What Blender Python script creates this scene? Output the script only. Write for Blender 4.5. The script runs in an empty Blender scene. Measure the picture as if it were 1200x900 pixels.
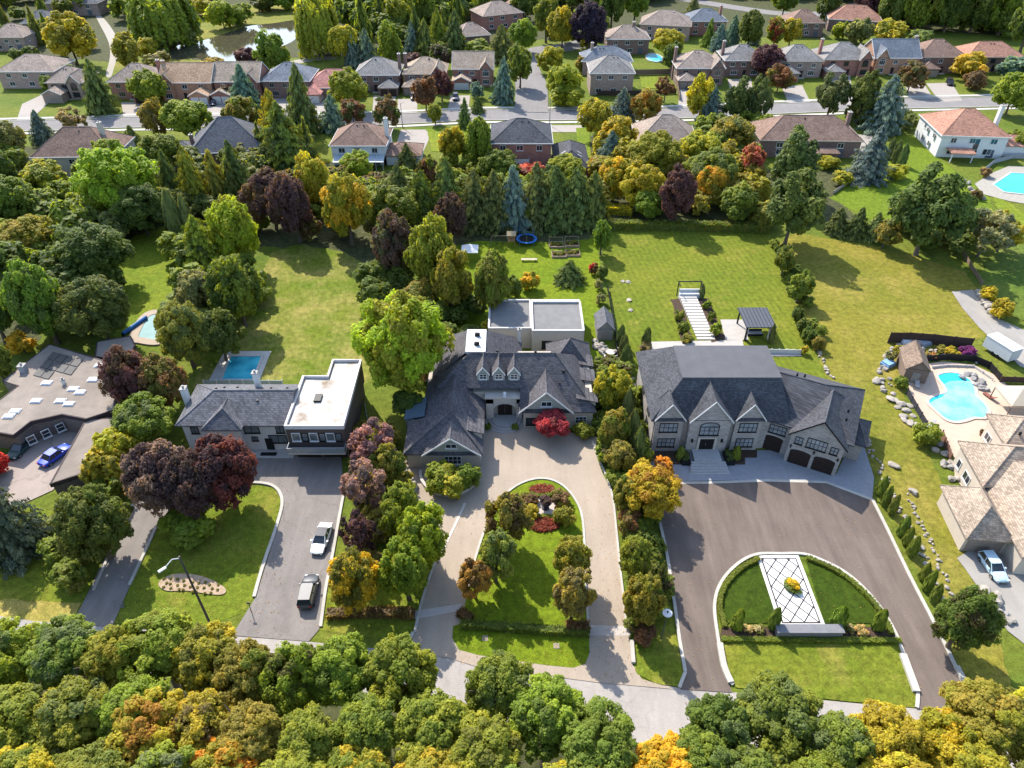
import bpy, bmesh, math, random
from mathutils import Vector, Matrix
from mathutils.geometry import tessellate_polygon

R = math.radians
S = bpy.context.scene
COL = S.collection

# ------------------------------------------------------------------ camera, sky, sun, exposure
CAM_H, FPX, PITCH = 72.0, 840.0, R(38.7)          # drone height (m), focal length (px of a 1200 px frame), tilt
SP, CP = math.sin(PITCH), math.cos(PITCH)
cam = bpy.data.cameras.new("camera"); cam_o = bpy.data.objects.new("camera", cam); COL.objects.link(cam_o)
cam.sensor_width = 36.0; cam.lens = 36.0 * FPX / 1200.0; cam.clip_start = 0.5; cam.clip_end = 6000
cam_o.location = (0, 0, CAM_H); cam_o.rotation_euler = (R(90) - PITCH, 0, 0)
S.camera = cam_o

SUN_EL, SUN_AZ = R(44), math.atan2(-0.48, 0.88)   # sun behind the houses, to the left
w = bpy.data.worlds.new("World"); S.world = w; w.use_nodes = True
nt = w.node_tree; bg = nt.nodes["Background"]
sky = nt.nodes.new("ShaderNodeTexSky"); sky.sky_type = 'NISHITA'; sky.sun_disc = False
sky.sun_elevation = SUN_EL; sky.sun_rotation = SUN_AZ
nt.links.new(sky.outputs[0], bg.inputs[0]); bg.inputs[1].default_value = 0.15
sl = bpy.data.lights.new("sun", 'SUN'); sl.energy = 3.2; sl.angle = R(0.53); sl.color = (1.0, 0.94, 0.85)
sun = bpy.data.objects.new("sun", sl); COL.objects.link(sun)
sd = Vector((math.sin(SUN_AZ) * math.cos(SUN_EL), math.cos(SUN_AZ) * math.cos(SUN_EL), math.sin(SUN_EL)))
sun.rotation_euler = sd.to_track_quat('Z', 'Y').to_euler(); sun.location = sd * 200
S.view_settings.view_transform = 'Standard'; S.view_settings.look = 'None'
S.view_settings.exposure = 1.6; S.view_settings.gamma = 1.0; S.view_settings.use_curve_mapping = False
S.cycles.max_bounces = 6; S.cycles.diffuse_bounces = 3; S.cycles.transmission_bounces = 3; S.cycles.glossy_bounces = 2
S.cycles.caustics_reflective = False; S.cycles.caustics_refractive = False


def G(x, y, z=0.0):
    """Survey helper: the place on level z that a measured photo point belongs to."""
    u, v = x - 600.0, y - 450.0
    t = (CAM_H - z) / (FPX * SP + v * CP)
    return Vector((u * t, (FPX * CP - v * SP) * t, z))


def zat(py, Y):
    v = py - 450.0
    return CAM_H + (-FPX * Y * SP - v * Y * CP) / (FPX * CP - v * SP)


def depth(X, Y, Z):
    return Y * CP + (CAM_H - Z) * SP


# ------------------------------------------------------------------ materials
MATS = {}


def node_mat(name):
    m = bpy.data.materials.new(name); m.use_nodes = True
    t = m.node_tree; b = t.nodes["Principled BSDF"]
    return m, t, b


def noise(t, scale, detail=3, rough=.6, vec=None):
    n = t.nodes.new("ShaderNodeTexNoise"); n.inputs["Scale"].default_value = scale
    n.inputs["Detail"].default_value = detail; n.inputs["Roughness"].default_value = rough
    if vec is not None: t.links.new(vec, n.inputs["Vector"])
    return n.outputs[0]


def ramp(t, fac, stops):
    r = t.nodes.new("ShaderNodeValToRGB"); e = r.color_ramp.elements
    while len(e) < len(stops): e.new(.5)
    for k, (p, c) in enumerate(stops): e[k].position = p; e[k].color = (*c, 1) if len(c) == 3 else c
    t.links.new(fac, r.inputs[0]); return r.outputs[0]


def mixc(t, fac, a, b, mode='MIX'):
    n = t.nodes.new("ShaderNodeMix"); n.data_type = 'RGBA'; n.blend_type = mode
    for v, k in ((fac, 0), (a, 6), (b, 7)):
        if isinstance(v, (int, float)): n.inputs[k].default_value = v
        elif isinstance(v, tuple): n.inputs[k].default_value = (*v, 1)
        else: t.links.new(v, n.inputs[k])
    return n.outputs[2]


def pos(t):
    return t.nodes.new("ShaderNodeNewGeometry").outputs["Position"]


def bump(t, b, h, strength=.3, dist=.05):
    n = t.nodes.new("ShaderNodeBump"); n.inputs["Strength"].default_value = strength; n.inputs["Distance"].default_value = dist
    t.links.new(h, n.inputs["Height"]); t.links.new(n.outputs[0], b.inputs["Normal"])


def M(name, c, rough=.85, var=.12, scale=2.0, spec=.12, metal=0.0, c2=None, bmp=0.0, stain=0.0):
    """Painted, stone or plain surface: colour with two scales of irregularity."""
    if name in MATS: return MATS[name]
    m, t, b = node_mat(name); p = pos(t); c = tuple(x * .75 for x in c)
    lo = tuple(x * (1 - var) for x in c); hi = c2 or tuple(min(.95, x * (1 + var)) for x in c)
    n1 = noise(t, scale, 5, .65, p)
    col = ramp(t, n1, [(.3, lo), (.7, hi)])
    if stain:
        n2 = noise(t, scale * .12, 4, .6, p)
        col = mixc(t, ramp(t, n2, [(.45, (0, 0, 0)), (.7, (stain,) * 3)]), col, tuple(x * .55 for x in c))
    t.links.new(col, b.inputs["Base Color"])
    b.inputs["Roughness"].default_value = rough; b.inputs["Metallic"].default_value = metal
    b.inputs["Specular IOR Level"].default_value = spec
    if bmp: bump(t, b, n1, bmp, .05)
    MATS[name] = m; return m


def shingle(name, c, c2=None):
    """Asphalt shingles: rows of mottled tabs."""
    if name in MATS: return MATS[name]
    m, t, b = node_mat(name); p = pos(t); c = tuple(x * .72 for x in c)
    sx = t.nodes.new("ShaderNodeSeparateXYZ"); t.links.new(p, sx.inputs[0])
    ad = t.nodes.new("ShaderNodeMath"); ad.operation = 'ADD'; t.links.new(sx.outputs[0], ad.inputs[0]); t.links.new(sx.outputs[1], ad.inputs[1])
    cb = t.nodes.new("ShaderNodeCombineXYZ"); t.links.new(ad.outputs[0], cb.inputs[0]); t.links.new(sx.outputs[2], cb.inputs[1])
    br = t.nodes.new("ShaderNodeTexBrick"); t.links.new(cb.outputs[0], br.inputs["Vector"])
    br.inputs["Scale"].default_value = 1.0; br.inputs["Brick Width"].default_value = .34; br.inputs["Row Height"].default_value = .16
    br.inputs["Mortar Size"].default_value = .012; br.inputs["Bias"].default_value = 0
    br.inputs["Color1"].default_value = (*[x * .72 for x in c], 1); br.inputs["Color2"].default_value = (*(c2 or [x * 1.32 for x in c]), 1)
    br.inputs["Mortar"].default_value = (*[x * .5 for x in c], 1)
    n1 = noise(t, .35, 4, .6, p)
    col = mixc(t, 1.0, br.outputs[0], ramp(t, n1, [(.3, (.82,) * 3), (.7, (1.14,) * 3)]), 'MULTIPLY')
    t.links.new(col, b.inputs["Base Color"]); b.inputs["Roughness"].default_value = .9; b.inputs["Specular IOR Level"].default_value = .1
    bump(t, b, noise(t, 7, 3, .7, p), .5, .04)
    MATS[name] = m; return m


def brickm(name, c, mortar=(.42, .39, .35)):
    if name in MATS: return MATS[name]
    m, t, b = node_mat(name); p = pos(t); c = tuple(x * .72 for x in c)
    sx = t.nodes.new("ShaderNodeSeparateXYZ"); t.links.new(p, sx.inputs[0])
    ad = t.nodes.new("ShaderNodeMath"); ad.operation = 'ADD'; t.links.new(sx.outputs[0], ad.inputs[0]); t.links.new(sx.outputs[1], ad.inputs[1])
    cb = t.nodes.new("ShaderNodeCombineXYZ"); t.links.new(ad.outputs[0], cb.inputs[0]); t.links.new(sx.outputs[2], cb.inputs[1])
    br = t.nodes.new("ShaderNodeTexBrick"); t.links.new(cb.outputs[0], br.inputs["Vector"])
    br.inputs["Scale"].default_value = 1.0; br.inputs["Brick Width"].default_value = .5; br.inputs["Row Height"].default_value = .18
    br.inputs["Mortar Size"].default_value = .014
    br.inputs["Color1"].default_value = (*[x * .8 for x in c], 1); br.inputs["Color2"].default_value = (*[x * 1.2 for x in c], 1)
    br.inputs["Mortar"].default_value = (*[.5 * (x + y) for x, y in zip(c, mortar)], 1)
    col = mixc(t, 1.0, br.outputs[0], ramp(t, noise(t, .6, 4, .6, p), [(.3, (.86,) * 3), (.7, (1.1,) * 3)]), 'MULTIPLY')
    t.links.new(col, b.inputs["Base Color"]); b.inputs["Roughness"].default_value = .85
    bump(t, b, br.outputs[1], .3, -.02)
    MATS[name] = m; return m


def grass(name, c1, c2, dry=(.30, .27, .10), dry_amt=.3, stripe=0.0, ang=0.0, pscale=.07):
    """Mown lawn: patches of two greens, worn straw-coloured spots, fine blades, mower tracks."""
    if name in MATS: return MATS[name]
    m, t, b = node_mat(name); p = pos(t); c1, c2, dry = [(q[0] * 1.03, q[1] * .96, q[2] * .55) for q in (c1, c2, dry)]
    col = ramp(t, noise(t, pscale, 5, .62, p), [(.36, c1), (.64, c2)])
    col = mixc(t, ramp(t, noise(t, pscale * 2.3, 8, .72, p), [(.66 - dry_amt * .35, (0, 0, 0)), (.84 - dry_amt * .2, (.85,) * 3)]), col, dry)
    col = mixc(t, 1.0, col, ramp(t, noise(t, 1.1, 6, .75, p), [(.25, (.38,) * 3), (.75, (1.26,) * 3)]), 'MULTIPLY')
    col = mixc(t, 1.0, col, ramp(t, noise(t, 5.5, 3, .7, p), [(.3, (.72,) * 3), (.7, (1.26,) * 3)]), 'MULTIPLY')
    if stripe:
        mp = t.nodes.new("ShaderNodeMapping"); mp.inputs["Rotation"].default_value = (0, 0, ang); t.links.new(p, mp.inputs[0])
        wv = t.nodes.new("ShaderNodeTexWave"); wv.inputs["Scale"].default_value = .28; wv.inputs["Distortion"].default_value = 1.5; wv.inputs["Detail"].default_value = 2
        wv.inputs["Detail Scale"].default_value = .6; t.links.new(mp.outputs[0], wv.inputs[0])
        col = mixc(t, stripe, col, mixc(t, 1.0, col, ramp(t, wv.outputs[0], [(.2, (.72,) * 3), (.8, (1.28, 1.25, 1.15))]), 'MULTIPLY'))
    t.links.new(col, b.inputs["Base Color"]); b.inputs["Roughness"].default_value = .95; b.inputs["Specular IOR Level"].default_value = .1
    bump(t, b, noise(t, 4.5, 4, .75, p), .8, .12)
    MATS[name] = m; return m


def paving(name, c, ang=0.0, streak=.14, crack=.0, spots=.12):
    """Asphalt or concrete: aggregate grain, tyre-track streaks along the drive, stains."""
    if name in MATS: return MATS[name]
    m, t, b = node_mat(name); p = pos(t); c = tuple(x * .75 for x in c)
    mp = t.nodes.new("ShaderNodeMapping"); mp.inputs["Rotation"].default_value = (0, 0, ang); mp.inputs["Scale"].default_value = (1, .12, 1); t.links.new(p, mp.inputs[0])
    col = ramp(t, noise(t, .9, 5, .6, mp.outputs[0]), [(.3, tuple(x * (1 - streak) for x in c)), (.7, tuple(x * (1 + streak) for x in c))])
    col = mixc(t, 1.0, col, ramp(t, noise(t, .22, 5, .6, p), [(.3, (1 - spots,) * 3), (.7, (1 + spots,) * 3)]), 'MULTIPLY')
    col = mixc(t, 1.0, col, ramp(t, noise(t, 9, 2, .8, p), [(.25, (.84,) * 3), (.75, (1.16,) * 3)]), 'MULTIPLY')
    if crack:
        vo = t.nodes.new("ShaderNodeTexVoronoi"); vo.feature = 'DISTANCE_TO_EDGE'; vo.inputs["Scale"].default_value = .13
        ds = t.nodes.new("ShaderNodeMix"); ds.data_type = 'VECTOR'; ds.inputs[0].default_value = .25
        nn = t.nodes.new("ShaderNodeTexNoise"); nn.inputs["Scale"].default_value = .8; t.links.new(p, nn.inputs[0])
        va = t.nodes.new("ShaderNodeVectorMath"); va.operation = 'MULTIPLY_ADD'; t.links.new(nn.outputs[1], va.inputs[0]); va.inputs[1].default_value = (3, 3, 0); t.links.new(p, va.inputs[2])
        t.links.new(va.outputs[0], vo.inputs["Vector"])
        col = mixc(t, ramp(t, vo.outputs[0], [(.0, (crack,) * 3), (.02, (0, 0, 0))]), col, tuple(x * .45 for x in c))
    t.links.new(col, b.inputs["Base Color"]); b.inputs["Roughness"].default_value = .95; b.inputs["Specular IOR Level"].default_value = .06
    MATS[name] = m; return m


def water(name, c, rough=.05, patt=None):
    if name in MATS: return MATS[name]
    m, t, b = node_mat(name); p = pos(t)
    col = ramp(t, noise(t, .35, 3, .6, p), [(.35, tuple(x * .85 for x in c)), (.65, patt or tuple(min(.95, x * 1.15) for x in c))])  # patt paints caustics into the pool colour as paler noise patches
    t.links.new(col, b.inputs["Base Color"]); b.inputs["Roughness"].default_value = rough; b.inputs["IOR"].default_value = 1.33
    bump(t, b, noise(t, 1.8, 3, .6, p), .12, .05)
    MATS[name] = m; return m


def foliage(name, trans=.35, rough=.6):
    """Leaf surface: the tree's own colour (object colour), each clump and leaf a little different, a share of turned leaves."""
    m, t, b = node_mat(name)
    oi = t.nodes.new("ShaderNodeObjectInfo")
    at = t.nodes.new("ShaderNodeAttribute"); at.attribute_type = 'GEOMETRY'; at.attribute_name = "clump"
    al = t.nodes.new("ShaderNodeAttribute"); al.attribute_type = 'GEOMETRY'; al.attribute_name = "leafv"
    ac = t.nodes.new("ShaderNodeAttribute"); ac.attribute_type = 'OBJECT'; ac.attribute_name = "accent"
    mx = t.nodes.new("ShaderNodeMath"); mx.operation = 'MULTIPLY_ADD'; t.links.new(al.outputs["Fac"], mx.inputs[0]); mx.inputs[1].default_value = .35; t.links.new(at.outputs["Fac"], mx.inputs[2])
    sb = t.nodes.new("ShaderNodeMath"); sb.operation = 'MULTIPLY'; t.links.new(oi.outputs["Alpha"], sb.inputs[0]); sb.inputs[1].default_value = 1.55
    lt = t.nodes.new("ShaderNodeMapRange"); t.links.new(mx.outputs[0], lt.inputs["Value"])
    a1 = t.nodes.new("ShaderNodeMath"); a1.operation = 'SUBTRACT'; t.links.new(sb.outputs[0], a1.inputs[0]); a1.inputs[1].default_value = .4
    t.links.new(a1.outputs[0], lt.inputs["From Max"]); t.links.new(sb.outputs[0], lt.inputs["From Min"])
    col = mixc(t, lt.outputs[0], oi.outputs["Color"], ac.outputs["Color"])
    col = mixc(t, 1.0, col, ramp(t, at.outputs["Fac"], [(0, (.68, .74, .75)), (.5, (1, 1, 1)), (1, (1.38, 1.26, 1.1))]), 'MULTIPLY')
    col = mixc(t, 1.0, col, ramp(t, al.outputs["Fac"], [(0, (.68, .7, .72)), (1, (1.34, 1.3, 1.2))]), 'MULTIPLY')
    t.links.new(col, b.inputs["Base Color"]); b.inputs["Roughness"].default_value = rough; b.inputs["Specular IOR Level"].default_value = .22
    tr = t.nodes.new("ShaderNodeBsdfTranslucent"); t.links.new(mixc(t, 1.0, col, (1.9, 1.7, .6), 'MULTIPLY'), tr.inputs[0])
    ms = t.nodes.new("ShaderNodeMixShader"); ms.inputs[0].default_value = trans
    t.links.new(b.outputs[0], ms.inputs[1]); t.links.new(tr.outputs[0], ms.inputs[2])
    t.links.new(ms.outputs[0], t.nodes["Material Output"].inputs[0])
    return m


LEAF, NEEDLE = foliage("leaves", .5), foliage("needles", .25, .75)
BARK = M("bark", (.13, .10, .075), .95, .3, 6, bmp=.5)
GLASS = M("window glass", (.025, .032, .04), .06, .3, .8, .6)
BLACKM = M("black metal", (.02, .02, .022), .45, .2, 3)
WHITEM = M("white trim", (.72, .71, .68), .6, .06, 2)
STONEC = M("pale concrete", (.52, .49, .44), .85, .12, 2.2, stain=.25)
CURB = M("kerb concrete", (.50, .47, .41), .85, .12, 2.5, stain=.3)
WOOD = M("weathered wood", (.25, .18, .12), .85, .25, 4)
DARKWOOD = M("dark brown fence wood", (.075, .05, .04), .8, .25, 4)
MULCH = M("bark mulch", (.075, .05, .035), .95, .35, 3.5, bmp=.6)
CHROME = M("bright metal", (.6, .6, .6), .25, .05, 3, .5, 1.0)
RUBBER = M("tyre rubber", (.02, .02, .02), .9)


# ------------------------------------------------------------------ mesh helpers
class MB:
    def __init__(self): self.v, self.f = [], []

    def add(self, vs, fs, T=None):
        o = len(self.v)
        self.v += [tuple(T @ Vector(p)) if T is not None else tuple(p) for p in vs]
        self.f += [tuple(o + i for i in q) for q in fs]
        return self

    def box(self, x0, x1, y0, y1, z0, z1, T=None):
        return self.add([(x0, y0, z0), (x1, y0, z0), (x1, y1, z0), (x0, y1, z0), (x0, y0, z1), (x1, y0, z1), (x1, y1, z1), (x0, y1, z1)],
                        [(3, 2, 1, 0), (4, 5, 6, 7), (0, 1, 5, 4), (1, 2, 6, 5), (2, 3, 7, 6), (3, 0, 4, 7)], T)

    def prism(self, poly, z0, z1, T=None):
        """Straight prism over a plan outline (concave allowed)."""
        n = len(poly); tr = tessellate_polygon([[Vector((p[0], p[1], 0)) for p in poly]])
        vs = [(p[0], p[1], z0) for p in poly] + [(p[0], p[1], z1) for p in poly]
        fs = [tuple(n + i for i in q) for q in tr] + [tuple(q) for q in tr] + [(i, (i + 1) % n, n + (i + 1) % n, n + i) for i in range(n)]
        return self.add(vs, fs, T)

    def slab(self, poly, th=.2, T=None):
        """Roof plane: a 3-D outline with thickness."""
        n = len(poly); tr = tessellate_polygon([[Vector((p[0], p[1], 0)) for p in poly]])
        vs = [tuple(p) for p in poly] + [(p[0], p[1], p[2] - th) for p in poly]
        fs = [tuple(q) for q in tr] + [tuple(n + i for i in reversed(q)) for q in tr] + [(i, (i + 1) % n, n + (i + 1) % n, n + i) for i in range(n)]
        return self.add(vs, fs, T)

    def tube(self, p0, p1, r0, r1=None, n=8, caps=True, T=None):
        p0, p1 = Vector(p0), Vector(p1); r1 = r0 if r1 is None else r1
        q = (p1 - p0).to_track_quat('Z', 'Y').to_matrix()
        vs = []
        for p, r in ((p0, r0), (p1, r1)):
            for k in range(n):
                a = 2 * math.pi * k / n; vs.append(p + q @ Vector((r * math.cos(a), r * math.sin(a), 0)))
        fs = [(k, (k + 1) % n, n + (k + 1) % n, n + k) for k in range(n)]
        if caps: fs += [tuple(range(n - 1, -1, -1)), tuple(range(n, 2 * n))]
        return self.add(vs, fs, T)

    def lathe(self, prof, n=16, T=None, cx=0, cy=0):
        vs = [(cx + r * math.cos(2 * math.pi * k / n), cy + r * math.sin(2 * math.pi * k / n), z) for r, z in prof for k in range(n)]
        fs = [(j * n + k, j * n + (k + 1) % n, (j + 1) * n + (k + 1) % n, (j + 1) * n + k) for j in range(len(prof) - 1) for k in range(n)]
        fs += [tuple(range(n - 1, -1, -1)), tuple(range((len(prof) - 1) * n, len(prof) * n))]
        return self.add(vs, fs, T)

    def mesh(self, name, mat=None, smooth=False):
        me = bpy.data.meshes.new(name); me.from_pydata(self.v, [], self.f)
        if mat: me.materials.append(mat)
        if smooth: me.polygons.foreach_set("use_smooth", [True] * len(me.polygons))
        me.update(); return me


def obj(name, me, mat=None, parent=None, loc=None, rz=0.0, label=None, cat=None, group=None, kind=None, smooth=False):
    if isinstance(me, MB): me = me.mesh(name, mat, smooth)
    o = bpy.data.objects.new(name, me); COL.objects.link(o)
    if parent is not None: o.parent = parent
    if loc is not None: o.location = loc
    if rz: o.rotation_euler = (0, 0, rz)
    tag(o, label, cat, group, kind); return o


def tag(o, label=None, cat=None, group=None, kind=None):
    for k, v in (("label", label), ("category", cat), ("group", group), ("kind", kind)):
        if v: o[k] = v
    return o


def thing(name, label, cat, loc=(0, 0, 0), rz=0.0, group=None, kind=None):
    o = bpy.data.objects.new(name, None); COL.objects.link(o); o.empty_display_size = .3
    o.location = loc; o.rotation_euler = (0, 0, rz)
    return tag(o, label, cat, group, kind)


def copy_tree(o, loc, rz=0.0, label=None, parent=None):
    c = o.copy(); COL.objects.link(c)
    if parent is not None: c.parent = parent
    else: c.location = loc; c.rotation_euler = (0, 0, rz)
    if label: c["label"] = label
    for ch in list(o.children): copy_tree(ch, None, parent=c)
    return c


def smooth_line(pts, closed=False, sub=6):
    """Catmull-Rom through the points."""
    P = [Vector(p) for p in pts]; n = len(P); out = []
    rng = range(n) if closed else range(n - 1)
    for i in rng:
        a = P[(i - 1) % n] if closed or i > 0 else P[0]; b = P[i]; c = P[(i + 1) % n]; d = P[(i + 2) % n] if closed or i + 2 < n else P[-1]
        for k in range(sub):
            t = k / sub; out.append(.5 * ((2 * b) + (c - a) * t + (2 * a - 5 * b + 4 * c - d) * t * t + (3 * b - a - 3 * c + d) * t ** 3))
    if not closed: out.append(P[-1])
    return out


_zs = [0]


def GP(pts, z=0.0): return [G(x, y, z) for x, y in pts]


def sheet(name, pts, z, mat, label, cat=None, smooth=False, world=False, kind="structure", rag=0.0, seed=1, skirt=0.0):
    """A piece of ground: one flat sheet a few mm above the one below."""
    P = list(pts) if world else GP(pts)
    _zs[0] += 1; z = .004 + .0018 * _zs[0]          # every sheet lies a little above the one laid before it
    if smooth: P = smooth_line(P, True)
    if rag:
        rd = random.Random(seed); Q = []
        for i in range(len(P)):
            a, b = P[i], P[(i + 1) % len(P)]; n = max(1, int((b - a).length / 1.2))
            for k in range(n): Q.append(a.lerp(b, k / n) + Vector((rd.uniform(-rag, rag), rd.uniform(-rag, rag), 0)))
        P = Q
    tr = tessellate_polygon([[Vector((p.x, p.y, 0)) for p in P]])
    mb = MB()
    mb.add([(p.x, p.y, z) for p in P], [tuple(q) for q in tr])
    me = mb.mesh(name, mat)
    bm = bmesh.new(); bm.from_mesh(me); bmesh.ops.recalc_face_normals(bm, faces=bm.faces)
    if bm.faces and sum(f.normal.z * f.calc_area() for f in bm.faces) < 0: bmesh.ops.reverse_faces(bm, faces=bm.faces)
    bm.to_mesh(me); bm.free()
    return obj(name, me, label=label, cat=cat, kind=kind)


def strip_mb(P, w, z0, z1, closed=False, mb=None):
    """A band of constant width along a line, with height (kerb, wall, path)."""
    mb = mb or MB(); n = len(P); L, Rr = [], []
    for i in range(n):
        a = P[(i - 1) % n] if closed or i > 0 else P[i]; c = P[(i + 1) % n] if closed or i < n - 1 else P[i]
        d = Vector((c.x - a.x, c.y - a.y, 0)); d = d.normalized() if d.length > 1e-6 else Vector((1, 0, 0))
        nrm = Vector((-d.y, d.x, 0)) * (w / 2); L.append(P[i] + nrm); Rr.append(P[i] - nrm)
    m = n if closed else n - 1; vs = []
    for i in range(n):
        vs += [(L[i].x, L[i].y, z0), (L[i].x, L[i].y, z1), (Rr[i].x, Rr[i].y, z1), (Rr[i].x, Rr[i].y, z0)]
    fs = []
    for i in range(m):
        a, b = 4 * i, 4 * ((i + 1) % n)
        fs += [(a, a + 1, b + 1, b), (a + 1, a + 2, b + 2, b + 1), (a + 2, a + 3, b + 3, b + 2)]
    if not closed: fs += [(0, 1, 2, 3), (4 * n - 4, 4 * n - 3, 4 * n - 2, 4 * n - 1)]
    return mb.add(vs, fs)


def kerb(pts, label, w=.3, h=.13, smooth=True, mat=None, closed=False, name="kerb", world=False, z0=0.0):
    P = list(pts) if world else GP(pts)
    if smooth: P = smooth_line(P, closed, 5)
    return obj(name, strip_mb(P, w * .72, z0, h + .09, closed), mat or CURB, label=label, kind="structure")
# ------------------------------------------------------------------ trees
def leaf_mesh(name, verts, faces, cl, lf, mat):
    me = bpy.data.meshes.new(name); me.from_pydata(verts, [], faces); me.materials.append(mat)
    a = me.attributes.new("clump", 'FLOAT', 'FACE'); a.data.foreach_set("value", cl)
    b = me.attributes.new("leafv", 'FLOAT', 'FACE'); b.data.foreach_set("value", lf)
    me.update(); return me


def leaf(vs, fs, p, n, s, rd, asp=1.5):
    """One leaf spray: a folded lozenge."""
    t = n.orthogonal().normalized(); t.rotate(Matrix.Rotation(rd.uniform(0, 6.283), 3, n)); b = n.cross(t)
    o = len(vs); l, w = s * asp, s
    vs += [tuple(p - t * l), tuple(p + b * w - n * s * .25), tuple(p + t * l), tuple(p - b * w - n * s * .25)]
    fs += [(o, o + 1, o + 2), (o, o + 2, o + 3)]


_ico = []


def core(vs, fs, cl, lf, c, r, val, rd):
    """Solid dark blob set inside a clump to block light between its leaves."""
    if not _ico:
        bm = bmesh.new(); bmesh.ops.create_icosphere(bm, subdivisions=1, radius=1)
        _ico.append(([v.co.copy() for v in bm.verts], [tuple(v.index for v in f.verts) for f in bm.faces])); bm.free()
    V, F = _ico[0]; o = len(vs)
    vs += [tuple(c + v * r * rd.uniform(.72, 1.08)) for v in V]
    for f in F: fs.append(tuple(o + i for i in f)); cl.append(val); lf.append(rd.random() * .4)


def rdir(rd):
    z = rd.uniform(-1, 1); a = rd.uniform(0, 6.283); r = math.sqrt(1 - z * z)
    return Vector((r * math.cos(a), r * math.sin(a), z))


def crown_round(name, seed, lobes, leaves, ls, top=1.0, rough=.2, lobe_r=(.26, .42), mat=None, gap=.0):
    """Crown of many leafy clumps set through an irregular ellipsoid, radius about 1."""
    rd = random.Random(seed); vs, fs, cl, lf = [], [], [], []
    squash = [(rdir(rd), rd.uniform(-rough, rough)) for _ in range(7)]
    L = []
    for i in range(lobes):
        z = 1 - 2 * (i + .5) / lobes; z = z if z > -.9 else rd.uniform(-.6, .9)
        a = 2.39996 * i + rd.uniform(-.5, .5); r = math.sqrt(max(0, 1 - z * z))
        d = Vector((r * math.cos(a), r * math.sin(a), z))
        k = 1 + sum(max(0, d.dot(q)) ** 3 * s for q, s in squash)
        rl = rd.uniform(*lobe_r) * (1.0 if z > -.2 else .85)
        if rd.random() < gap: continue
        R0 = (rd.uniform(.55, .74) if i % 4 else rd.uniform(.2, .5)) * k
        d2 = Vector((d.x, d.y, d.z * (top if d.z > 0 else .85)))
        L.append((d2 * R0, rl, rd.random()))
    per = max(8, leaves // max(1, len(L)))
    for c, rl, val in L:
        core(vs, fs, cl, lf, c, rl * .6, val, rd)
        out = c.normalized() if c.length > .05 else Vector((0, 0, 1))
        sub = [(rdir(rd) + out * .5 + Vector((0, 0, .3))).normalized() * rl * rd.uniform(.65, 1.0) for _ in range(7)]
        for k in range(per):
            if k % 3 == 0:
                d = rdir(rd); d = (d + out * .45 + Vector((0, 0, .25))).normalized(); p = c + d * rl * rd.uniform(.78, 1.08)
            else:
                q = sub[k % 7]; d = (rdir(rd) + out * .3 + Vector((0, 0, .35))).normalized(); p = c + q + d * rl * rd.uniform(.2, .42)
            n = (d + rdir(rd) * .55 + Vector((0, 0, .5))).normalized()
            leaf(vs, fs, p, n, ls * rd.uniform(.65, 1.25), rd)
            lv = rd.random(); cl += [val, val]; lf += [lv, lv]
    return leaf_mesh(name, vs, fs, cl, lf, mat or LEAF)


def crown_spruce(name, seed, tiers, per, ls, mat=None, droop=.35, tight=1.0):
    """Conical crown: whorls of drooping branches with ragged tips, base radius 1 at z 0, tip at z 1."""
    rd = random.Random(seed); vs, fs, cl, lf = [], [], [], []
    for t in range(tiers):
        u = (t + .1 + rd.uniform(0, .35)) / tiers; r = (1 - u) ** .66 * rd.uniform(.86, 1.12) * tight + .02
        nb = max(4, int(11 * (1 - u) + 3)); a0 = rd.uniform(0, 6.28); dz = 1.0 / tiers
        for k in range(nb):
            a = a0 + 6.283 * k / nb + rd.uniform(-.25, .25); rb = r * rd.uniform(.66, 1.2); val = rd.random()
            dx = Vector((math.cos(a), math.sin(a), 0)); sd_ = Vector((-dx.y, dx.x, 0))
            m = max(4, int(per * (rb + .15)))
            for j in range(m):
                q = ((j + .5) / m) ** .8; x = rb * q; half = rb * .30 * (1 - q) ** .7 + .015
                y = rd.uniform(-half, half)
                p = dx * x + sd_ * y + Vector((0, 0, u + dz * (.55 - droop * 3.0 * q * q) * .7 + rd.uniform(-.35, .25) * dz - abs(y) * .08))
                n = (Vector((0, 0, 1)) + dx * (.5 + .6 * q) + rdir(rd) * .6).normalized()
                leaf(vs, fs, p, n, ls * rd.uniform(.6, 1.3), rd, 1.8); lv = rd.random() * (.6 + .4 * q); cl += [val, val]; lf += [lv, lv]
    o = len(vs); n = 10
    for k in range(n): vs.append((.5 * math.cos(6.283 * k / n) * tight, .5 * math.sin(6.283 * k / n) * tight, .02))
    vs.append((0, 0, .9))
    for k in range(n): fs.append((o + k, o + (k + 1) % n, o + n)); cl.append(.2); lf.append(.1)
    return leaf_mesh(name, vs, fs, cl, lf, mat or NEEDLE)


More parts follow.
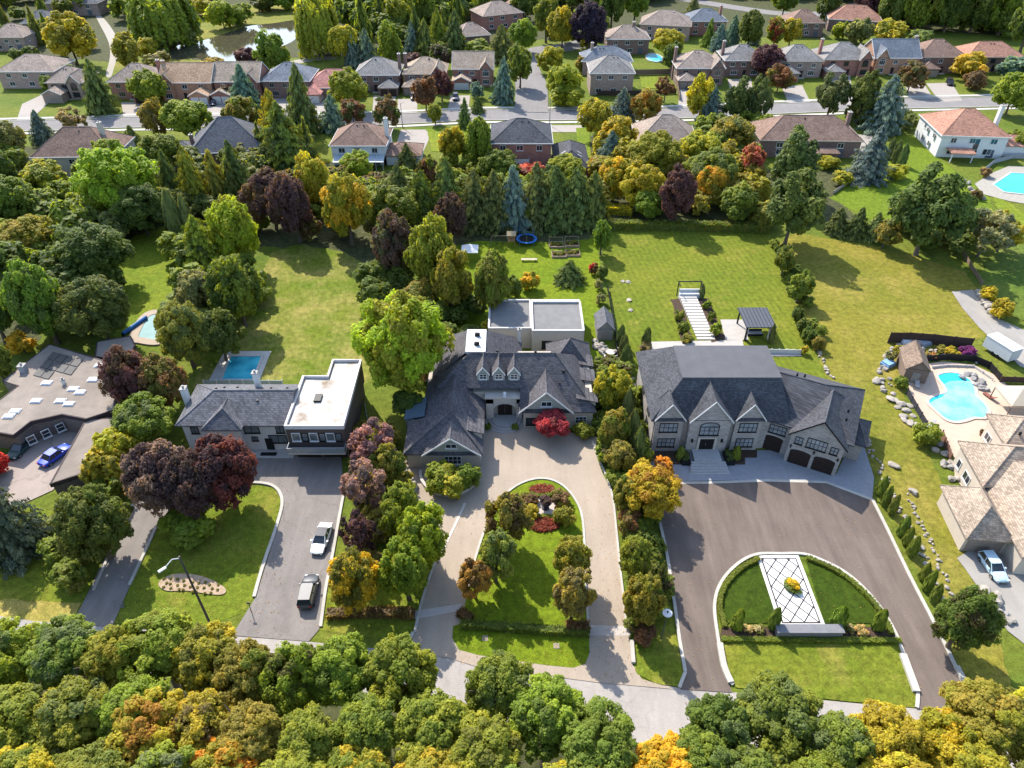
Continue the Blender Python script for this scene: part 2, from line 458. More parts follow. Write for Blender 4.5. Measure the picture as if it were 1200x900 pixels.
def crown_column(name, seed, leaves, ls, mat=None, taper=1.0):
    """Dense upright evergreen: vertical sprays, radius 1, z 0..1."""
    rd = random.Random(seed); vs, fs, cl, lf = [], [], [], []
    ph = [rd.uniform(0, 6.28) for _ in range(4)]

    def rad(z, a):
        base = min(1, (z + .03) * 9) ** .5 * max(.02, 1 - z ** (2.4 / taper)) ** .55
        return base * (1 + .13 * math.sin(3 * a + ph[0] + 5 * z) + .1 * math.sin(5 * a + ph[1] - 9 * z) + .07 * math.sin(9 * a + ph[2] + 14 * z))
    for i in range(leaves):
        z = rd.random() ** .9; a = rd.uniform(0, 6.283); r = rad(z, a) * rd.uniform(.82, 1.06)
        d = Vector((math.cos(a), math.sin(a), 0)); p = Vector((d.x * r, d.y * r, z))
        n = (d + Vector((0, 0, .35 + .8 * z)) + rdir(rd) * .6).normalized(); val = .5 + .5 * math.sin(3 * a + 11 * z + ph[3]) * rd.random()
        leaf(vs, fs, p, n, ls * rd.uniform(.7, 1.3), rd, 1.6); lv = rd.random(); cl += [val, val]; lf += [lv, lv]
    o = len(vs); n = 10; zs = [0, .25, .5, .75, .93]
    for z in zs:
        for k in range(n):
            a = 6.283 * k / n; r = rad(z, a) * .84; vs.append((r * math.cos(a), r * math.sin(a), z))
    for j in range(len(zs) - 1):
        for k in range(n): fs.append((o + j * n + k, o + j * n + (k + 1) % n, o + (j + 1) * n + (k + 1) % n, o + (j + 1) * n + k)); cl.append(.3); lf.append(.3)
    return leaf_mesh(name, vs, fs, cl, lf, mat or NEEDLE)


def crown_willow(name, seed, strands, ls):
    rd = random.Random(seed); vs, fs, cl, lf = [], [], [], []
    for s in range(strands):
        d = rdir(rd); d.z = abs(d.z) * .9 + .1; d.normalize(); p0 = d * rd.uniform(.55, .95); p0.z *= .9; val = rd.random()
        ln = rd.uniform(.5, 1.25) * (.5 + .6 * math.hypot(d.x, d.y)); m = int(ln * 26)
        for j in range(m):
            q = j / m; p = p0 + Vector((d.x * .16 * q, d.y * .16 * q, -ln * q)) + rdir(rd) * .05
            n = (Vector((d.x, d.y, .55 * (1 - q) + .15)) + rdir(rd) * .6).normalized()
            leaf(vs, fs, p, n, ls * rd.uniform(.7, 1.3), rd, 1.9); lv = rd.random(); cl += [val, val]; lf += [lv, lv]
    core(vs, fs, cl, lf, Vector((0, 0, .1)), .62, .2, rd); core(vs, fs, cl, lf, Vector((0, 0, -.3)), .6, .2, rd)
    return leaf_mesh(name, vs, fs, cl, lf, LEAF)


def trunk_mesh(seed, limbs=5):
    """Tapered trunk with limbs, base at z 0, top at z 1, radius in units of its own height."""
    rd = random.Random(seed); mb = MB()
    mb.tube((0, 0, 0), (.01, .01, .12), .048, .034, 8).tube((.01, .01, .11), (.0, .02, .55), .034, .024, 8).tube((0, .02, .54), (.02, 0, 1), .024, .008, 6)
    for k in range(limbs):
        a = 6.283 * k / limbs + rd.uniform(-.4, .4); z = rd.uniform(.4, .8); l = rd.uniform(.2, .34)
        mb.tube((0, .01, z), (l * math.cos(a), l * math.sin(a), z + l * .8), .016, .005, 5)
    return mb.mesh("trunk", BARK)


PROTO = {}


def protos():
    PROTO["near"] = [crown_round("crown", 10 + k, 100 + 6 * k, 34000, .0235, 1.0, .26, (.13, .26)) for k in range(5)]
    PROTO["mid"] = [crown_round("crown", 30 + k, 66 + 4 * k, 15000, .035, 1.05, .28, (.16, .30)) for k in range(7)]
    PROTO["far"] = [crown_round("crown", 50 + k, 36 + 2 * k, 4200, .060, 1.05, .27, (.2, .36)) for k in range(6)]
    PROTO["airy"] = [crown_round("crown", 70 + k, 34, 3600, .042, 1.0, .3, (.14, .26), gap=.15) for k in range(3)]
    PROTO["pine"] = [crown_round("crown", 80 + k, 40, 9000, .038, 1.0, .35, (.18, .32), NEEDLE, gap=.1) for k in range(3)]
    PROTO["shrub"] = [crown_round("crown", 90 + k, 20, 2600, .075, .95, .12, (.3, .42)) for k in range(4)]
    PROTO["spruce"] = [crown_spruce("crown", 100 + k, 17, 34, .042, tight=1.0) for k in range(4)]
    PROTO["spruce_big"] = [crown_spruce("crown", 180 + k, 24, 62, .025) for k in range(3)]
    PROTO["column"] = [crown_column("crown", 110 + k, 4800, .075) for k in range(4)]
    PROTO["bush"] = [crown_round("crown", 120 + k, 12, 500, .14, .95, .1, (.34, .46)) for k in range(3)]
    PROTO["willow"] = [crown_willow("crown", 130, 420, .045)]
    PROTO["lite"] = [crown_round("crown", 150 + k, 18, 900, .11, 1.0, .2, (.3, .45)) for k in range(3)]
    PROTO["tiny"] = [crown_round("crown", 170 + k, 14, 420, .15, 1.0, .22, (.3, .46)) for k in range(3)]
    PROTO["lite_spruce"] = [crown_spruce("crown", 160 + k, 12, 12, .075) for k in range(3)]
    PROTO["trunk"] = [trunk_mesh(140 + k) for k in range(4)]


protos()
_tn = [0]
C = dict(dg=(0.106, 0.146, 0.027), g=(0.159, 0.206, 0.027), mg=(0.21, 0.248, 0.027), bg=(0.236, 0.302, 0.023), yg=(0.328, 0.307, 0.027), y=(0.389, 0.294, 0.023), ol=(0.223, 0.205, 0.035), o=(0.462, 0.226, 0.029), r=(0.378, 0.036, 0.032), pu=(0.111, 0.058, 0.061),
         pl=(0.25, 0.155, 0.16), br=(0.163, 0.097, 0.044), bp=(0.089, 0.047, 0.037), bs=(0.136, 0.193, 0.162), gg=(0.194, 0.228, 0.073), sp=(0.124, 0.155, 0.041), ce=(0.142, 0.176, 0.051), pk=(0.378, 0.116, 0.089), pale=(0.231, 0.242, 0.105), tan=(0.263, 0.2, 0.084))


def plant(kind, bb, col, label, accent=None, amt=0.0, name=None, group=None, tall=None, ground=0.0, lod=None, cat=None):
    """A tree or shrub from its measured outline (x0, y0, x1, y1 on the photograph): base on the ground, true width and height."""
    _tn[0] += 1; rd = random.Random(_tn[0] * 7 + 3)
    x0, y0, x1, y1 = bb; y1 -= 11 if 'tall screen' in label else 0; cx, cy = (x0 + x1) / 2, (y0 + y1) / 2
    c = C[col] if isinstance(col, str) else col; jit = [rd.uniform(.9, 1.1) for _ in range(3)]; c = tuple(a * b * (.72 if kind == 'P' else 1) for a, b in zip(c, jit))
    conic = kind in "SC"
    nm = name or {"B": "broadleaf_tree", "N": "broadleaf_tree", "S": "spruce_tree", "C": "cedar_tree", "P": "pine_tree", "W": "willow_tree", "H": "shrub", "h": "flowering_shrub", "D": "airy_tree"}[kind]
    hj = rd.uniform(.93, 1.07); lean = (rd.uniform(-.03, .03), rd.uniform(-.03, .03))
    if conic:
        Y = G(cx, y1).y
        for _ in range(3):
            dist = depth(0, Y, 2); r = (x1 - x0) / 2 * dist / FPX; Y = G(cx, y1).y + r * .9
        h = max(r * 1.3, min(zat(y0, Y), r * (7 if kind == "S" else 9)))
        X = G(cx, cy, h * .4).x * (Y / G(cx, cy, h * .4).y) if False else (cx - 600) * depth(0, Y, h * .4) / FPX
        kr = (1.6 if 'tall screen' in label else 1.3) if kind == 'S' else (.74 if 'cypress' in label else .95); loc = (X, Y, ground); kr *= rd.uniform(.9, 1.15) if kind == 'S' else 1; sc = (r * kr, r * kr * rd.uniform(.9, 1.08), h * hj)
        zc = 0.0
    else:
        zc = 4.0
        for _ in range(5):
            p = G(cx, cy, zc); dist = depth(0, p.y, zc); rx = (x1 - x0) / 2 * dist / FPX; hv = (y1 - y0) / 2 * dist / FPX
            e = math.atan2(CAM_H - zc, p.y); k = (hv * hv - (rx * math.sin(e)) ** 2) / math.cos(e) ** 2
            rz = math.sqrt(k) if k > 0 else 0; lo, hi = (.62, 1.3) if kind in "Hh" else (.85, 1.75)
            rz = min(max(rz, lo * rx), hi * rx)
            zc = tall - rz if tall else rz * (.88 if kind in "Hh" else .97) + (0 if kind in "Hh" else .06 * rz + .4 if 'corner wood' not in label and 'top wood' not in label else -.15 * rz)
        loc = (p.x, p.y, ground); sc = (rx * 1.04, rx * rd.uniform(.95, 1.08), rz)
    px = (x1 - x0)
    if lod is None:
        lod = {"S": "spruce_big" if px > 30 else "spruce", "C": "column", "P": "pine", "W": "willow", "D": "airy", "N": "near"}.get(kind) or \
            (("shrub" if px > 13 else "bush") if kind in "Hh" else ("near" if px > 62 else "mid" if px > 34 else "far"))
    root = thing(nm, label, cat or ("shrub" if kind in "Hh" else "tree"), loc, 0, group)
    if not (kind in "Hh") or px > 26:
        tr = obj("trunk", rd.choice(PROTO["trunk"]), parent=root)
        th = (sc[2] * .8 if conic else zc + sc[2] * .45); tr.scale = (th * .85 + .6, th * .85 + .6, th); tr.rotation_euler = (0, 0, rd.uniform(0, 6))
    cr = obj("crown", rd.choice(PROTO[lod]), parent=root, loc=(0, 0, .25 if conic else zc), rz=rd.uniform(0, 6.283))
    cr.scale = sc; cr.rotation_euler = (lean[0], lean[1], cr.rotation_euler[2]); cr.color = (*c, amt); a = C[accent] if isinstance(accent, str) else (accent or c); cr["accent"] = [float(v) for v in a]
    return root


def hedge(pts, w, h, col, label, leaf_s=.16, dens=26, name="hedge", smooth=True, accent=None, amt=0.0, world=False, group=None):
    """Clipped hedge: solid twig core with leaves all over its sides and top, one plant run."""
    P = list(pts) if world else GP(pts)
    if smooth and len(P) > 2: P = smooth_line(P, False, 4)
    _tn[0] += 1; rd = random.Random(_tn[0]); vs, fs, cl, lf = [], [], [], []
    cm = strip_mb(P, w * .82, 0.0, h * .9)
    vs += cm.v; fs += cm.f; cl += [.3] * len(cm.f); lf += [.3] * len(cm.f)
    for a, b in zip(P[:-1], P[1:]):
        d = b - a; l = d.length
        if l < 1e-4: continue
        d.normalize(); nr = Vector((-d.y, d.x, 0)); per = 2 * h + w; m = int(l * per * dens) + 1
        for _ in range(m):
            q = rd.uniform(-h, w + h); s = rd.uniform(-.1, l + .1); wob = .08 * math.sin(s * 1.7 + a.x) * h
            if q < 0: p = a + d * s - nr * (w / 2) + Vector((0, 0, h + q)); n = -nr
            elif q > w: p = a + d * s + nr * (w / 2) + Vector((0, 0, h - (q - w))); n = nr.copy()
            else: p = a + d * s + nr * (q - w / 2) + Vector((0, 0, h + wob)); n = Vector((0, 0, 1))
            leaf(vs, fs, p + rdir(rd) * .07, (n + rdir(rd) * .7).normalized(), leaf_s * rd.uniform(.7, 1.3), rd); v = rd.random(); cl += [.5 + .3 * math.sin(s + a.y), ] * 2; lf += [v, v]
    o = obj(name, leaf_mesh(name, vs, fs, cl, lf, LEAF), label=label, cat="hedge", group=group)
    c = C[col] if isinstance(col, str) else col; o.color = (*c, amt); a = C[accent] if isinstance(accent, str) else (accent or c); o["accent"] = [float(v) for v in a]
    return o


# rocks
ROCKM = [M("pale limestone", (.36, .32, .27), .9, .25, 3, bmp=.6), M("grey fieldstone", (.30, .28, .26), .9, .3, 3, bmp=.6)]
_rocks = []


def rock_mesh(seed):
    rd = random.Random(seed); bm = bmesh.new(); bmesh.ops.create_icosphere(bm, subdivisions=2, radius=1)
    pl = [(rdir(rd), rd.uniform(.55, .85)) for _ in range(9)]
    for v in bm.verts:
        for n, d in pl:
            k = v.co.dot(n)
            if k > d: v.co -= n * (k - d)
        v.co *= rd.uniform(.95, 1.05)
    me = bpy.data.meshes.new("boulder"); bm.to_mesh(me); bm.free(); return me


for k in range(5):
    for mt in ROCKM:
        me = rock_mesh(k); me.materials.append(mt); _rocks.append(me)


def boulder(p, r, label, group, rd, dark=None, zs=.7, name="boulder"):
    i = rd.randrange(5) * 2 + (1 if (dark if dark is not None else rd.random() < .25) else 0)
    o = obj(name, _rocks[i], loc=(p[0], p[1], r * zs * .55 + (p[2] if len(p) > 2 else 0)), label=label, cat="boulder", group=group)
    o.scale = (r * rd.uniform(.85, 1.3), r * rd.uniform(.75, 1.0), r * zs * rd.uniform(.8, 1.15)); o.rotation_euler = (rd.uniform(-.2, .2), rd.uniform(-.2, .2), rd.uniform(0, 6.28)); return o


def grove(poly, n, r, col, label, accent=None, amt=0.0, seed=1, flatz=(.7, 1.1), name="woodland", spruce=.0, proto='lite', kind="stuff", world=False):
    """A wood that reads as one mass: many crowns in one object."""
    rd = random.Random(seed); P = list(poly) if world else GP(poly); q = [(p.x, p.y) for p in P]
    x0, x1, y0, y1 = min(a for a, _ in q), max(a for a, _ in q), min(b for _, b in q), max(b for _, b in q)
    vs, fs, cl, lf = [], [], [], []; k = 0; pts = []; tries = 0
    while k < n and tries < 6000:
        tries += 1; x, y = rd.uniform(x0, x1), rd.uniform(y0, y1); ins = False; j = len(q) - 1
        for i in range(len(q)):
            if (q[i][1] > y) != (q[j][1] > y) and x < (q[j][0] - q[i][0]) * (y - q[i][1]) / (q[j][1] - q[i][1]) + q[i][0]: ins = not ins
            j = i
        R0 = rd.uniform(*r)
        if not ins or any((x - a) ** 2 + (y - b) ** 2 < ((R0 + c) * .62) ** 2 for a, b, c in pts): continue
        pts.append((x, y, R0)); k += 1
        sp = rd.random() < spruce; me = PROTO["lite_spruce" if sp else proto][rd.randrange(3)]
        rz = R0 * rd.uniform(*flatz) if not sp else R0 * rd.uniform(2.6, 3.6); zc = 0.1 if sp else rz * .95
        if sp: R0 *= .8
        a = rd.uniform(0, 6.28); ca, sa = math.cos(a), math.sin(a); o = len(vs)
        for v in me.vertices:
            c = v.co; vs.append((x + R0 * (c.x * ca - c.y * sa), y + R0 * (c.x * sa + c.y * ca), zc + rz * c.z))
        cb = rd.random()
        fs += [tuple(o + i for i in p.vertices) for p in me.polygons]
        cl += [min(1, .55 * cb + .45 * d.value) for d in me.attributes["clump"].data]; lf += [d.value for d in me.attributes["leafv"].data]
    ob = obj(name, leaf_mesh(name, vs, fs, cl, lf, LEAF), label=label, kind=kind)
    c = C[col] if isinstance(col, str) else col; ob.color = (*c, amt); a = C[accent] if isinstance(accent, str) else (accent or c); ob["accent"] = [float(v) for v in a]
    return ob
# ------------------------------------------------------------------ house kit
FACE = {"f": 0.0, "r": R(90), "b": R(180), "l": R(-90)}
WFRAME = {"white": WHITEM, "black": BLACKM, "tan": M("beige window frame", (.42, .37, .30), .6, .05), "brown": M("brown window frame", (.08, .05, .04), .6, .1)}
_wm = {}


def win_mesh(w, h, n, m, fr, arch=False, pane=None):
    pane = pane or GLASS; k = (round(w, 2), round(h, 2), n, m, fr, arch, pane.name)
    if k in _wm: return _wm[k]
    mb = MB(); t, d = .09, .09
    mb.box(-w / 2, -w / 2 + t, -d, 0, 0, h).box(w / 2 - t, w / 2, -d, 0, 0, h).box(-w / 2 + t, w / 2 - t, -d, 0, 0, t).box(-w / 2 + t, w / 2 - t, -d, 0, h - t, h)
    mb.box(-w / 2 - .08, w / 2 + .08, -d - .06, 0, -.1, -.003)
    for i in range(1, n): x = -w / 2 + w * i / n; mb.box(x - .035, x + .035, -d + .02, -.035, t, h - t)
    for j in range(1, m): z = h * j / m; mb.box(-w / 2 + t, w / 2 - t, -d + .026, -.034, z - .03, z + .03)
    p = MB()
    if arch:
        n2 = 8; pl = [(w / 2 * math.cos(math.pi * q / n2), h - .02 + .28 * w * math.sin(math.pi * q / n2)) for q in range(n2 + 1)]
        o = len(p.v); p.add([(x, -.02, z) for x, z in pl], [tuple(range(n2 + 1))])
        for (xa, za), (xb, zb) in zip(pl[:-1], pl[1:]): mb.tube((xa, -.05, za), (xb, -.05, zb), .06, n=5)
    p.box(-w / 2 + .05, w / 2 - .05, -.03, -.012, .05, h - .05)
    _wm[k] = (mb.mesh("window", WFRAME[fr]), p.mesh("pane", pane)); return _wm[k]


GDOOR = {}


def garage_mesh(w, h, mat):
    k = (round(w, 2), round(h, 2), mat.name)
    if k not in GDOOR:
        mb = MB(); n = 4
        for i in range(n): mb.box(-w / 2, w / 2, -.06, .0, h * i / n + .012, h * (i + 1) / n - .012)
        for i in range(n):
            q = max(2, int(w / .8))
            for j in range(q): mb.box(-w / 2 + w * j / q + .08, -w / 2 + w * (j + 1) / q - .08, -.085, -.058, h * i / n + .09, h * (i + 1) / n - .09)
        GDOOR[k] = mb.mesh("garage_door", mat)
    return GDOOR[k]


class House:
    pane = None

    def __init__(s, name, label, loc, yaw=0.0, wall=None, roof=None, fr="white", cat="house", group=None):
        s.root = thing(name, label, cat, (loc[0], loc[1], 0), yaw, group); s.w, s.r, s.fr, s.F = wall, roof, fr, Matrix.Identity(4)

    def frame(s, x=0, y=0, a=0): s.F = Matrix.Translation((x, y, 0)) @ Matrix.Rotation(a, 4, 'Z'); return s

    def put(s, name, mb, mat, parent=None, label=None, smooth=False): return obj(name, mb, mat, parent or s.root, label=label, smooth=smooth)

    def walls(s, x0, x1, y0, y1, h, mat=None, z0=0.0, name="wall"):
        return s.put(name, MB().box(x0, x1, y0, y1, z0, h, s.F), mat or s.w)

    def hip(s, x0, x1, y0, y1, ze, zr, axis='x', i0=None, i1=None, mat=None, rc=None, deck=0.0, th=.2, wall=None, trim=None, ov=.35, dmat=None):
        """Roof over an eave rectangle; i0, i1: how far the ridge ends are set in (0 = gable). deck: flat top width."""
        if axis == 'y': T = s.F @ Matrix(((0, 1, 0, 0), (1, 0, 0, 0), (0, 0, 1, 0), (0, 0, 0, 1))); a0, a1, b0, b1 = y0, y1, x0, x1
        else: T = s.F; a0, a1, b0, b1 = x0, x1, y0, y1
        half = (b1 - b0) / 2; i0 = half if i0 is None else i0; i1 = half if i1 is None else i1; m = (b0 + b1) / 2 if rc is None else rc; d = deck / 2
        A, B, Cc, D = (a0, b0, ze), (a1, b0, ze), (a1, b1, ze), (a0, b1, ze)
        p, q, r_, t_ = (a0 + i0, m - d, zr), (a1 - i1, m - d, zr), (a1 - i1, m + d, zr), (a0 + i0, m + d, zr)
        mb = MB(); mb.slab([A, B, q, p], th, T).slab([Cc, D, t_, r_], th, T)
        if i0 > .01: mb.slab([D, A, p] + ([t_] if d else []), th, T)
        if i1 > .01: mb.slab([B, Cc, r_] + ([q] if d else []), th, T)
        o = s.put("roof", mb, mat or s.r)
        if not d:
            cap = MB(); cap.tube((p[0], p[1], p[2] + .0), (q[0], q[1], q[2] + .0), .09, n=5, T=T)
            for e, P_ in ((A, p), (D, p)) if i0 > .01 else (): cap.tube(e, P_, .08, n=5, T=T)
            for e, P_ in ((B, q), (Cc, q)) if i1 > .01 else (): cap.tube(e, P_, .08, n=5, T=T)
            s.put("ridge_cap", cap, mat or s.r, o)
        if d: s.put("roof_deck", MB().box(p[0] - .1, q[0] + .1, m - d - .1, m + d + .1, zr - .15, zr + .06, T), dmat or mat or s.r, o)
        for gi, xa in ((i0, a0), (i1, a1)):
            if gi <= .01:
                xw = xa + ov if xa == a0 else xa - ov; k = ov * (zr - ze) / half
                tri = [(b0 + ov, ze + k - th), (b1 - ov, ze + k - th), (m, zr - th - .02)]; g = MB(); x1_ = xw + (.25 if xa == a0 else -.25)
                g.add([(xw, y, z) for y, z in tri] + [(x1_, y, z) for y, z in tri], [(0, 1, 2), (5, 4, 3), (0, 3, 4, 1), (1, 4, 5, 2), (2, 5, 3, 0)], T)
                s.put("gable_wall", g, wall or s.w)
                if trim:
                    tm = MB(); sx = -1 if xa == a0 else 1
                    for bb in (b0, b1):
                        tm.add([(xa + sx * dx, y, z) for dx in (0.004, .07) for y, z in ((bb, ze - .24), (bb, ze + .03), (m, zr + .03), (m, zr - .24))],
                               [(0, 1, 2, 3), (7, 6, 5, 4), (1, 5, 6, 2), (0, 3, 7, 4), (0, 4, 5, 1), (3, 2, 6, 7)], T)
                    s.put("gable_trim", tm, trim)
        return o

    def window(s, x, z, w, h, face="f", at=0.0, n=2, m=1, fr=None, arch=False, pane=None):
        """Window in a wall face; x along the face's wall axis (local x for f/b, local y for l/r), at = the wall plane."""
        fm, pm = win_mesh(w, h, n, m, fr or s.fr, arch, pane or s.pane); a = FACE[face]
        T = s.F @ Matrix.Translation({"f": (x, at, z), "b": (x, at, z), "l": (at, x, z), "r": (at, x, z)}[face]) @ Matrix.Rotation(a, 4, 'Z')
        o = obj("window", fm, parent=s.root); o.matrix_local = T; obj("pane", pm, parent=o); return o

    def garage(s, x, w, h, face="f", at=0.0, mat=None, name="garage_door"):
        o = obj(name, garage_mesh(w, h, mat or WHITEM), parent=s.root); a = FACE[face]
        o.matrix_local = s.F @ Matrix.Translation({"f": (x, at, .05), "b": (x, at, .05), "l": (at, x, .05), "r": (at, x, .05)}[face]) @ Matrix.Rotation(a, 4, 'Z'); return o

    def door(s, x, w=1.0, h=2.1, at=0.0, mat=None, z=.15, face="f"):
        a = FACE[face]; T = s.F @ Matrix.Translation({"f": (x, at, z), "b": (x, at, z), "l": (at, x, z), "r": (at, x, z)}[face]) @ Matrix.Rotation(a, 4, 'Z')
        o = s.put("door", MB().box(-w / 2, w / 2, -.07, 0, 0, h, T), mat or BLACKM)
        s.put("handle", MB().box(w / 2 - .16, w / 2 - .1, -.13, -.07, h * .42, h * .52, T), CHROME, o); return o

    def chimney(s, x, y, z0, z1, w=.9, d=.7, mat=None):
        o = s.put("chimney", MB().box(x - w / 2, x + w / 2, y - d / 2, y + d / 2, z0, z1, s.F), mat or s.w)
        s.put("chimney_cap", MB().box(x - w / 2 - .08, x + w / 2 + .08, y - d / 2 - .08, y + d / 2 + .08, z1, z1 + .14, s.F).tube((x, y, z1 + .14), (x, y, z1 + .5), .16, n=8, T=s.F), M("chimney cap", (.4, .38, .35)), o); return o

    def vents(s, pts, r=.14, mat=None):
        for x, y, z in pts: s.put("roof_vent", MB().box(x - r, x + r, y - r, y + r, z - .2, z + .28, s.F), mat or BLACKM)

    def dormer(s, x, y0, y1, ze, zr, w, win=None, trim=None, wall=None):
        """Small gabled dormer whose face is at y0 and whose ridge dies into the roof at y1."""
        s.put("dormer_wall", MB().box(x - w / 2 + .12, x + w / 2 - .12, y0 + .15, y1 - .3, ze - 1.6, ze, s.F), wall or s.w)
        s.hip(x - w / 2, x + w / 2, y0 - .1, y1, ze, zr, 'y', 0, .02, trim=trim, wall=wall, th=.14, ov=.2)
        if win: s.window(x, ze - win[1] - .05, win[0], win[1], "f", y0 + .15, 2, 2)


ROOFS = dict(taupe=shingle("taupe shingles", (.36, .285, .235)), brown=shingle("brown shingles", (.29, .19, .145)), grey=shingle("grey shingles", (.155, .155, .165)),
             dark=shingle("charcoal shingles", (.095, .097, .108)), tan=shingle("tan shingles", (.50, .33, .21)), red=shingle("red brown shingles", (.44, .23, .16)),
             salmon=shingle("salmon shingles", (.52, .24, .20)), pgrey=shingle("pale grey shingles", (.29, .27, .25)), blue=shingle("blue grey shingles", (.20, .22, .25)),
             beige=shingle("beige brown shingles", (.43, .335, .25)))
WALLS = dict(brick=brickm("red brick", (.36, .135, .09)), dbrick=brickm("dark brown brick", (.20, .105, .08)), tbrick=brickm("taupe brick", (.34, .235, .185)), obrick=brickm("orange brick", (.50, .24, .13)),
             pbrick=brickm("pink brown brick", (.42, .27, .225)), white=M("white stucco", (.74, .73, .70), .85, .05, 1.5), cream=M("cream stucco", (.56, .50, .41), .85, .07, 1.5), grey=M("grey siding", (.33, .35, .38), .8, .08))
GD = dict(w=M("white garage door", (.68, .67, .65), .6, .04), t=M("taupe garage door", (.30, .25, .21), .6, .06), d=M("dark brown garage door", (.04, .028, .024), .5, .1))


def suburb(label, px, py, wpx, roof, wall, d=10.5, eave=5.4, rise=2.6, g=0, gd="w", front="gable", shape="hip", yaw=0.0, back=False, chim=0, dark=False):
    """Brick suburban house, placed by the middle of its near eave. g: side of the projecting garage (-1, 0, 1)."""
    rise = rise * 1.5; d += 2; c = G(px, py, eave); wd = wpx * 1.15 * depth(c.x, c.y, eave) / FPX; wl, rf = WALLS[wall], ROOFS[roof]
    rd = random.Random(int(px * 31 + py * 7)); fr = rd.choice(["white", "tan", "white", "brown"]) if not back else "white"
    h = House("brick_house" if "brick" in wall else "house", label, (c.x, c.y + .4), R(yaw), wl, rf, fr, group="houses along the far street")
    W = wd / 2 - .35
    h.walls(-W, W, 0, d, eave + .12)
    ins = 0 if shape == "gable" else None
    if shape == "gable": h.hip(-W - .35, W + .35, -.4, d + .4, eave, eave + rise + .5, 'x', 0, 0, trim=WHITEM)
    else: h.hip(-W - .4, W + .4, -.4, d + .4, eave, eave + rise, 'x' if wd > d + .5 else 'y', min(d / 2 + .4, W * .9), min(d / 2 + .4, W * .9)) if wd > d + .5 else h.hip(-W - .4, W + .4, -.4, d + .4, eave, eave + rise, 'y', W * .92, W * .92)
    ring = [Vector(q) for q in ((-W - .47, -.47, 0), (W + .47, -.47, 0), (W + .47, d + .47, 0), (-W - .47, d + .47, 0))]
    h.put("gutter", strip_mb(ring, .13, eave - .22, eave + .03, True), WHITEM if rd.random() < .6 else WFRAME["tan"])
    two = eave > 4.5
    up = [-.62, -.05, .6] if wd > 11 else [-.55, .5]
    if two:
        for k, u in enumerate(up): h.window(u * W, eave - 2.0, rd.choice([1.5, 1.7]), 1.35, "f", 0, 2, 1)
        for u in (.3, .7): h.window(d * u, eave - 2.0, 1.1, 1.3, "r" if px < 600 else "l", W if px < 600 else -W, 2, 1)
    if g:
        gx = g * (W - 2.9); gw, gdp = 2.95, 4.6
        h.walls(gx - gw, gx + gw, -gdp, .2, 2.75)
        h.hip(gx - gw - .35, gx + gw + .35, -gdp - .4, 1.2, 2.7, 4.3, 'y', (0 if front == "gable" and rd.random() < .5 else 2.9), .02, trim=WHITEM)
        if rd.random() < .6:
            for sx in (-1.35, 1.35): h.garage(gx + sx, 2.4, 2.15, "f", -gdp, GD[gd])
        else: h.garage(gx, 4.9, 2.15, "f", -gdp, GD[gd])
        ox = -g * W * .55
        if front in ("gable", "twin"):
            bx = -g * (W - 2.3)
            h.walls(bx - 2.0, bx + 2.0, -.9, .3, eave)
            h.hip(bx - 2.35, bx + 2.35, -1.3, d * .55, eave - .02, eave + rise * .8, 'y', 0, .02, trim=WHITEM)
            h.window(bx, eave - 2.1, 2.0, 1.5, "f", -.9, 3, 1, arch=True); h.window(bx, .8, 2.2, 1.5, "f", -.9, 3, 1)
        else: h.window(ox, .8, 2.1, 1.5, "f", 0, 3, 1)
        h.door(-g * .1 * W, at=0, mat=M("dark front door", (.05, .03, .03)))
        h.put("step", MB().box(-g * .1 * W - 1, -g * .1 * W + 1, -1.3, -.02, 0, .15), STONEC)
    elif back:
        for u in (-.6, .1): h.window(u * W, .8, 1.8, 1.4, "f", 0, 2, 1)
        h.door(.62 * W, 1.8, 2.1, 0, M("glass patio door", (.12, .14, .16), .1))
    else:
        h.window(-.5 * W, .8, 2.2, 1.5, "f", 0, 3, 1); h.window(.55 * W, .8, 2.2, 1.5, "f", 0, 3, 1); h.door(0.05 * W)
    if chim: h.chimney(chim * W * .99, d * .5, 0 if abs(chim) >= 1 else eave, eave + rise + .9, .9, 1.2)
    h.vents([(W * rd.uniform(-.3, .3), d * .5 - 1, eave + rise * .82) for _ in range(2)])
    return h


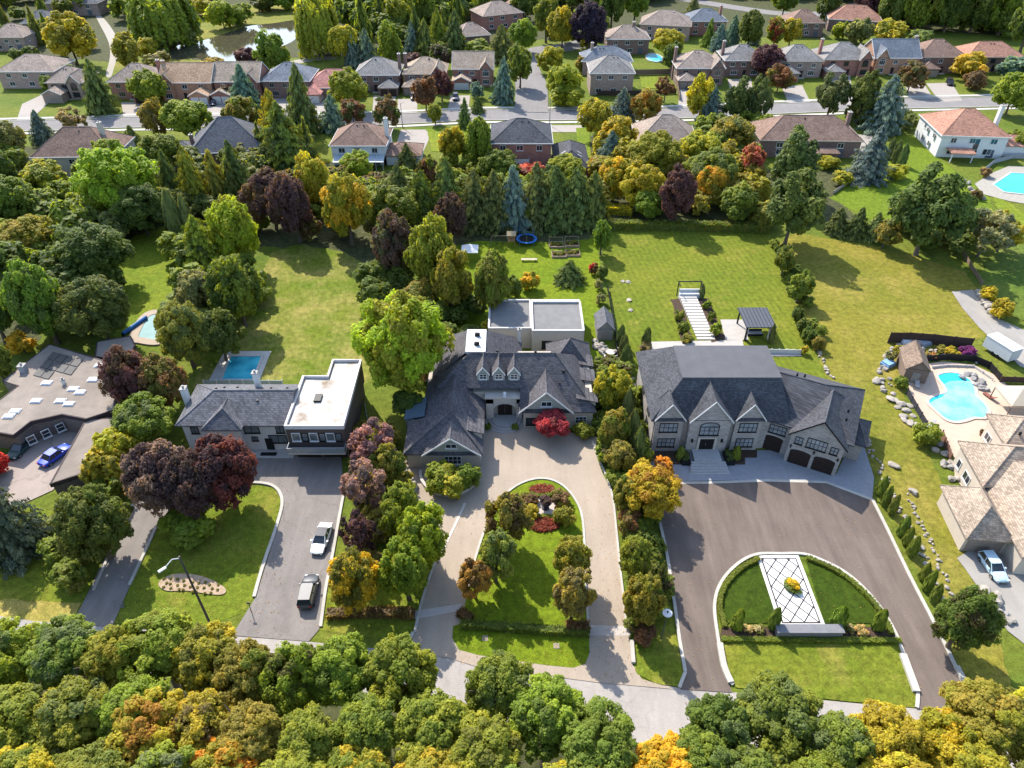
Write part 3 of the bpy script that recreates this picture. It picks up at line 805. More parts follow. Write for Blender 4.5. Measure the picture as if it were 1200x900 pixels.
# ------------------------------------------------------------------ cars
def car(label, p0, p1, paint, suv=False, hatch=False, L=4.7, name=None, van=False, group=None, glassroof=False):
    """Parked car between two measured points: p0 = nose, p1 = tail, on the ground."""
    a, b = G(*p0), G(*p1); mid = (a + b) / 2; d = a - b; yaw = math.atan2(d.y, d.x)
    Wd, Ht = (.95, 1.72) if suv else (.92, 1.45)
    root = thing(name or ("parked_suv" if suv else "parked_car"), label, "car", (mid.x, mid.y, .02), yaw, group)
    x = L / 2; zb, bz = .24, (1.02 if suv else .88)
    st = [(-x, .62, .42, bz * .80), (-x + .14, .86, .3, bz * .97), (-x + .7, 1.0, zb, bz * 1.02), (-.7, 1.0, zb, bz * 1.02), (.6, 1.0, zb, bz), (x - 1.05, .99, zb, bz * .95), (x - .35, .92, .28, bz * .80), (x - .07, .78, .34, bz * .66), (x, .55, .42, bz * .56)]
    vs, fs = [], []
    for X, k, z0, z1 in st:
        w = Wd * k; hs = [(-w * .9, z0), (-w, z0 + .18), (-w * 1.0, z1 - .2), (-w * .93, z1 - .06), (-w * .7, z1), (w * .7, z1), (w * .93, z1 - .06), (w, z1 - .2), (w, z0 + .18), (w * .9, z0)]
        vs += [(X, y, z) for y, z in hs]
    n = 10
    for i in range(len(st) - 1):
        for k in range(n): fs.append((i * n + k, i * n + (k + 1) % n, (i + 1) * n + (k + 1) % n, (i + 1) * n + k))
    fs += [tuple(range(n - 1, -1, -1)), tuple(range((len(st) - 1) * n, len(st) * n))]
    body = obj("body", MB().add(vs, fs), paint, root, smooth=True)
    try: body.data.set_sharp_from_angle(angle=R(38))
    except Exception: pass
    xa, xb = (-x + (.12 if (suv or hatch) else .75)), x - 1.25; xr0, xr1 = (-x + (.45 if (suv or hatch) else 1.45)), x - 2.15
    wb, wt = Wd * .9, Wd * .70; zr = Ht - .05
    cab = MB().add([(xa, -wb, bz - .04), (xb, -wb, bz - .06), (xb, wb, bz - .06), (xa, wb, bz - .04), (xr0, -wt, zr), (xr1, -wt, zr), (xr1, wt, zr), (xr0, wt, zr)],
                   [(0, 1, 5, 4), (1, 2, 6, 5), (2, 3, 7, 6), (3, 0, 4, 7), (4, 5, 6, 7)])
    obj("window_glass", cab, GLASS, root)
    rw = wt * 1.03
    obj("roof", MB().prism([(xr0 - .06, -rw * .95), (xr1 - .05, -rw), (xr1 + .1, -rw * .8), (xr1 + .1, rw * .8), (xr1 - .05, rw), (xr0 - .06, rw * .95)], zr - .02, Ht + .01), GLASS if glassroof else paint, root)
    pil = MB()
    for sy in (-1, 1):
        for (ax, az, bx_, bz_) in ((xa, bz - .04, xr0, zr), (xb, bz - .06, xr1, zr), ((xa + xb) / 2 - .1, bz, (xr0 + xr1) / 2, zr)):
            pil.tube((ax, sy * wb, az), (bx_, sy * wt, bz_), .045, n=5)
    obj("pillar", pil, paint, root)
    wr = .36 if suv else .33
    for sx in (-x + .85, x - .92):
        for sy in (-1, 1):
            wh = obj("wheel", MB().tube((sx, sy * (Wd - .2), wr), (sx, sy * (Wd + .015), wr), wr, n=14), RUBBER, root)
            obj("rim", MB().tube((sx, sy * (Wd + .005), wr), (sx, sy * (Wd + .03), wr), wr * .64, n=10), CHROME, wh)
    hl = M("headlamp glass", (.75, .77, .8), .1, .03, 3, .6); tl = M("tail lamp red", (.35, .01, .01), .2, .1, 3, .5)
    for sy in (-1, 1):
        obj("headlight", MB().box(x - .33, x - .13, sy * .62 - .16, sy * .62 + .16, bz * .60, bz * .72), hl, root)
        obj("tail_light", MB().box(-x + .0, -x + .16, sy * .66 - .14, sy * .66 + .14, bz * .68, bz * .86), tl, root)
        obj("mirror", MB().box(xb - .55, xb - .35, sy * (Wd + .09) - .09, sy * (Wd + .09) + .09, bz - .02, bz + .14), paint, root)
    return root


def paintm(name, c, metal=0.0):
    if name in MATS: return MATS[name]
    m, t, b = node_mat(name); b.inputs["Base Color"].default_value = (*c, 1); b.inputs["Roughness"].default_value = .42; b.inputs["Metallic"].default_value = metal
    b.inputs["Specular IOR Level"].default_value = .3; b.inputs["Coat Weight"].default_value = .12; b.inputs["Coat Roughness"].default_value = .06; MATS[name] = m; return m
# ------------------------------------------------------------------ ground, water, roads
GB = grass("rough grass", (.085, .135, .026), (.135, .165, .038), (.23, .20, .09), .25)
obj("ground", MB().add([(-3000, -1500, 0), (3000, -1500, 0), (3000, 4500, 0), (-3000, 4500, 0)], [(0, 1, 2, 3)]), GB, label="rough grassy ground under the whole neighbourhood", kind="structure")
FLOOR = M("leaf litter", (.050, .066, .022), .95, .45, .9, c2=(.085, .085, .035), bmp=.5)
LA = grass("bright lawn", (.115, .185, .024), (.175, .215, .032), (.30, .27, .09), .18)
LB = grass("worn lawn", (.092, .150, .020), (.132, .172, .028), (.30, .26, .14), .72, pscale=.06)
LC = grass("lush lawn", (.108, .175, .014), (.150, .205, .020), (.22, .24, .06), .1, .08, R(10))
LD = grass("striped lawn", (.105, .150, .022), (.150, .178, .030), (.24, .215, .075), .38, .24, R(-7))
LE = grass("sunburnt lawn", (.148, .162, .034), (.195, .185, .045), (.29, .235, .10), .52, pscale=.045)
LF = grass("front lawn", (.105, .165, .022), (.160, .190, .034), (.28, .24, .09), .42)
LG = grass("deep green turf", (.034, .062, .008), (.043, .074, .010), (.06, .11, .02), .0)
sheet("forest_floor", [(-250, 735), (60, 735), (250, 752), (520, 815), (640, 830), (700, 868), (770, 880), (860, 850), (1000, 838), (1250, 850), (1500, 1300), (-400, 1300)], .004, FLOOR, "leaf covered soil under the roadside woods", rag=.5)
sheet("forest_floor", [(-200, -60), (1400, -60), (1400, 8), (1215, 45), (1010, 30), (960, 45), (700, 40), (500, 60), (340, 68), (180, 78), (-200, 40)], .004, FLOOR, "shaded soil under the far woods at the top of the view", rag=1.0)
sheet("forest_floor", [(-60, 165), (140, 180), (320, 178), (470, 205), (680, 190), (700, 150), (830, 150), (900, 200), (985, 200), (1000, 262), (905, 262), (700, 258), (690, 282), (560, 288), (440, 330), (395, 292), (300, 290), (230, 282), (130, 290), (40, 400), (-80, 440)], .004, FLOOR, "bare soil under the tree belt between the two streets", rag=.8)
sheet("lawn", [(118, 302), (160, 276), (200, 262), (232, 272), (230, 300), (205, 330), (215, 380), (180, 400), (140, 400), (120, 350)], .008, LA, "bright back lawn behind the brown flat roofed house", rag=.4)
sheet("lawn", [(225, 455), (240, 410), (300, 335), (318, 296), (350, 286), (405, 296), (445, 320), (470, 440), (425, 450), (340, 460)], .008, LB, "worn back lawn beside the small blue pool", rag=.4)
sheet("lawn", [(485, 300), (560, 282), (640, 284), (698, 280), (706, 330), (718, 415), (722, 455), (690, 470), (520, 410)], .008, LC, "lush back lawn with play set and vegetable beds", rag=.3)
sheet("lawn", [(703, 266), (800, 269), (900, 273), (912, 305), (935, 368), (960, 425), (1005, 515), (1000, 560), (745, 560), (735, 430), (712, 330)], .008, LD, "wide mown back lawn behind the gabled stone mansion")
sheet("lawn", [(908, 290), (930, 272), (1000, 285), (1060, 297), (1130, 318), (1150, 345), (1170, 390), (1070, 420), (1060, 470), (1100, 560), (1140, 650), (1165, 730), (1190, 830), (1130, 800), (1095, 710), (1040, 590), (985, 475), (950, 400)], .008, LE, "dry yellow lawn beyond the boulder wall", rag=.25)
sheet("lawn", [(972, 232), (1020, 196), (1050, 160), (1082, 158), (1090, 180), (1115, 196), (1160, 230), (1165, 262), (1110, 268), (1020, 258)], .008, grass("shady bright lawn", (.10, .165, .018), (.135, .195, .026), (.2, .22, .05), .05), "vivid green lawn beside the white far house", rag=.3)
sheet("lawn", [(-80, 590), (40, 590), (90, 610), (120, 640), (100, 705), (88, 716), (-80, 712)], .008, LF, "front lawn in front of the brown flat roofed house", rag=.2)
sheet("verge", [(-80, 700), (95, 706), (86, 732), (-80, 722)], .012, grass("verge grass", (.18, .19, .05), (.25, .23, .08), (.42, .34, .18), .7), "dry grass verge by the road", rag=.2)
sheet("lawn", [(170, 640), (185, 615), (230, 590), (300, 569), (322, 572), (329, 587), (322, 618), (311, 650), (303, 675), (297, 700), (285, 718), (240, 735), (133, 730), (150, 690)], .010, LF, "island lawn between the two driveways of the white house")
sheet("lawn", [(372, 738), (380, 690), (400, 640), (500, 640), (498, 690), (484, 745), (470, 752)], .010, LF, "shaded front lawn under the plum trees")

ROADM = paving("pale worn asphalt", (.37, .335, .30), R(80), .08, .18, .1)
ASPH = paving("warm brown asphalt", (.165, .130, .108), R(-22), .17, 0, .10)
DGREY = paving("grey asphalt", (.235, .21, .19), R(10), .10, .25, .1)
CONC = paving("beige concrete", (.385, .315, .245), R(4), .06, .0, .07)
PAVE = M("blue grey pavers", (.30, .31, .33), .85, .1, 1.6, stain=.2)
sheet("road", [(-160, 716), (0, 722), (40, 728), (130, 735), (250, 744), (360, 752), (480, 764), (600, 778), (700, 790), (800, 807), (905, 815), (1000, 824), (1080, 831), (1250, 842), (1450, 860), (1450, 925), (1200, 905), (900, 880), (772, 872), (700, 868), (520, 830), (250, 795), (-160, 772)], .012, ROADM, "pale residential road along the wooded edge")
fs = [(-160, 152), (75, 146.5), (150, 143.5), (300, 142), (450, 140), (560, 135), (640, 135), (720, 134), (790, 133), (900, 128), (1000, 124), (1060, 121.5), (1160, 119.5), (1330, 114)]
FST = smooth_line(GP(fs), False, 5)
obj("road", strip_mb(FST, 9.0, -.2, .06), paving("grey street asphalt", (.24, .225, .215), R(90), .06, .12, .08), label="far residential street running between the brick houses", kind="structure")


def offs(P, d):
    out = []
    for i in range(len(P)):
        a, c = P[max(0, i - 1)], P[min(len(P) - 1, i + 1)]; t = (c - a).normalized(); out.append(P[i] + Vector((-t.y, t.x, 0)) * d)
    return out


for d, nm in ((6.6, "pavement"), (-6.6, "pavement")):
    obj(nm, strip_mb(offs(FST, d), 1.5, -.2, .13), STONEC, label=("pavement on the near side" if d < 0 else "pavement on the house side") + " of the far street", kind="structure")
for d in (4.65, -4.65): obj("kerb", strip_mb(offs(FST, d), .3, -.2, .18), CURB, label="concrete kerb on the " + ("near" if d < 0 else "house") + " side of the far street", kind="structure")
SST = smooth_line(GP([(622, 132), (623, 115), (622, 98), (616, 84), (614, 70), (632, 60), (660, 56), (690, 50)]), False, 5)
obj("road", strip_mb(SST, 10.5, -.2, .19), MATS["grey street asphalt"], label="side street leading uphill from the junction", kind="structure")
obj("road", strip_mb(smooth_line(GP([(770, -6), (850, 7), (905, 15), (950, 17), (985, 12), (1030, 0)]), False, 5), 9, -.2, .06), MATS["grey street asphalt"], label="short street behind the farthest houses", kind="structure")
WATER = water("pond water", (.055, .05, .03), .03)
sheet("meadow", [(128, 88), (140, 45), (185, 35), (215, 20), (270, 10), (350, 0), (352, 24), (262, 40), (186, 62), (231, 70), (300, 80), (180, 92)], .008, grass("reedy meadow", (.13, .165, .04), (.20, .20, .06), (.26, .21, .09), .5), "reedy meadow around the pond", rag=.8)
sheet("pond", [(186, 62), (205, 54), (232, 49), (262, 40), (290, 31), (322, 27), (352, 24), (349, 42), (336, 52), (312, 60), (292, 71), (262, 73), (240, 74), (231, 68), (205, 70)], .02, WATER, "still brown pond reflecting the sky between reeds", smooth=True, kind="structure")
sheet("path", [(112, 18), (122, 22), (136, 42), (139, 60), (134, 78), (130, 90), (124, 88), (128, 72), (129, 58), (125, 44)], .012, M("worn footpath", (.36, .33, .28), .9, .12, 1.2), "pale footpath leading to the pond", smooth=True)
sheet("path", [(340, 72), (362, 68), (392, 66), (392, 69), (364, 72), (342, 76)], .012, M("worn footpath", (.36, .33, .28)), "curved path by the willow", smooth=True)
# driveways of the far street, each from its garage to the road
for pts, lab in (([(466, 116), (489, 116), (489, 138), (466, 138)], "wide concrete driveway of the brick house with two red maples"), ([(312, 112), (352, 112), (352, 138), (312, 138)], "grey driveway of the dark roofed brick house"),
                 ([(358, 118), (388, 118), (392, 138), (356, 138)], "driveway with a white car by the salmon roofed bungalow"), ([(438, 112), (464, 112), (462, 135), (436, 135)], "driveway of the hip roofed house beside the salmon roof"),
                 ([(528, 112), (551, 112), (548, 133), (524, 133)], "driveway of the tan roofed house with white garage doors"), ([(470, 152), (508, 152), (496, 178), (462, 176)], "concrete driveway beside the brown roofed white walled house"),
                 ([(142, 120), (172, 120), (170, 142), (146, 142)], "driveway of the taupe roofed red brick house"), ([(205, 117), (233, 117), (234, 142), (205, 142)], "driveway of the orange brick house"), ([(245, 116), (266, 116), (262, 142), (240, 142)], "driveway with a dark car left of the spruce"),
                 ([(26, 122), (56, 108), (62, 116), (30, 146), (18, 146)], "driveway of the pinkish corner house"), ([(797, 98), (823, 98), (820, 132), (794, 132)], "driveway of the twin gabled taupe house"),
                 ([(916, 102), (940, 100), (952, 125), (926, 127)], "driveway of the grey roofed house by the brown tree"), ([(1057, 90), (1077, 89), (1096, 119), (1068, 121)], "driveway of the charcoal roofed house"), ([(1085, 98), (1115, 97), (1128, 118), (1102, 120)], "driveway with a black pickup"),
                 ([(966, 90), (996, 90), (1002, 122), (972, 124)], "driveway hidden behind the row of pines"), ([(853, 93), (880, 92), (886, 128), (860, 130)], "driveway behind the dark pines"), ([(1000, 158), (1022, 158), (1024, 190), (1004, 195)], "side patio of the long brown roofed house"), ([(640, 150), (646, 150), (646, 197), (638, 197)], "narrow side drive beside the red brick house"),
                 ([(645, 147), (683, 147), (684, 155), (645, 155)], "front drive of the charcoal roofed garage wing")):
    sheet("driveway", pts, .014, M("driveway concrete", (.37, .33, .29), .9, .1, 1.2, stain=.2), lab)
sheet("lawn", [(675, 150), (690, 150), (694, 205), (680, 205)], .010, LA, "narrow strip of grass beside the garage wing with roof lights")
sheet("lawn", [(500, 151), (578, 148), (575, 172), (506, 178)], .010, LA, "street lawn beside the concrete driveway", rag=.3)
for pts, lab in (([(1075, 128), (1200, 124), (1320, 120), (1320, 112), (1060, 117)], "verge"),): pass

# ------------------------------------------------------------------ driveways and kerbs of the big lots
sheet("driveway", [(156, 588), (170, 575), (200, 560), (210, 535), (285, 530), (400, 535), (403, 575), (396, 620), (384, 690), (374, 738), (362, 752), (272, 745), (300, 700), (315, 652), (326, 615), (331, 588), (322, 572), (300, 566), (240, 575), (195, 602), (184, 620), (152, 688), (131, 736), (86, 729), (100, 702), (125, 650)], .014, DGREY, "grey asphalt driveway looping in front of the white house")
kerb([(162, 578), (150, 607), (128, 652), (110, 692)], "pale kerb on the hedge side of the narrow driveway", .45)
kerb([(183, 619), (168, 652), (152, 686)], "pale kerb on the lawn side of the narrow driveway", .45)
kerb([(232, 575), (270, 568), (300, 566), (322, 571), (331, 588), (324, 618), (313, 650), (305, 675), (298, 700)], "curved white kerb round the island lawn", .55)
kerb([(404, 573), (398, 605), (390, 650), (382, 690), (376, 735)], "long white kerb beside the plum trees", .5)
sheet("driveway", [(474, 545), (560, 555), (564, 500), (610, 498), (700, 512), (697, 530), (706, 555), (716, 575), (722, 620), (728, 680), (737, 745), (741, 778), (752, 796), (790, 808), (700, 800), (560, 782), (528, 772), (505, 768), (482, 756), (490, 722), (498, 690), (508, 655), (520, 632), (500, 608), (478, 590)], .016, CONC, "beige concrete driveway looping round the oval garden")
kerb([(545, 590), (535, 612), (524, 635), (518, 650)], "flush pale concrete band across the drive", .45, .03, mat=M("light concrete band", (.58, .53, .47), .9, .08))
kerb([(694, 518), (700, 535), (711, 560), (718, 585), (722, 620), (727, 670), (735, 740)], "pale kerb along the planted strip", .35)
kerb([(740, 752), (742, 778)], "thick white kerb end by the lamp lawn", .6, .3)
kerb([(486, 742), (492, 715), (500, 688), (510, 660)], "pale kerb along the plum tree lawn", .4)
kerb([(480, 752), (484, 742)], "kerb end near the road under the woods", .5, .2)
sheet("apron", [(487, 716), (541, 708), (540, 716), (486, 726)], .020, M("light concrete slab", (.47, .43, .39), .9, .08, 2), "light concrete band across the drive mouth"); sheet("apron", [(690, 733), (738, 734), (739, 745), (690, 745)], .020, M("light concrete slab", (.5, .47, .43)), "second light concrete band across the drive mouth")
isl = [(540, 735), (548, 690), (560, 645), (572, 612), (586, 588), (602, 572), (622, 563), (642, 562), (660, 570), (674, 586), (682, 606), (685, 640), (687, 690), (690, 745)]
sheet("lawn", isl, .018, LC, "oval island lawn with flower beds and small trees", smooth=False)
kerb(isl[1:], "pale kerb round the oval island lawn", .4)
sheet("lawn", [(531, 734), (545, 730), (690, 744), (691, 765), (686, 778), (672, 783), (640, 780), (560, 768), (538, 762), (530, 748)], .020, LC, "front lawn below the clipped hedge")
sheet("lawn", [(742, 750), (745, 745), (772, 680), (790, 735), (801, 790), (796, 805), (770, 802), (746, 790), (741, 772)], .018, LF, "small lawn with the disc topped garden lamp")
sheet("driveway", [(765, 566), (900, 563), (968, 565), (1024, 587), (1065, 674), (1100, 740), (1131, 803), (1128, 829), (1074, 832), (1060, 771), (1050, 745), (1035, 718), (1015, 693), (991, 672), (967, 659), (942, 650), (888, 650), (869, 658), (852, 673), (841, 691), (837, 713), (841, 747), (849, 788), (858, 812), (797, 808), (804, 790), (793, 740), (783, 660), (773, 606)], .016, ASPH, "warm brown asphalt driveway sweeping round the half oval garden")
kerb([(771, 604), (777, 630), (783, 660), (792, 720), (797, 755), (803, 788)], "white kerb beside the lamp lawn", .5)
kerb([(803, 788), (796, 806)], "white kerb end at the road", .5, .1)
kerb([(1022, 586), (1042, 626), (1065, 674), (1100, 742), (1131, 806)], "long pale kerb beside the cypress row", .55)
kerb([(859, 803), (849, 788), (841, 747), (837, 713), (841, 691), (852, 673), (869, 658), (888, 650), (915, 649.5), (942, 650), (967, 659), (991, 672), (1015, 693), (1035, 718), (1050, 745), (1060, 771), (1074, 806), (1074, 830)], "white kerb round the half oval garden", .5)
kerb([(1057, 768), (1065, 790), (1073, 812)], "raised white kerb wing at the drive mouth", 1.0, .35); kerb([(843, 755), (848, 782), (856, 801)], "raised white kerb wing beside the mown bank", .9, .3)
kerb([(1120, 782), (1133, 808)], "raised kerb wing under the dark tree", .8, .3)
sheet("lawn", [(843, 752), (1056, 752), (1064, 775), (1074, 806), (1074, 830), (990, 822), (905, 812), (862, 806), (850, 788)], .020, grass("banked lawn", (.105, .155, .022), (.160, .180, .036), (.28, .24, .10), .45, .15, R(90)), "mown bank between the half oval garden and the road")
sheet("flower_bed", [(845, 735), (1048, 735), (1055, 752), (843, 752)], .022, MULCH, "mulched bed in front of the stone bench")
sheet("turf", [(849, 731), (846, 712), (850, 694), (860, 679), (874, 666), (891, 657), (911, 731)], .024, LG, "deep green turf left of the patterned terrace", smooth=False)
sheet("turf", [(944, 656), (962, 663), (985, 675), (1008, 694), (1024, 714), (1031, 731), (966, 731)], .024, LG, "deep green turf beside the yellow flower bank of the half oval garden")
# drive by the tan house and the far-right gravel
GRAV = paving("pale gravel", (.33, .305, .27), R(-35), .08, 0, .1)
sheet("driveway", [(1122, 655), (1135, 645), (1230, 640), (1400, 690), (1400, 800), (1205, 760), (1180, 740), (1165, 715), (1140, 680)], .014, GRAV, "pale drive in front of the tan roofed house", rag=.1)
sheet("driveway", [(1115, 342), (1140, 340), (1152, 352), (1172, 375), (1230, 400), (1260, 450), (1195, 430), (1175, 410), (1148, 385), (1128, 362)], .014, GRAV, "grey gravel drive behind the white storage trailer")
sheet("lawn", [(1140, 330), (1170, 290), (1220, 270), (1420, 300), (1420, 400), (1260, 410), (1190, 372)], .010, grass("rough dark meadow", (.075, .13, .03), (.11, .155, .04), (.2, .19, .08), .3), "rough dark meadow beside the gravel drive", rag=.5)
sheet("lawn", [(1175, 262), (1160, 225), (1200, 250), (1300, 250), (1300, 285)], .010, LA, "bright grass beyond the far pool", rag=.4)
# forecourt of the flat roofed house
sheet("driveway", [(-80, 545), (0, 540), (20, 530), (70, 500), (100, 500), (105, 560), (70, 566), (62, 575), (25, 592), (-80, 600)], .014, paving("pinkish concrete", (.36, .30, .26), 0, .07, .35, .1), "pinkish concrete forecourt with a blue car")
# ------------------------------------------------------------------ far houses
for a in (("pinkish brick corner house with a blank side wall near the footpath", 28, 84, 60, "taupe", "pbrick", 12, 5.4, 2.4, 0, "w", "x", "hip", 0, True, 0),
          ("small taupe roofed brick house behind the dark spruce by the path", 74, 97, 38, "taupe", "tbrick", 9, 5.0, 2.2, -1, "t"),
          ("red brick house with taupe hip roof and end chimney, left of the orange brick house", 153, 96, 50, "taupe", "brick", 10, 5.4, 2.6, 1, "d", "hip", "hip", 0, False, 1),
          ("orange brick house with tan gable roof and arched front window", 216, 97, 54, "tan", "obrick", 10, 5.4, 2.6, 1, "w", "gable", "gable", 0, False, -1),
          ("tan roofed brick house behind the blue spruce, right of the orange brick house", 276, 96, 48, "beige", "brick", 10, 5.4, 2.6, -1, "w", "gable", "gable"),
          ("dark brick house with charcoal roof, left of the salmon roof", 334, 95, 50, "blue", "dbrick", 11, 5.4, 2.6, 0, "w", "x", "hip", 0, False, 0),
          ("low house with bright salmon roof", 388, 103, 58, "salmon", "pbrick", 11, 3.4, 2.6, -1, "w", "hip", "hip"),
          ("dark brick house with pale grey hip roof and projecting garage, right of the salmon roof", 441, 88, 46, "pgrey", "dbrick", 10, 5.4, 2.6, 1, "d", "hip", "hip", 0, False, 1),
          ("taupe roofed brick house with small front gable behind the red maples", 497, 87, 44, "beige", "dbrick", 10, 5.4, 2.5, -1, "t", "gable", "hip", 0, False, -1),
          ("red brick house with plain tan roof and white twin garage doors", 554, 81, 43, "beige", "brick", 9, 5.4, 2.4, -1, "w", "gable", "gable"),
          ("tall taupe brick house with grey roof at the junction corner", 718, 86, 46, "pgrey", "tbrick", 10, 6.8, 2.6, 0, "w", "x", "hip", 0, True, 0),
          ("grey roofed brick house tucked behind the tall corner house", 712, 72, 52, "blue", "tbrick", 9, 4.6, 2.4, 0, "w", "x", "hip", 0, True, -.6),
          ("plain taupe roofed brick house behind the turquoise garden pool", 737, 46, 44, "taupe", "dbrick", 10, 5.4, 2.4, 0, "w", "x", "hip", 0, True, .3),
          ("brown roofed brick house with two hips behind the bright maple", 780, 30, 52, "taupe", "pbrick", 12, 5.4, 2.8, 0, "w", "x", "hip", -12, True, 0),
          ("red brick house with blue grey hip roof near the top of the view", 830, 25, 40, "blue", "brick", 10, 5.4, 2.4, 0, "w", "x", "hip", 0, True, .8),
          ("taupe roofed brick house with twin gables and projecting garage", 822, 80, 50, "taupe", "dbrick", 11, 5.4, 2.6, -1, "t", "twin", "hip", 0, False, -1),
          ("pale grey roofed brick house beside the purple tree", 874, 71, 42, "pgrey", "dbrick", 10, 5.4, 2.5, 0, "t", "hip", "hip", 0, False, -1),
          ("pale grey roofed house with projecting garage right of the purple tree", 940, 72, 46, "pgrey", "tbrick", 10, 5.4, 2.6, -1, "t", "hip", "hip", 0, False, 0),
          ("orange brick house with mixed grey gables and end chimney", 995, 70, 50, "pgrey", "brick", 11, 5.4, 2.7, -1, "t", "twin", "hip", 0, False, -1),
          ("wide charcoal roofed house with orange brick end wall", 1053, 68, 48, "blue", "obrick", 10, 5.4, 2.8, 1, "w", "gable", "gable", 0, False, 0),
          ("brown hip roofed brick house with projecting garage and black pickup", 1106, 67, 50, "brown", "dbrick", 11, 5.4, 2.8, -1, "t", "hip", "hip", 0, False, -1),
          ("low red roofed brick house behind the golden shrub", 1168, 67, 60, "red", "dbrick", 10, 5.0, 2.4, 0, "t", "hip", "hip", 0, False, 0),
          ("brown roofed brick house on the back street, left of the bright green bushes", 946, 27, 38, "brown", "dbrick", 10, 5.2, 2.6, 0, "w", "x", "hip", 0, True, 0),
          ("red brown hip roofed house at the edge of the far wood", 1003, 24, 52, "red", "dbrick", 11, 4.6, 3.0, 0, "w", "x", "hip", -15, True, 0),
          ("long red brick house with several brown hips beside the top wood", 590, 17, 46, "taupe", "brick", 12, 5.6, 2.6, 0, "w", "x", "hip", 25, True, 0),
          ("lower brown hip roofed house in front of the long brick house", 556, 42, 34, "taupe", "dbrick", 10, 3.6, 2.4, 0, "w", "x", "hip", 18, True, 0),
          ("grey roofed house partly cut by the picture corner", 6, 44, 36, "taupe", "tbrick", 10, 5, 2.4, 0, "w", "x", "hip", 0, True, 0),
          ("grey roofed house behind the pale birch by the footpath", 42, 27, 32, "grey", "tbrick", 10, 5, 2.4, 0, "w", "x", "hip", 0, True, 0),
          ("wide grey roofed house at the top edge behind the footpath", 82, 4, 56, "grey", "tbrick", 11, 5, 2.4, 0, "w", "x", "hip", 0, True, 0),
          ("brown roofed house at the top edge above the side street", 604, 10, 20, "brown", "dbrick", 10, 5, 2.4, 0, "w", "x", "hip", 0, True, 0)):
    suburb(*a)
# near side of the far street: the backs of these houses face us
s1 = suburb("brown hip roofed house with cream back wall and a brick chimney at its corner", 84, 184, 84, "brown", "cream", 11, 5.2, 3.4, 0, "w", "x", "hip", 2, True, .6)
s2 = suburb("charcoal roofed house nearly hidden by the tree belt", 266, 178, 76, "grey", "dbrick", 13, 4.2, 4.2, 0, "w", "x", "hip", 12, True, 0)
s2.frame(-12.5, 3.5, 0).walls(-4.5, 4.5, 0, 8, 3.2); s2.hip(-5, 5, -.4, 8.4, 3.1, 5.2); s2.chimney(3.4, 3, 3, 6.8)
s3 = suburb("white and grey house with brown hip roof and a glazed back porch", 419, 171, 58, "brown", "white", 10, 5.2, 2.6, 0, "w", "x", "hip", 0, True, .98)
s3.frame(11.2, 0, 0).walls(-5, 4.4, 0, 8, 2.7); s3.hip(-5.4, 4.8, -.4, 8.4, 2.6, 4.6)
pg = MB(); s3.put("porch_roof", MB().slab([(-17.5, -3.6, 2.2), (-4.5, -3.6, 2.2), (-4.5, -.1, 2.9), (-17.5, -.1, 2.9)], .08, s3.F), M("grey porch glass", (.42, .48, .52), .25, .1, 2, .5))
for k in range(8): pg.box(-17.5 + 1.82 * k, -17.4 + 1.82 * k, -3.6, -3.5, 0, 2.12, s3.F).tube((-17.45 + 1.82 * k, -3.55, 2.25), (-17.45 + 1.82 * k, -.1, 2.95), .05, n=4, T=s3.F)
s3.put("porch_frame", pg, WHITEM)
s4 = suburb("tall red brick house with charcoal roof and white French windows", 611, 168, 64, "dark", "brick", 11, 7.4, 2.6, 0, "w", "x", "hip", 0, True, 0)
s4.frame(12.6, -4, 0).walls(-4.2, 4.2, 0, 15, 2.9); s4.hip(-4.5, 4.5, -.4, 15.4, 2.8, 5.6, 'y', 4.4, 4.4)
for sx in (-1, 1):
    for yy in (2.5, 4.6): s4.put("roof_light", MB().slab([(sx * 1.4, yy, 5.0), (sx * 2.6, yy + .25, 4.25), (sx * 2.6, yy + .5, 4.25), (sx * 1.4, yy + .25, 5.0)], .05, s4.F @ Matrix.Translation((0, 0, .1))), WHITEM)
s4.frame(); s4.put("balcony", MB().box(-2, 2, -1.6, 0, 2.7, 2.85).box(-2, 2, -1.6, -1.54, 2.85, 3.8).box(-2, -1.94, -1.54, 0, 2.85, 3.8).box(1.94, 2, -1.54, 0, 2.85, 3.8), WHITEM)
s5 = suburb("pinkish brown roofed bungalow among the yellow trees", 782, 170, 64, "taupe", "tbrick", 13, 3.0, 3.6, 0, "w", "x", "hip", -4, True, 0)
s6 = suburb("long brown roofed brick house beside the two tall pines", 952, 165, 104, "brown", "dbrick", 11, 4.6, 2.9, 0, "w", "x", "hip", -2, True, .82)
s6.frame(3, -3).walls(-3.6, 3.6, 0, 3, 2.5); s6.hip(-4, 4, -.4, 3.2, 2.4, 3.2, 'x', 1, 1)
s7 = suburb("big white house with red brown roof beside the far pool", 1145, 160, 68, "red", "white", 14, 5.8, 3.0, 0, "w", "x", "hip", -5, True, .96)
s7.frame(12.5, 2).walls(-4.5, 7, 0, 8, 3.0, z0=0); s7.hip(-4.9, 7.4, -.4, 8.4, 2.9, 4.4); s7.frame(-3.4, -4).hip(-3, 3, -.2, 3.8, 2.6, 3.2, 'x', .5, .5)
for x in (-2.6, 2.6): s7.put("porch_post", MB().box(x - .12, x + .12, .1, .34, 0, 2.45, s7.F), WHITEM)

s7.frame(); s7.put("stair_window", MB().box(.2, 1.5, -.06, 0, .6, 5.0), GLASS); s7.window(4.2, .9, 2.2, 1.6, "f", 0, 2, 1)
for yy in (4, 8.5): s7.window(yy, 3.6, 1.1, 1.3, "l", -8.6, 2, 1); s7.window(yy + 1.5, .9, 1.2, 1.4, "l", -8.6, 2, 1)

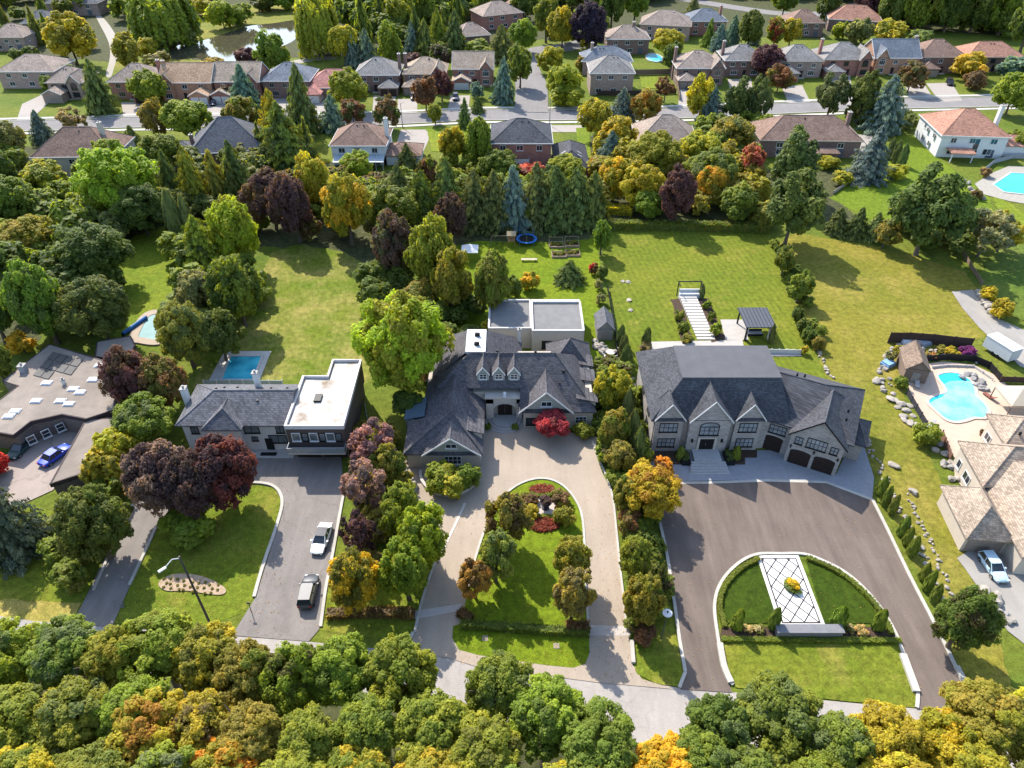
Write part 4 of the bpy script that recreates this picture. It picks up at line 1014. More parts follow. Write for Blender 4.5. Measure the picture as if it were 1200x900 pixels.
# ------------------------------------------------------------------ manor with three dormers (middle lot)
SLATE = shingle("dark slate shingles", (.118, .112, .118)); STUC = M("warm pale stone wall", (.50, .44, .37), .85, .09, 1.6, stain=.1)
hc = House("manor_house", "charcoal roofed manor with three small dormers and a stone arched entrance", (0, 0), 0, STUC, SLATE, "white")
hc.walls(-11.2, 11.9, 82.2, 92.5, 4.6); hc.walls(1.7, 11.9, 79.5, 82.3, 3.5, name="wall")
e5 = 5.55
mr = MB()
mr.slab([(-6.3, 86, 9), (-11.0, 82, e5), (1.2, 82, e5), (1.2, 79.1, 3.35), (12.3, 79.1, 3.35), (6.4, 86, 9)], .2)
mr.slab([(12.3, 79.1, 3.35), (12.3, 93, 3.35), (6.4, 86, 9)], .2).slab([(12.3, 93, 3.35), (-12, 93, 3.35), (-6.3, 86, 9), (6.4, 86, 9)], .2).slab([(-12, 93, 3.35), (-11.0, 82, e5), (-6.3, 86, 9)], .2)
ro = hc.put("roof", mr, SLATE); rc_ = MB()
for a, b in (((-6.3, 86, 9), (6.4, 86, 9)), ((12.3, 79.1, 3.35), (6.4, 86, 9)), ((-11, 82, e5), (-6.3, 86, 9))): rc_.tube(a, b, .1, n=5)
hc.put("ridge_cap", rc_, SLATE, ro)
# rear wing: steep sides and a flat white deck with two vents
rw = MB(); rw.slab([(-6.9, 86.2, 9.0), (-12.3, 86.2, 3.8), (-12.3, 97, 3.8), (-6.9, 92, 9)], .2).slab([(-4, 86.2, 9), (1.6, 86.2, 4), (1.6, 97, 4), (-4, 92, 9)], .2).slab([(-6.9, 92, 9), (-12.3, 97, 3.8), (1.6, 97, 4), (-4, 92, 9)], .2)
r2 = hc.put("roof", rw, SLATE); hc.walls(-11.9, 1.3, 92, 96.6, 3.9)
dk = hc.put("roof_deck", MB().box(-6.95, -3.95, 86.2, 92.05, 8.7, 9.12), M("white roof membrane", (.66, .65, .63), .7, .06, 1), r2)
for y in (88.0, 90.4): hc.put("vent", MB().box(-5.7, -5.1, y - .25, y + .25, 9.1, 9.5).box(-5.5, -4.9, y - .35, y - .1, 9.1, 9.75), BLACKM, dk)
# garage wing toward the street
hc.walls(-14.5, -4.35, 71.1, 78, 3.1); hc.walls(-13.0, -4.35, 78, 92, 3.1)
gw = MB(); gw.slab([(-14.95, 70.7, 3), (-4, 70.7, 3), (-8.4, 75.2, 6.9)], .2).slab([(-4, 70.7, 3), (-4, 84.5, 3), (-8.4, 84.5, 6.95), (-8.4, 75.2, 6.9)], .2)
gw.slab([(-8.4, 75.2, 6.9), (-8.4, 86, 6.95), (-12.9, 86, 3.4), (-13.4, 77.5, 3.0), (-14.95, 77.5, 3.0), (-14.95, 70.7, 3)], .2)
g1 = hc.put("roof", gw, SLATE); gc = MB()
for a, b in (((-8.4, 75.2, 6.9), (-8.4, 86, 6.95)), ((-8.4, 75.2, 6.9), (-14.95, 70.7, 3)), ((-8.4, 75.2, 6.9), (-4, 70.7, 3))): gc.tube(a, b, .1, n=5)
hc.put("ridge_cap", gc, SLATE, g1)
hc.hip(-12.4, -4.2, 70.35, 75.6, 3.05, 6.3, 'y', 0, .02, trim=WHITEM, wall=M("pale grey gable siding", (.40, .39, .34), .8, .06), ov=.55, th=.16)
hc.window(-8.3, 3.95, 1.55, .85, "f", 70.9, 2, 1); hc.window(-8.2, .75, 2.4, 1.55, "f", 71.1, 4, 2)
hc.put("eave_shelf", MB().box(-12.3, -4.3, 70.5, 71.05, 2.95, 3.08), SLATE)
# right front gable
hc.hip(.9, 9.0, 78.75, 84.6, 3.45, 7.4, 'y', 0, .02, trim=WHITEM, wall=M("pale grey gable siding", (.40, .39, .34)), ov=.55, th=.16)
hc.window(5.0, 4.3, 1.6, .95, "f", 79.3, 2, 1); hc.window(10.2, .9, 1.7, 1.3, "f", 79.5, 3, 2, "white"); hc.window(3.0, .5, 1.9, 1.4, "f", 79.5, 2, 1, "black")
for x in (-4.25, -1.95, .3): hc.dormer(x, 82.75, 86.0, 7.55, 8.95, 1.95, (1.1, 1.0), WHITEM, M("pale grey gable siding", (.40, .39, .34)))
# entrance bay
hc.put("entrance_bay", MB().box(-3.85, -2.75, 81.2, 82.3, 0, 4.4).box(.65, 1.5, 81.2, 82.3, 0, 4.4).box(-3.85, 1.5, 81.2, 82.3, 3.2, 4.3).box(-4.0, 1.65, 80.9, 82.3, 4.3, 4.55), M("light limestone", (.55, .49, .42), .8, .1, 2))
ar = MB(); n = 10
for k in range(n):
    a0, a1 = math.pi * k / n, math.pi * (k + 1) / n; cx, rr = -1.05, 1.7
    ar.add([(cx + rr * math.cos(q), y, min(3.25, 2.0 + rr * .7 * math.sin(q))) for y in (81.15, 81.5) for q in (a0, a1)] + [(cx + rr * math.cos(q), y, 3.25) for y in (81.15, 81.5) for q in (a0, a1)],
           [(0, 1, 5, 4), (2, 3, 7, 6), (0, 1, 3, 2)])
hc.put("arch", ar, M("light limestone", (.55, .49, .42)))
dr = hc.put("door", MB().box(-2.1, -1.08, 81.9, 82.0, .3, 2.6).box(-1.02, 0, 81.9, 82.0, .3, 2.6), M("dark wood door", (.035, .025, .022), .4, .2)); hc.put("handle", MB().box(-1.2, -1.12, 81.8, 81.9, 1.2, 1.5), CHROME, dr)
hc.put("finial", MB().lathe([(.28, 4.55), (.34, 4.7), (.12, 4.85), (.3, 5.1), (.22, 5.35), (.05, 5.5)], 10, None, -1.1, 81.2), WHITEM)
for k in range(3): hc.put("step", MB().lathe([(3.0 - .5 * k, .05), (3.0 - .5 * k, .13 * (k + 1))], 24, None, -1.1, 81.1), M("step stone", (.36, .34, .32), .85, .1))
hc.window(2.35, .9, .5, 1.4, "l", 1.7, 1, 2)
for y0, y1, x0, z in ((84.6, 87.2, 9.0, 3.6), (80.4, 83.0, 10.0, 3.1), (88.5, 91.0, 9.4, 3.5)):
    hc.put("dormer_wall", MB().box(x0, 12.3, y0, y1, 2.6, z + 1.2), STUC); hc.put("dormer_roof", MB().slab([(x0 - .6, y0 - .2, z + 2.0), (12.6, y0 - .2, z + 1.25), (12.6, y1 + .2, z + 1.25), (x0 - .6, y1 + .2, z + 2.0)], .15), SLATE)
hc.put("dormer_wall", MB().box(-6.6, -4.2, 73.6, 76.2, 3.0, 4.3), STUC); hc.put("dormer_roof", MB().slab([(-7.2, 73.4, 5.3), (-3.9, 73.4, 4.35), (-3.9, 76.4, 4.35), (-7.2, 76.4, 5.3)], .15), SLATE)
hc.hip(5.5, 12.6, 88.0, 95.6, 3.9, 7.6, 'y'); hc.walls(5.9, 12.2, 92.0, 95.2, 4.0)
hc.put("sunroom_roof", MB().slab([(-15.6, 77.6, 3.3), (-12.6, 77.6, 3.9), (-12.6, 82.0, 3.9), (-15.6, 82.0, 3.3)], .1), M("blue grey sunroom glass", (.10, .14, .18), .1, .1, 2, .6)); hc.walls(-15.4, -12.8, 77.8, 81.8, 3.1, M("sunroom wall", (.25, .28, .30)))
hc.put("terrace", MB().box(-14.4, -12.0, 90.5, 94.5, 0, 3.6).box(-14.4, -12.0, 94.4, 94.5, 3.6, 4.5).box(-14.4, -14.3, 90.5, 94.4, 3.6, 4.5), WHITEM)
hc.vents([(3.5, 86.2, 9.0), (7.6, 83.8, 7.2), (7.0, 82.5, 5.9), (-2.2, 86.4, 8.95)], .18)
hc.chimney(1.2, 95.6, 4, 6.6, .5, .5, WHITEM)
# flat roofed wing behind the manor
hp = House("flat_roofed_pavilion", "pale flat roofed building with two grey roof decks behind the dormered manor", (0, 0), 0, M("cream render", (.62, .57, .49), .85, .06, 1.2, stain=.08), None, "black", "building")
RF = M("grey roofing felt", (.205, .20, .195), .85, .12, .7, stain=.2)


def flat(h, x0, x1, y0, y1, z, par=.45, pw=.35, mat=None, cap=None, wall=None):
    h.walls(x0, x1, y0, y1, z, wall); r = h.put("roof", MB().box(x0 + pw - .01, x1 - pw + .01, y0 + pw - .01, y1 - pw + .01, z - .1, z + .02, h.F), mat)
    h.put("parapet", MB().box(x0, x1, y0 - .05, y0 + pw, z, z + par, h.F).box(x0, x1, y1 - pw, y1 + .05, z, z + par, h.F).box(x0 - .05, x0 + pw, y0 + pw, y1 - pw, z, z + par, h.F).box(x1 - pw, x1 + .05, y0 + pw, y1 - pw, z, z + par, h.F), cap or M('pale coping metal', (.55, .53, .50), .7, .08), r)
    return r


flat(hp, -4.0, 3.3, 99.6, 108.6, 3.9, .35, .28, RF); flat(hp, 3.32, 12.0, 98.2, 107.4, 4.3, .4, .3, RF)
hp.walls(3.4, 12.0, 107.5, 109.0, 4.0, name="annex"); hp.window(6, 1, 2, 1.6, "f", 98.2, 3, 1); hp.window(10, 1, 1.6, 1.6, "f", 98.2, 2, 1)

# ------------------------------------------------------------------ gabled stone mansion (right lot)
STONE = brickm("pale grey stone", (.40, .36, .325), (.46, .43, .40)); CHAR = shingle("charcoal slate shingles", (.088, .090, .10)); PALEROOF = M("grey roof deck felt", (.115, .115, .122), .85, .1, .5, stain=.12)
hm = House("stone_mansion", "stone mansion with three steep front gables and charcoal roof", (0, 0), 0, STONE, CHAR, "black"); hm.pane = M("pale window pane", (.30, .32, .33), .12, .35, .9, .6)  # panes in a mottled pale grey instead of the dark glass
hm.walls(19.9, 36.4, 75.0, 89.6, 6.0)
dm = hm.hip(19.3, 38.6, 74.3, 90.4, 6.0, 10.45, 'x', 4.5, 1.2, deck=7.4, rc=82.0, dmat=PALEROOF)
sm = MB()
for k in range(8): sm.box(23.9 + 1.66 * k, 23.94 + 1.66 * k, 78.4, 85.6, 10.505, 10.515)
hm.put("deck_seams", sm, M("felt seam", (.10, .10, .105)), dm)
for x0, x1, yf, z, zr in ((20.0, 23.9, 74.25, 6.05, 9.0), (24.7, 30.35, 73.65, 6.2, 10.0), (31.2, 35.0, 74.25, 6.05, 9.0)):
    hm.walls(x0, x1, yf + .35, 76, z)
    hm.hip(x0 - .25, x1 + .25, yf - .05, 77.4 if x1 - x0 < 5 else 78.2, z, zr, 'y', 0, .02, trim=WHITEM, ov=.3, th=.16); xm = (x0 + x1) / 2
    if x1 - x0 < 5:
        hm.window(xm, 3.6, 2.55, 1.65, "f", yf + .35, 4, 2); hm.window(xm, .75, 2.45, 1.6, "f", yf + .35, 4, 2)
    else: hm.window(xm, 3.55, 2.7, 1.6, "f", yf + .35, 4, 2, arch=True)
    hm.vents([(xm + .4, 77.3, zr - 1.0)], .1)
dm_ = hm.put("door", MB().box(26.55, 27.5, 73.9, 73.98, .9, 2.9).box(27.54, 28.5, 73.9, 73.98, .9, 2.9), M("black glazed door", (.02, .018, .018), .25, .1)); hm.put("handle", MB().box(27.35, 27.42, 73.8, 73.9, 1.7, 2.1), CHROME, dm_)
hm.put("door_surround", MB().box(26.2, 26.5, 73.8, 73.99, .9, 3.2).box(28.55, 28.85, 73.8, 73.99, .9, 3.2).box(26.5, 28.55, 73.8, 73.99, 2.95, 3.2), M("light limestone", (.55, .49, .42)))
for x in (25.4, 29.6): hm.put("wall_lamp", MB().box(x - .12, x + .12, 73.75, 73.99, 2.3, 2.85), BLACKM)
ES = M("grey granite step", (.42, .41, .40), .8, .1, 2)
hm.put("landing", MB().box(25.6, 29.4, 71.6, 73.98, 0, .88), ES)
for k in range(5): hm.put("step", MB().box(25.1 - .1 * k, 29.9 + .1 * k, 71.59 - .38 * (k + 1), 71.598 - .38 * k, 0, .74 - .15 * k), ES)
hm.window(79, 3.4, 1.6, 1.4, "l", 19.9, 3, 2); hm.window(84, 3.4, 1.6, 1.4, "l", 19.9, 3, 2); hm.window(79, .8, 1.6, 1.4, "l", 19.9, 3, 2)
# connecting wing and twin garage, turned toward the drive
hm.frame(35.6, 75.0, R(-27))
hm.walls(-.5, 9.5, .3, 12.5, 5.6); hm.hip(-1.2, 11.5, -.2, 13.2, 5.6, 9.3, 'x', .3, 5.6)
hm.window(1.75, 3.35, 2.3, 1.5, "f", .3, 4, 2); hm.garage(1.5, 2.7, 2.3, "f", .3, GD["d"])
hm.put("garage_arch", MB().add([(1.5 + 1.45 * math.cos(math.pi * k / 10), y, 2.3 + .5 * math.sin(math.pi * k / 10)) for y in (.22, .3) for k in range(11)], [tuple(range(11)), tuple(range(21, 10, -1))] + [(k, k + 1, 12 + k, 11 + k) for k in range(10)], hm.F), GD["d"])
hm.vents([(9.6, 1.5, 8.2), (9.6, 3.5, 8.2), (2, 7, 9.3), (3, 7.4, 9.2)], .13)
hm.frame(38.4, 72.5, R(-27)); hm.walls(0, 6.9, 0, 10, 5.4)
hm.hip(-.4, 7.3, -.35, 10.5, 5.3, 9.0, 'y', 0, 3.4, trim=BLACKM, ov=.35)
for x in (1.85, 5.05):
    hm.garage(x, 2.75, 2.25, "f", 0, GD["d"])
    hm.put("garage_arch", MB().add([(x + 1.4 * math.cos(math.pi * k / 10), y, 2.3 + .42 * math.sin(math.pi * k / 10)) for y in (-.07, 0.01) for k in range(11)], [tuple(range(11)), tuple(range(21, 10, -1))] + [(k, k + 1, 12 + k, 11 + k) for k in range(10)], hm.F), GD["d"])
hm.window(1.15, 3.75, 1.0, 1.25, "f", 0, 2, 2); hm.window(3.45, 3.7, 2.6, 1.75, "f", 0, 5, 2); hm.window(5.75, 3.75, 1.0, 1.25, "f", 0, 2, 2)
for x in (.35, 3.45, 6.55): hm.put("wall_lamp", MB().box(x - .1, x + .1, -.2, 0, 2.9, 3.35, hm.F), BLACKM)
hm.walls(6.9, 9.3, 4.5, 9.5, 3.4); hm.hip(5.0, 9.8, 4.0, 10.0, 3.4, 5.6, 'x', .02, 2.2)
hm.frame()
# terraces of the mansion
sheet("terrace", [G(735, 520), G(745, 500), Vector((19.9, 74.5, 0)), Vector((38.0, 74.5, 0)), Vector((45, 69.8, 0)), G(1005, 500), G(1024, 560), G(1022, 585), G(968, 564.5), G(900, 562.5), G(770, 565)], 0, PAVE, "blue grey paved terrace in front of the stone mansion", world=True)
kerb([(772, 566.5), (830, 566), (900, 563.5), (968, 565.5), (1022, 586)], "pale kerb between terrace and drive", .6, .02, smooth=False)
tb = BLACKM
kerb([(820, 566 - 16), (852, 551), (852, 546), (874, 546), (874, 538), (889, 538), (889, 530)], "dark paver band edging the entrance terrace", .3, .015, smooth=False, mat=M("dark paver", (.07, .07, .08), .8))
kerb([(782, 545), (806, 547), (820, 551)], "dark paver band by the shrub bed", .3, .015, smooth=False, mat=M("dark paver", (.07, .07, .08)))
kerb([(912, 541), (930, 549), (965, 561), (972, 563)], "dark paver band along the garage doors", .3, .015, smooth=False, mat=M("dark paver", (.07, .07, .08)))
sheet("flower_bed", [(757, 529), (808, 529), (808, 545), (785, 545), (757, 540)], 0, MULCH, "dark shrub bed left of the entrance steps"); sheet("flower_bed", [(851, 528), (887, 528), (887, 537), (873, 537), (873, 545), (851, 545)], 0, MULCH, "dark shrub bed between the entrance steps and the garage")
WALLP = M("grey planter stone", (.38, .36, .34), .85, .1, 2)
for (a, b, side) in ((23.9, 25.0, "left"), (30.1, 31.2, "right")):
    t = thing("planter_box", "square black planter with low dark shrubs on the " + ("pool side" if 0 else ("garage side" if side == "right" else "hedge side")) + " of the mansion steps", "planter", ((a + b) / 2, 72.6, 0))
    obj("box", MB().box(-.6, .6, -1.2, 1.2, 0, .7), BLACKM, t); c_ = obj("shrub", PROTO["bush"][0], parent=t, loc=(0, 0, .85)); c_.scale = (.55, 1.1, .4); c_.color = (*C["sp"], 0); c_["accent"] = [0., 0., 0.]
sheet("terrace", [(763, 401), (870, 399), (872, 409), (930, 410), (940, 418), (760, 418)], 0, M("white terrace paving", (.43, .40, .36), .8, .07, 1), "pale terrace behind the mansion")
sheet("terrace", [(844, 375), (872, 375), (877, 399), (850, 399)], 0, M("white terrace paving", (.43, .40, .36)), "pale square patio beside the black gazebo")

# ------------------------------------------------------------------ white house with flat roofed block (left lot)
WST = M("white render", (.62, .60, .57), .85, .06, 1.2, stain=.06)
hl_ = House("white_house", "white house with grey hip roof and a tall flat white roofed block", (0, 0), 0, WST, ROOFS["grey"], "black"); hl_.pane = M("grey window pane", (.14, .16, .17), .12, .35, .9, .6)  # pane colour is a mottled grey, lighter than the common glass
hl_.walls(-46.2, -31, 74.6, 82.6, 5.3); hl_.hip(-46.8, -30.8, 74.0, 83.2, 5.3, 7.9, 'x', 4.6, .02)
hl_.walls(-42.4, -37.8, 73.7, 75, 5.3); hl_.hip(-42.9, -37.3, 73.1, 78.4, 5.25, 7.3, 'y', 2.3, .02)
hl_.window(-44.6, 3.3, 1.1, 1.3, "f", 74.6, 2, 1); hl_.window(-44.6, .7, 1.0, 1.3, "f", 74.6, 1, 1)
for x, z, w_, h_ in ((-36.6, 3.4, 2.2, 1.4), (-32.6, 3.4, 1.2, 1.4), (-33.2, 1.5, 2.6, 1.5), (-36.5, 1.9, .9, .8)): hl_.window(x, z, w_, h_, "f", 74.6, 2, 1)
hl_.door(-34.6, 1.1, 2.2, 74.6, BLACKM); hl_.put("landing", MB().box(-38.6, -31.1, 72.9, 74.58, 0, .18), STONEC); hl_.put("doormat", MB().box(-35.9, -33.6, 73.3, 74.0, .18, .2), RUBBER)
DARKB = M("dark brown cladding", (.11, .085, .075), .7, .1, 1.5)
mb_ = MB().prism([(-30.8, 72.2), (-22.9, 72.2), (-22.9, 87.2), (-27.2, 87.2), (-27.2, 83.2), (-30.8, 83.2)], 2.7, 6.4); hl_.put("wall", mb_, DARKB)
hl_.put("wall", MB().box(-30.6, -23.1, 73.2, 83, 0, 2.7), DARKB); hl_.put("wall", MB().box(-27, -23.1, 83.1, 87, 0, 2.7), DARKB)
WR = M("white roof membrane stained", (.80, .76, .70), .75, .05, .5, c2=(.86, .84, .80)); t_ = WR.node_tree; b_ = t_.nodes["Principled BSDF"]
t_.links.new(mixc(t_, ramp(t_, noise(t_, .30, 6, .62, pos(t_)), [(.47, (0, 0, 0)), (.66, (1,) * 3)]), (.44, .42, .385), (.19, .14, .095)), b_.inputs["Base Color"])
fr_ = hl_.put("roof", MB().prism([(-30.5, 72.5), (-23.2, 72.5), (-23.2, 86.9), (-26.9, 86.9), (-26.9, 82.9), (-30.5, 82.9)], 6.38, 6.5), WR)
hl_.put("parapet", strip_mb([Vector(p) for p in ((-30.75, 72.25, 0), (-22.95, 72.25, 0), (-22.95, 87.15, 0), (-27.15, 87.15, 0), (-27.15, 83.15, 0), (-30.75, 83.15, 0))], .34, 6.3, 6.95, True), M("pale parapet cap", (.66, .62, .60), .6, .06), fr_)
hl_.put("skylight", MB().box(-28.1, -27.1, 77.6, 79.2, 6.5, 6.8), BLACKM, fr_)
for x, z in ((-29.6, 4.2), (-27.2, 4.2), (-24.9, 4.2)): hl_.window(x, z - .1, 1.2, 1.5, "f", 72.2, 1, 1, "white")
for x in (-28.4, -26.0, -23.8): hl_.window(x, 4.1, .9, 1.5, "f", 72.2, 1, 1, "black")
bl = hl_.put("balcony", MB().box(-30.8, -22.9, 70.9, 72.18, 2.75, 2.95), STONEC); hl_.put("balustrade", MB().box(-30.8, -22.9, 70.9, 70.96, 2.95, 3.9).box(-30.8, -30.74, 70.96, 72.18, 2.95, 3.9).box(-22.96, -22.9, 70.96, 72.18, 2.95, 3.9), M("grey balcony glass", (.22, .25, .27), .08, .1, 2, .6), bl)
for x in (-28.7, -25.0): hl_.garage(x, 3.2, 2.3, "f", 73.2, GD["d"])
hl_.chimney(-36.9, 81.2, 6, 9.0, .7, .7, WHITEM); hl_.chimney(-46.9, 79.4, 0, 7.6, .7, .9, WHITEM); hl_.vents([(-41.5, 80.4, 6.9), (-39.6, 80.4, 6.9), (-34.6, 80, 7.1), (-32.3, 80, 7.1), (-35.8, 77.2, 7.0), (-42.4, 79.8, 7.2)], .12)
hl_.put("terrace", MB().box(-31.5, -27.3, 83.3, 87.8, 0, .35), STONEC)

# ------------------------------------------------------------------ brown flat roofed house with skylights (far left)
FLT = M("brown gravel roof", (.29, .245, .205), .95, .14, .8, stain=.55, bmp=.3); DB = brickm("brown brick", (.17, .12, .095)); FAS = M("dark fascia", (.07, .05, .05), .7, .1)
hf = House("flat_roofed_house", "sprawling brown flat roofed brick house dotted with white skylights", (0, 0), 0, DB, FLT, "white")


def flatpoly(h, pts, z, th=.55, inset=.4, wall=None, mat=None, wz=None):
    P = [(p[0], p[1]) for p in pts]; cx = sum(p[0] for p in P) / len(P); cy = sum(p[1] for p in P) / len(P)
    r = h.put("roof", MB().prism(P, z - .02, z + .05), mat or FLT); V = [Vector((p[0], p[1], 0)) for p in P]
    h.put("fascia", strip_mb(V, .22, z - th, z + .1, True), FAS, r)
    h.put("wall", strip_mb([Vector((p[0] + (cx - p[0]) * .05, p[1] + (cy - p[1]) * .05, 0)) for p in P], .3, 0, z - .05, True), wall or h.w)
    return r


R1 = [G(58, 404, 3.5), G(102, 417, 3.5), G(134, 427, 3.5), G(135, 480, 3.5), G(101, 491, 3.5), G(73, 485.6, 3.5), G(36, 494, 3.5), G(15.6, 510, 3.5), G(-40, 500, 3.5), G(-40, 482, 3.5), G(0, 469, 3.5), G(22, 452.5, 3.5), G(3.3, 446.7, 3.5)]
rr = flatpoly(hf, R1, 3.5)
flatpoly(hf, [G(114, 401, 3.1), G(153, 394, 3.1), G(158, 404, 3.1), G(150, 424, 3.1), G(112, 418, 3.1)], 3.1)
flatpoly(hf, [G(101, 492.5, 3.05), G(134, 490, 3.05), G(142, 512, 3.05), G(120, 548, 3.05), G(81, 560, 3.05), G(59, 567.8, 3.05)], 3.05, wall=DB)
SKY = M("white skylight dome", (.82, .82, .84), .35, .04, 3)
for x0, y0 in ((55, 449), (117, 428.5), (109, 445), (86, 456), (94, 460), (71, 470), (81, 473.5), (42.5, 470), (18, 482), (10.5, 488)):
    c = G(x0, y0, 3.6); o = hf.put("skylight", MB().box(c.x - .75, c.x + .75, c.y - .5, c.y + .5, 3.5, 3.7).box(c.x - .65, c.x + .65, c.y - .4, c.y + .4, 3.7, 3.82, None), SKY, rr)
DECK = M("grey solar panel", (.10, .095, .09), .6, .2, 1)
p0, p1, p3 = G(62, 412, 3.62), G(98, 421, 3.62), G(38, 440, 3.62); eu, ev = (p1 - p0) / 4, (p3 - p0) / 3
for i in range(4):
    for j in range(3):
        if (i, j) in ((3, 2), (2, 2)): continue
        a = p0 + eu * (i + .05) + ev * (j + .05); q = [a, a + eu * .92, a + eu * .92 + ev * .9, a + ev * .9]
        hf.put("solar_panel", MB().prism([(v.x, v.y) for v in q], 3.58, 3.68), DECK, rr)
c = G(27, 432, 4); hf.chimney(c.x, c.y, 3, 4.6, .9, .9, M("grey chimney", (.35, .35, .37))); c = G(75, 449, 3.7); hf.chimney(c.x, c.y, 3.4, 4.3, .4, .4, WHITEM)
for p, q in (((73, 485.6), (15.6, 510)),):
    a, b = G(*p, 3.5), G(*q, 3.5); ang = math.atan2(b.y - a.y, b.x - a.x) + math.pi; hf.frame(b.x, b.y, ang); L_ = (a - b).length
    for u in (.25, .55, .85): hf.window(L_ * u, .9, 1.1, 1.4, "f", -.02, 1, 2)
    hf.frame()
kerb([(45, 508), (73, 506)], "grey entrance slab of the flat roofed house", 3.0, .02, mat=M("grey slab", (.33, .33, .33)))

# ------------------------------------------------------------------ tan roofed house by the kidney pool (right edge)
TAN = shingle("tan brown shingles", (.40, .315, .24)); CW = M("warm cream stucco", (.58, .50, .41), .85, .06, 1.2)
ht = House("tan_roofed_house", "cream house with tan hip roofs beside the kidney shaped pool", (0, 0), 0, CW, TAN, "white")
A_ = R(-6)
ht.frame(55.6, 56.3, A_)
ht.walls(0, 12.5, .4, 8.2, 3.1); ht.hip(-.5, 5.2, -.3, 8.6, 3.05, 6.0, 'y', 2.9, 2.9)
ht.hip(4.6, 16, -3, 14, 3.6, 8.2, 'y', 5.6, 5.6); ht.walls(5.0, 15.6, -2.6, 13.6, 3.7)
ht.garage(2.5, 4.2, 2.2, "f", .4, M("taupe garage door", (.30, .25, .21)))
ht.frame(60.5, 63.6, A_); ht.walls(.4, 12, .4, 8, 4.3); ht.hip(0, 14, 0, 8.6, 4.2, 7.6, 'x', 4.3, 4.3)
ht.frame(67.6, 71.5, A_); ht.walls(.3, 12, .3, 5.5, 4.2); ht.hip(0, 12, 0, 6.5, 4.1, 6.4, 'x', 3, 3)
ht.window(4, 1.0, 1.6, 1.3, "l", .3, 2, 1); ht.vents([(2, 1.2, 5.2), (6, 2, 6)], .13)
ht.frame(60.5, 63.6, A_); ht.window(4, 1.0, 1.8, 1.4, "l", .4, 2, 1); ht.window(6.6, 1.0, 1.0, 1.4, "l", .4, 1, 1); ht.frame()
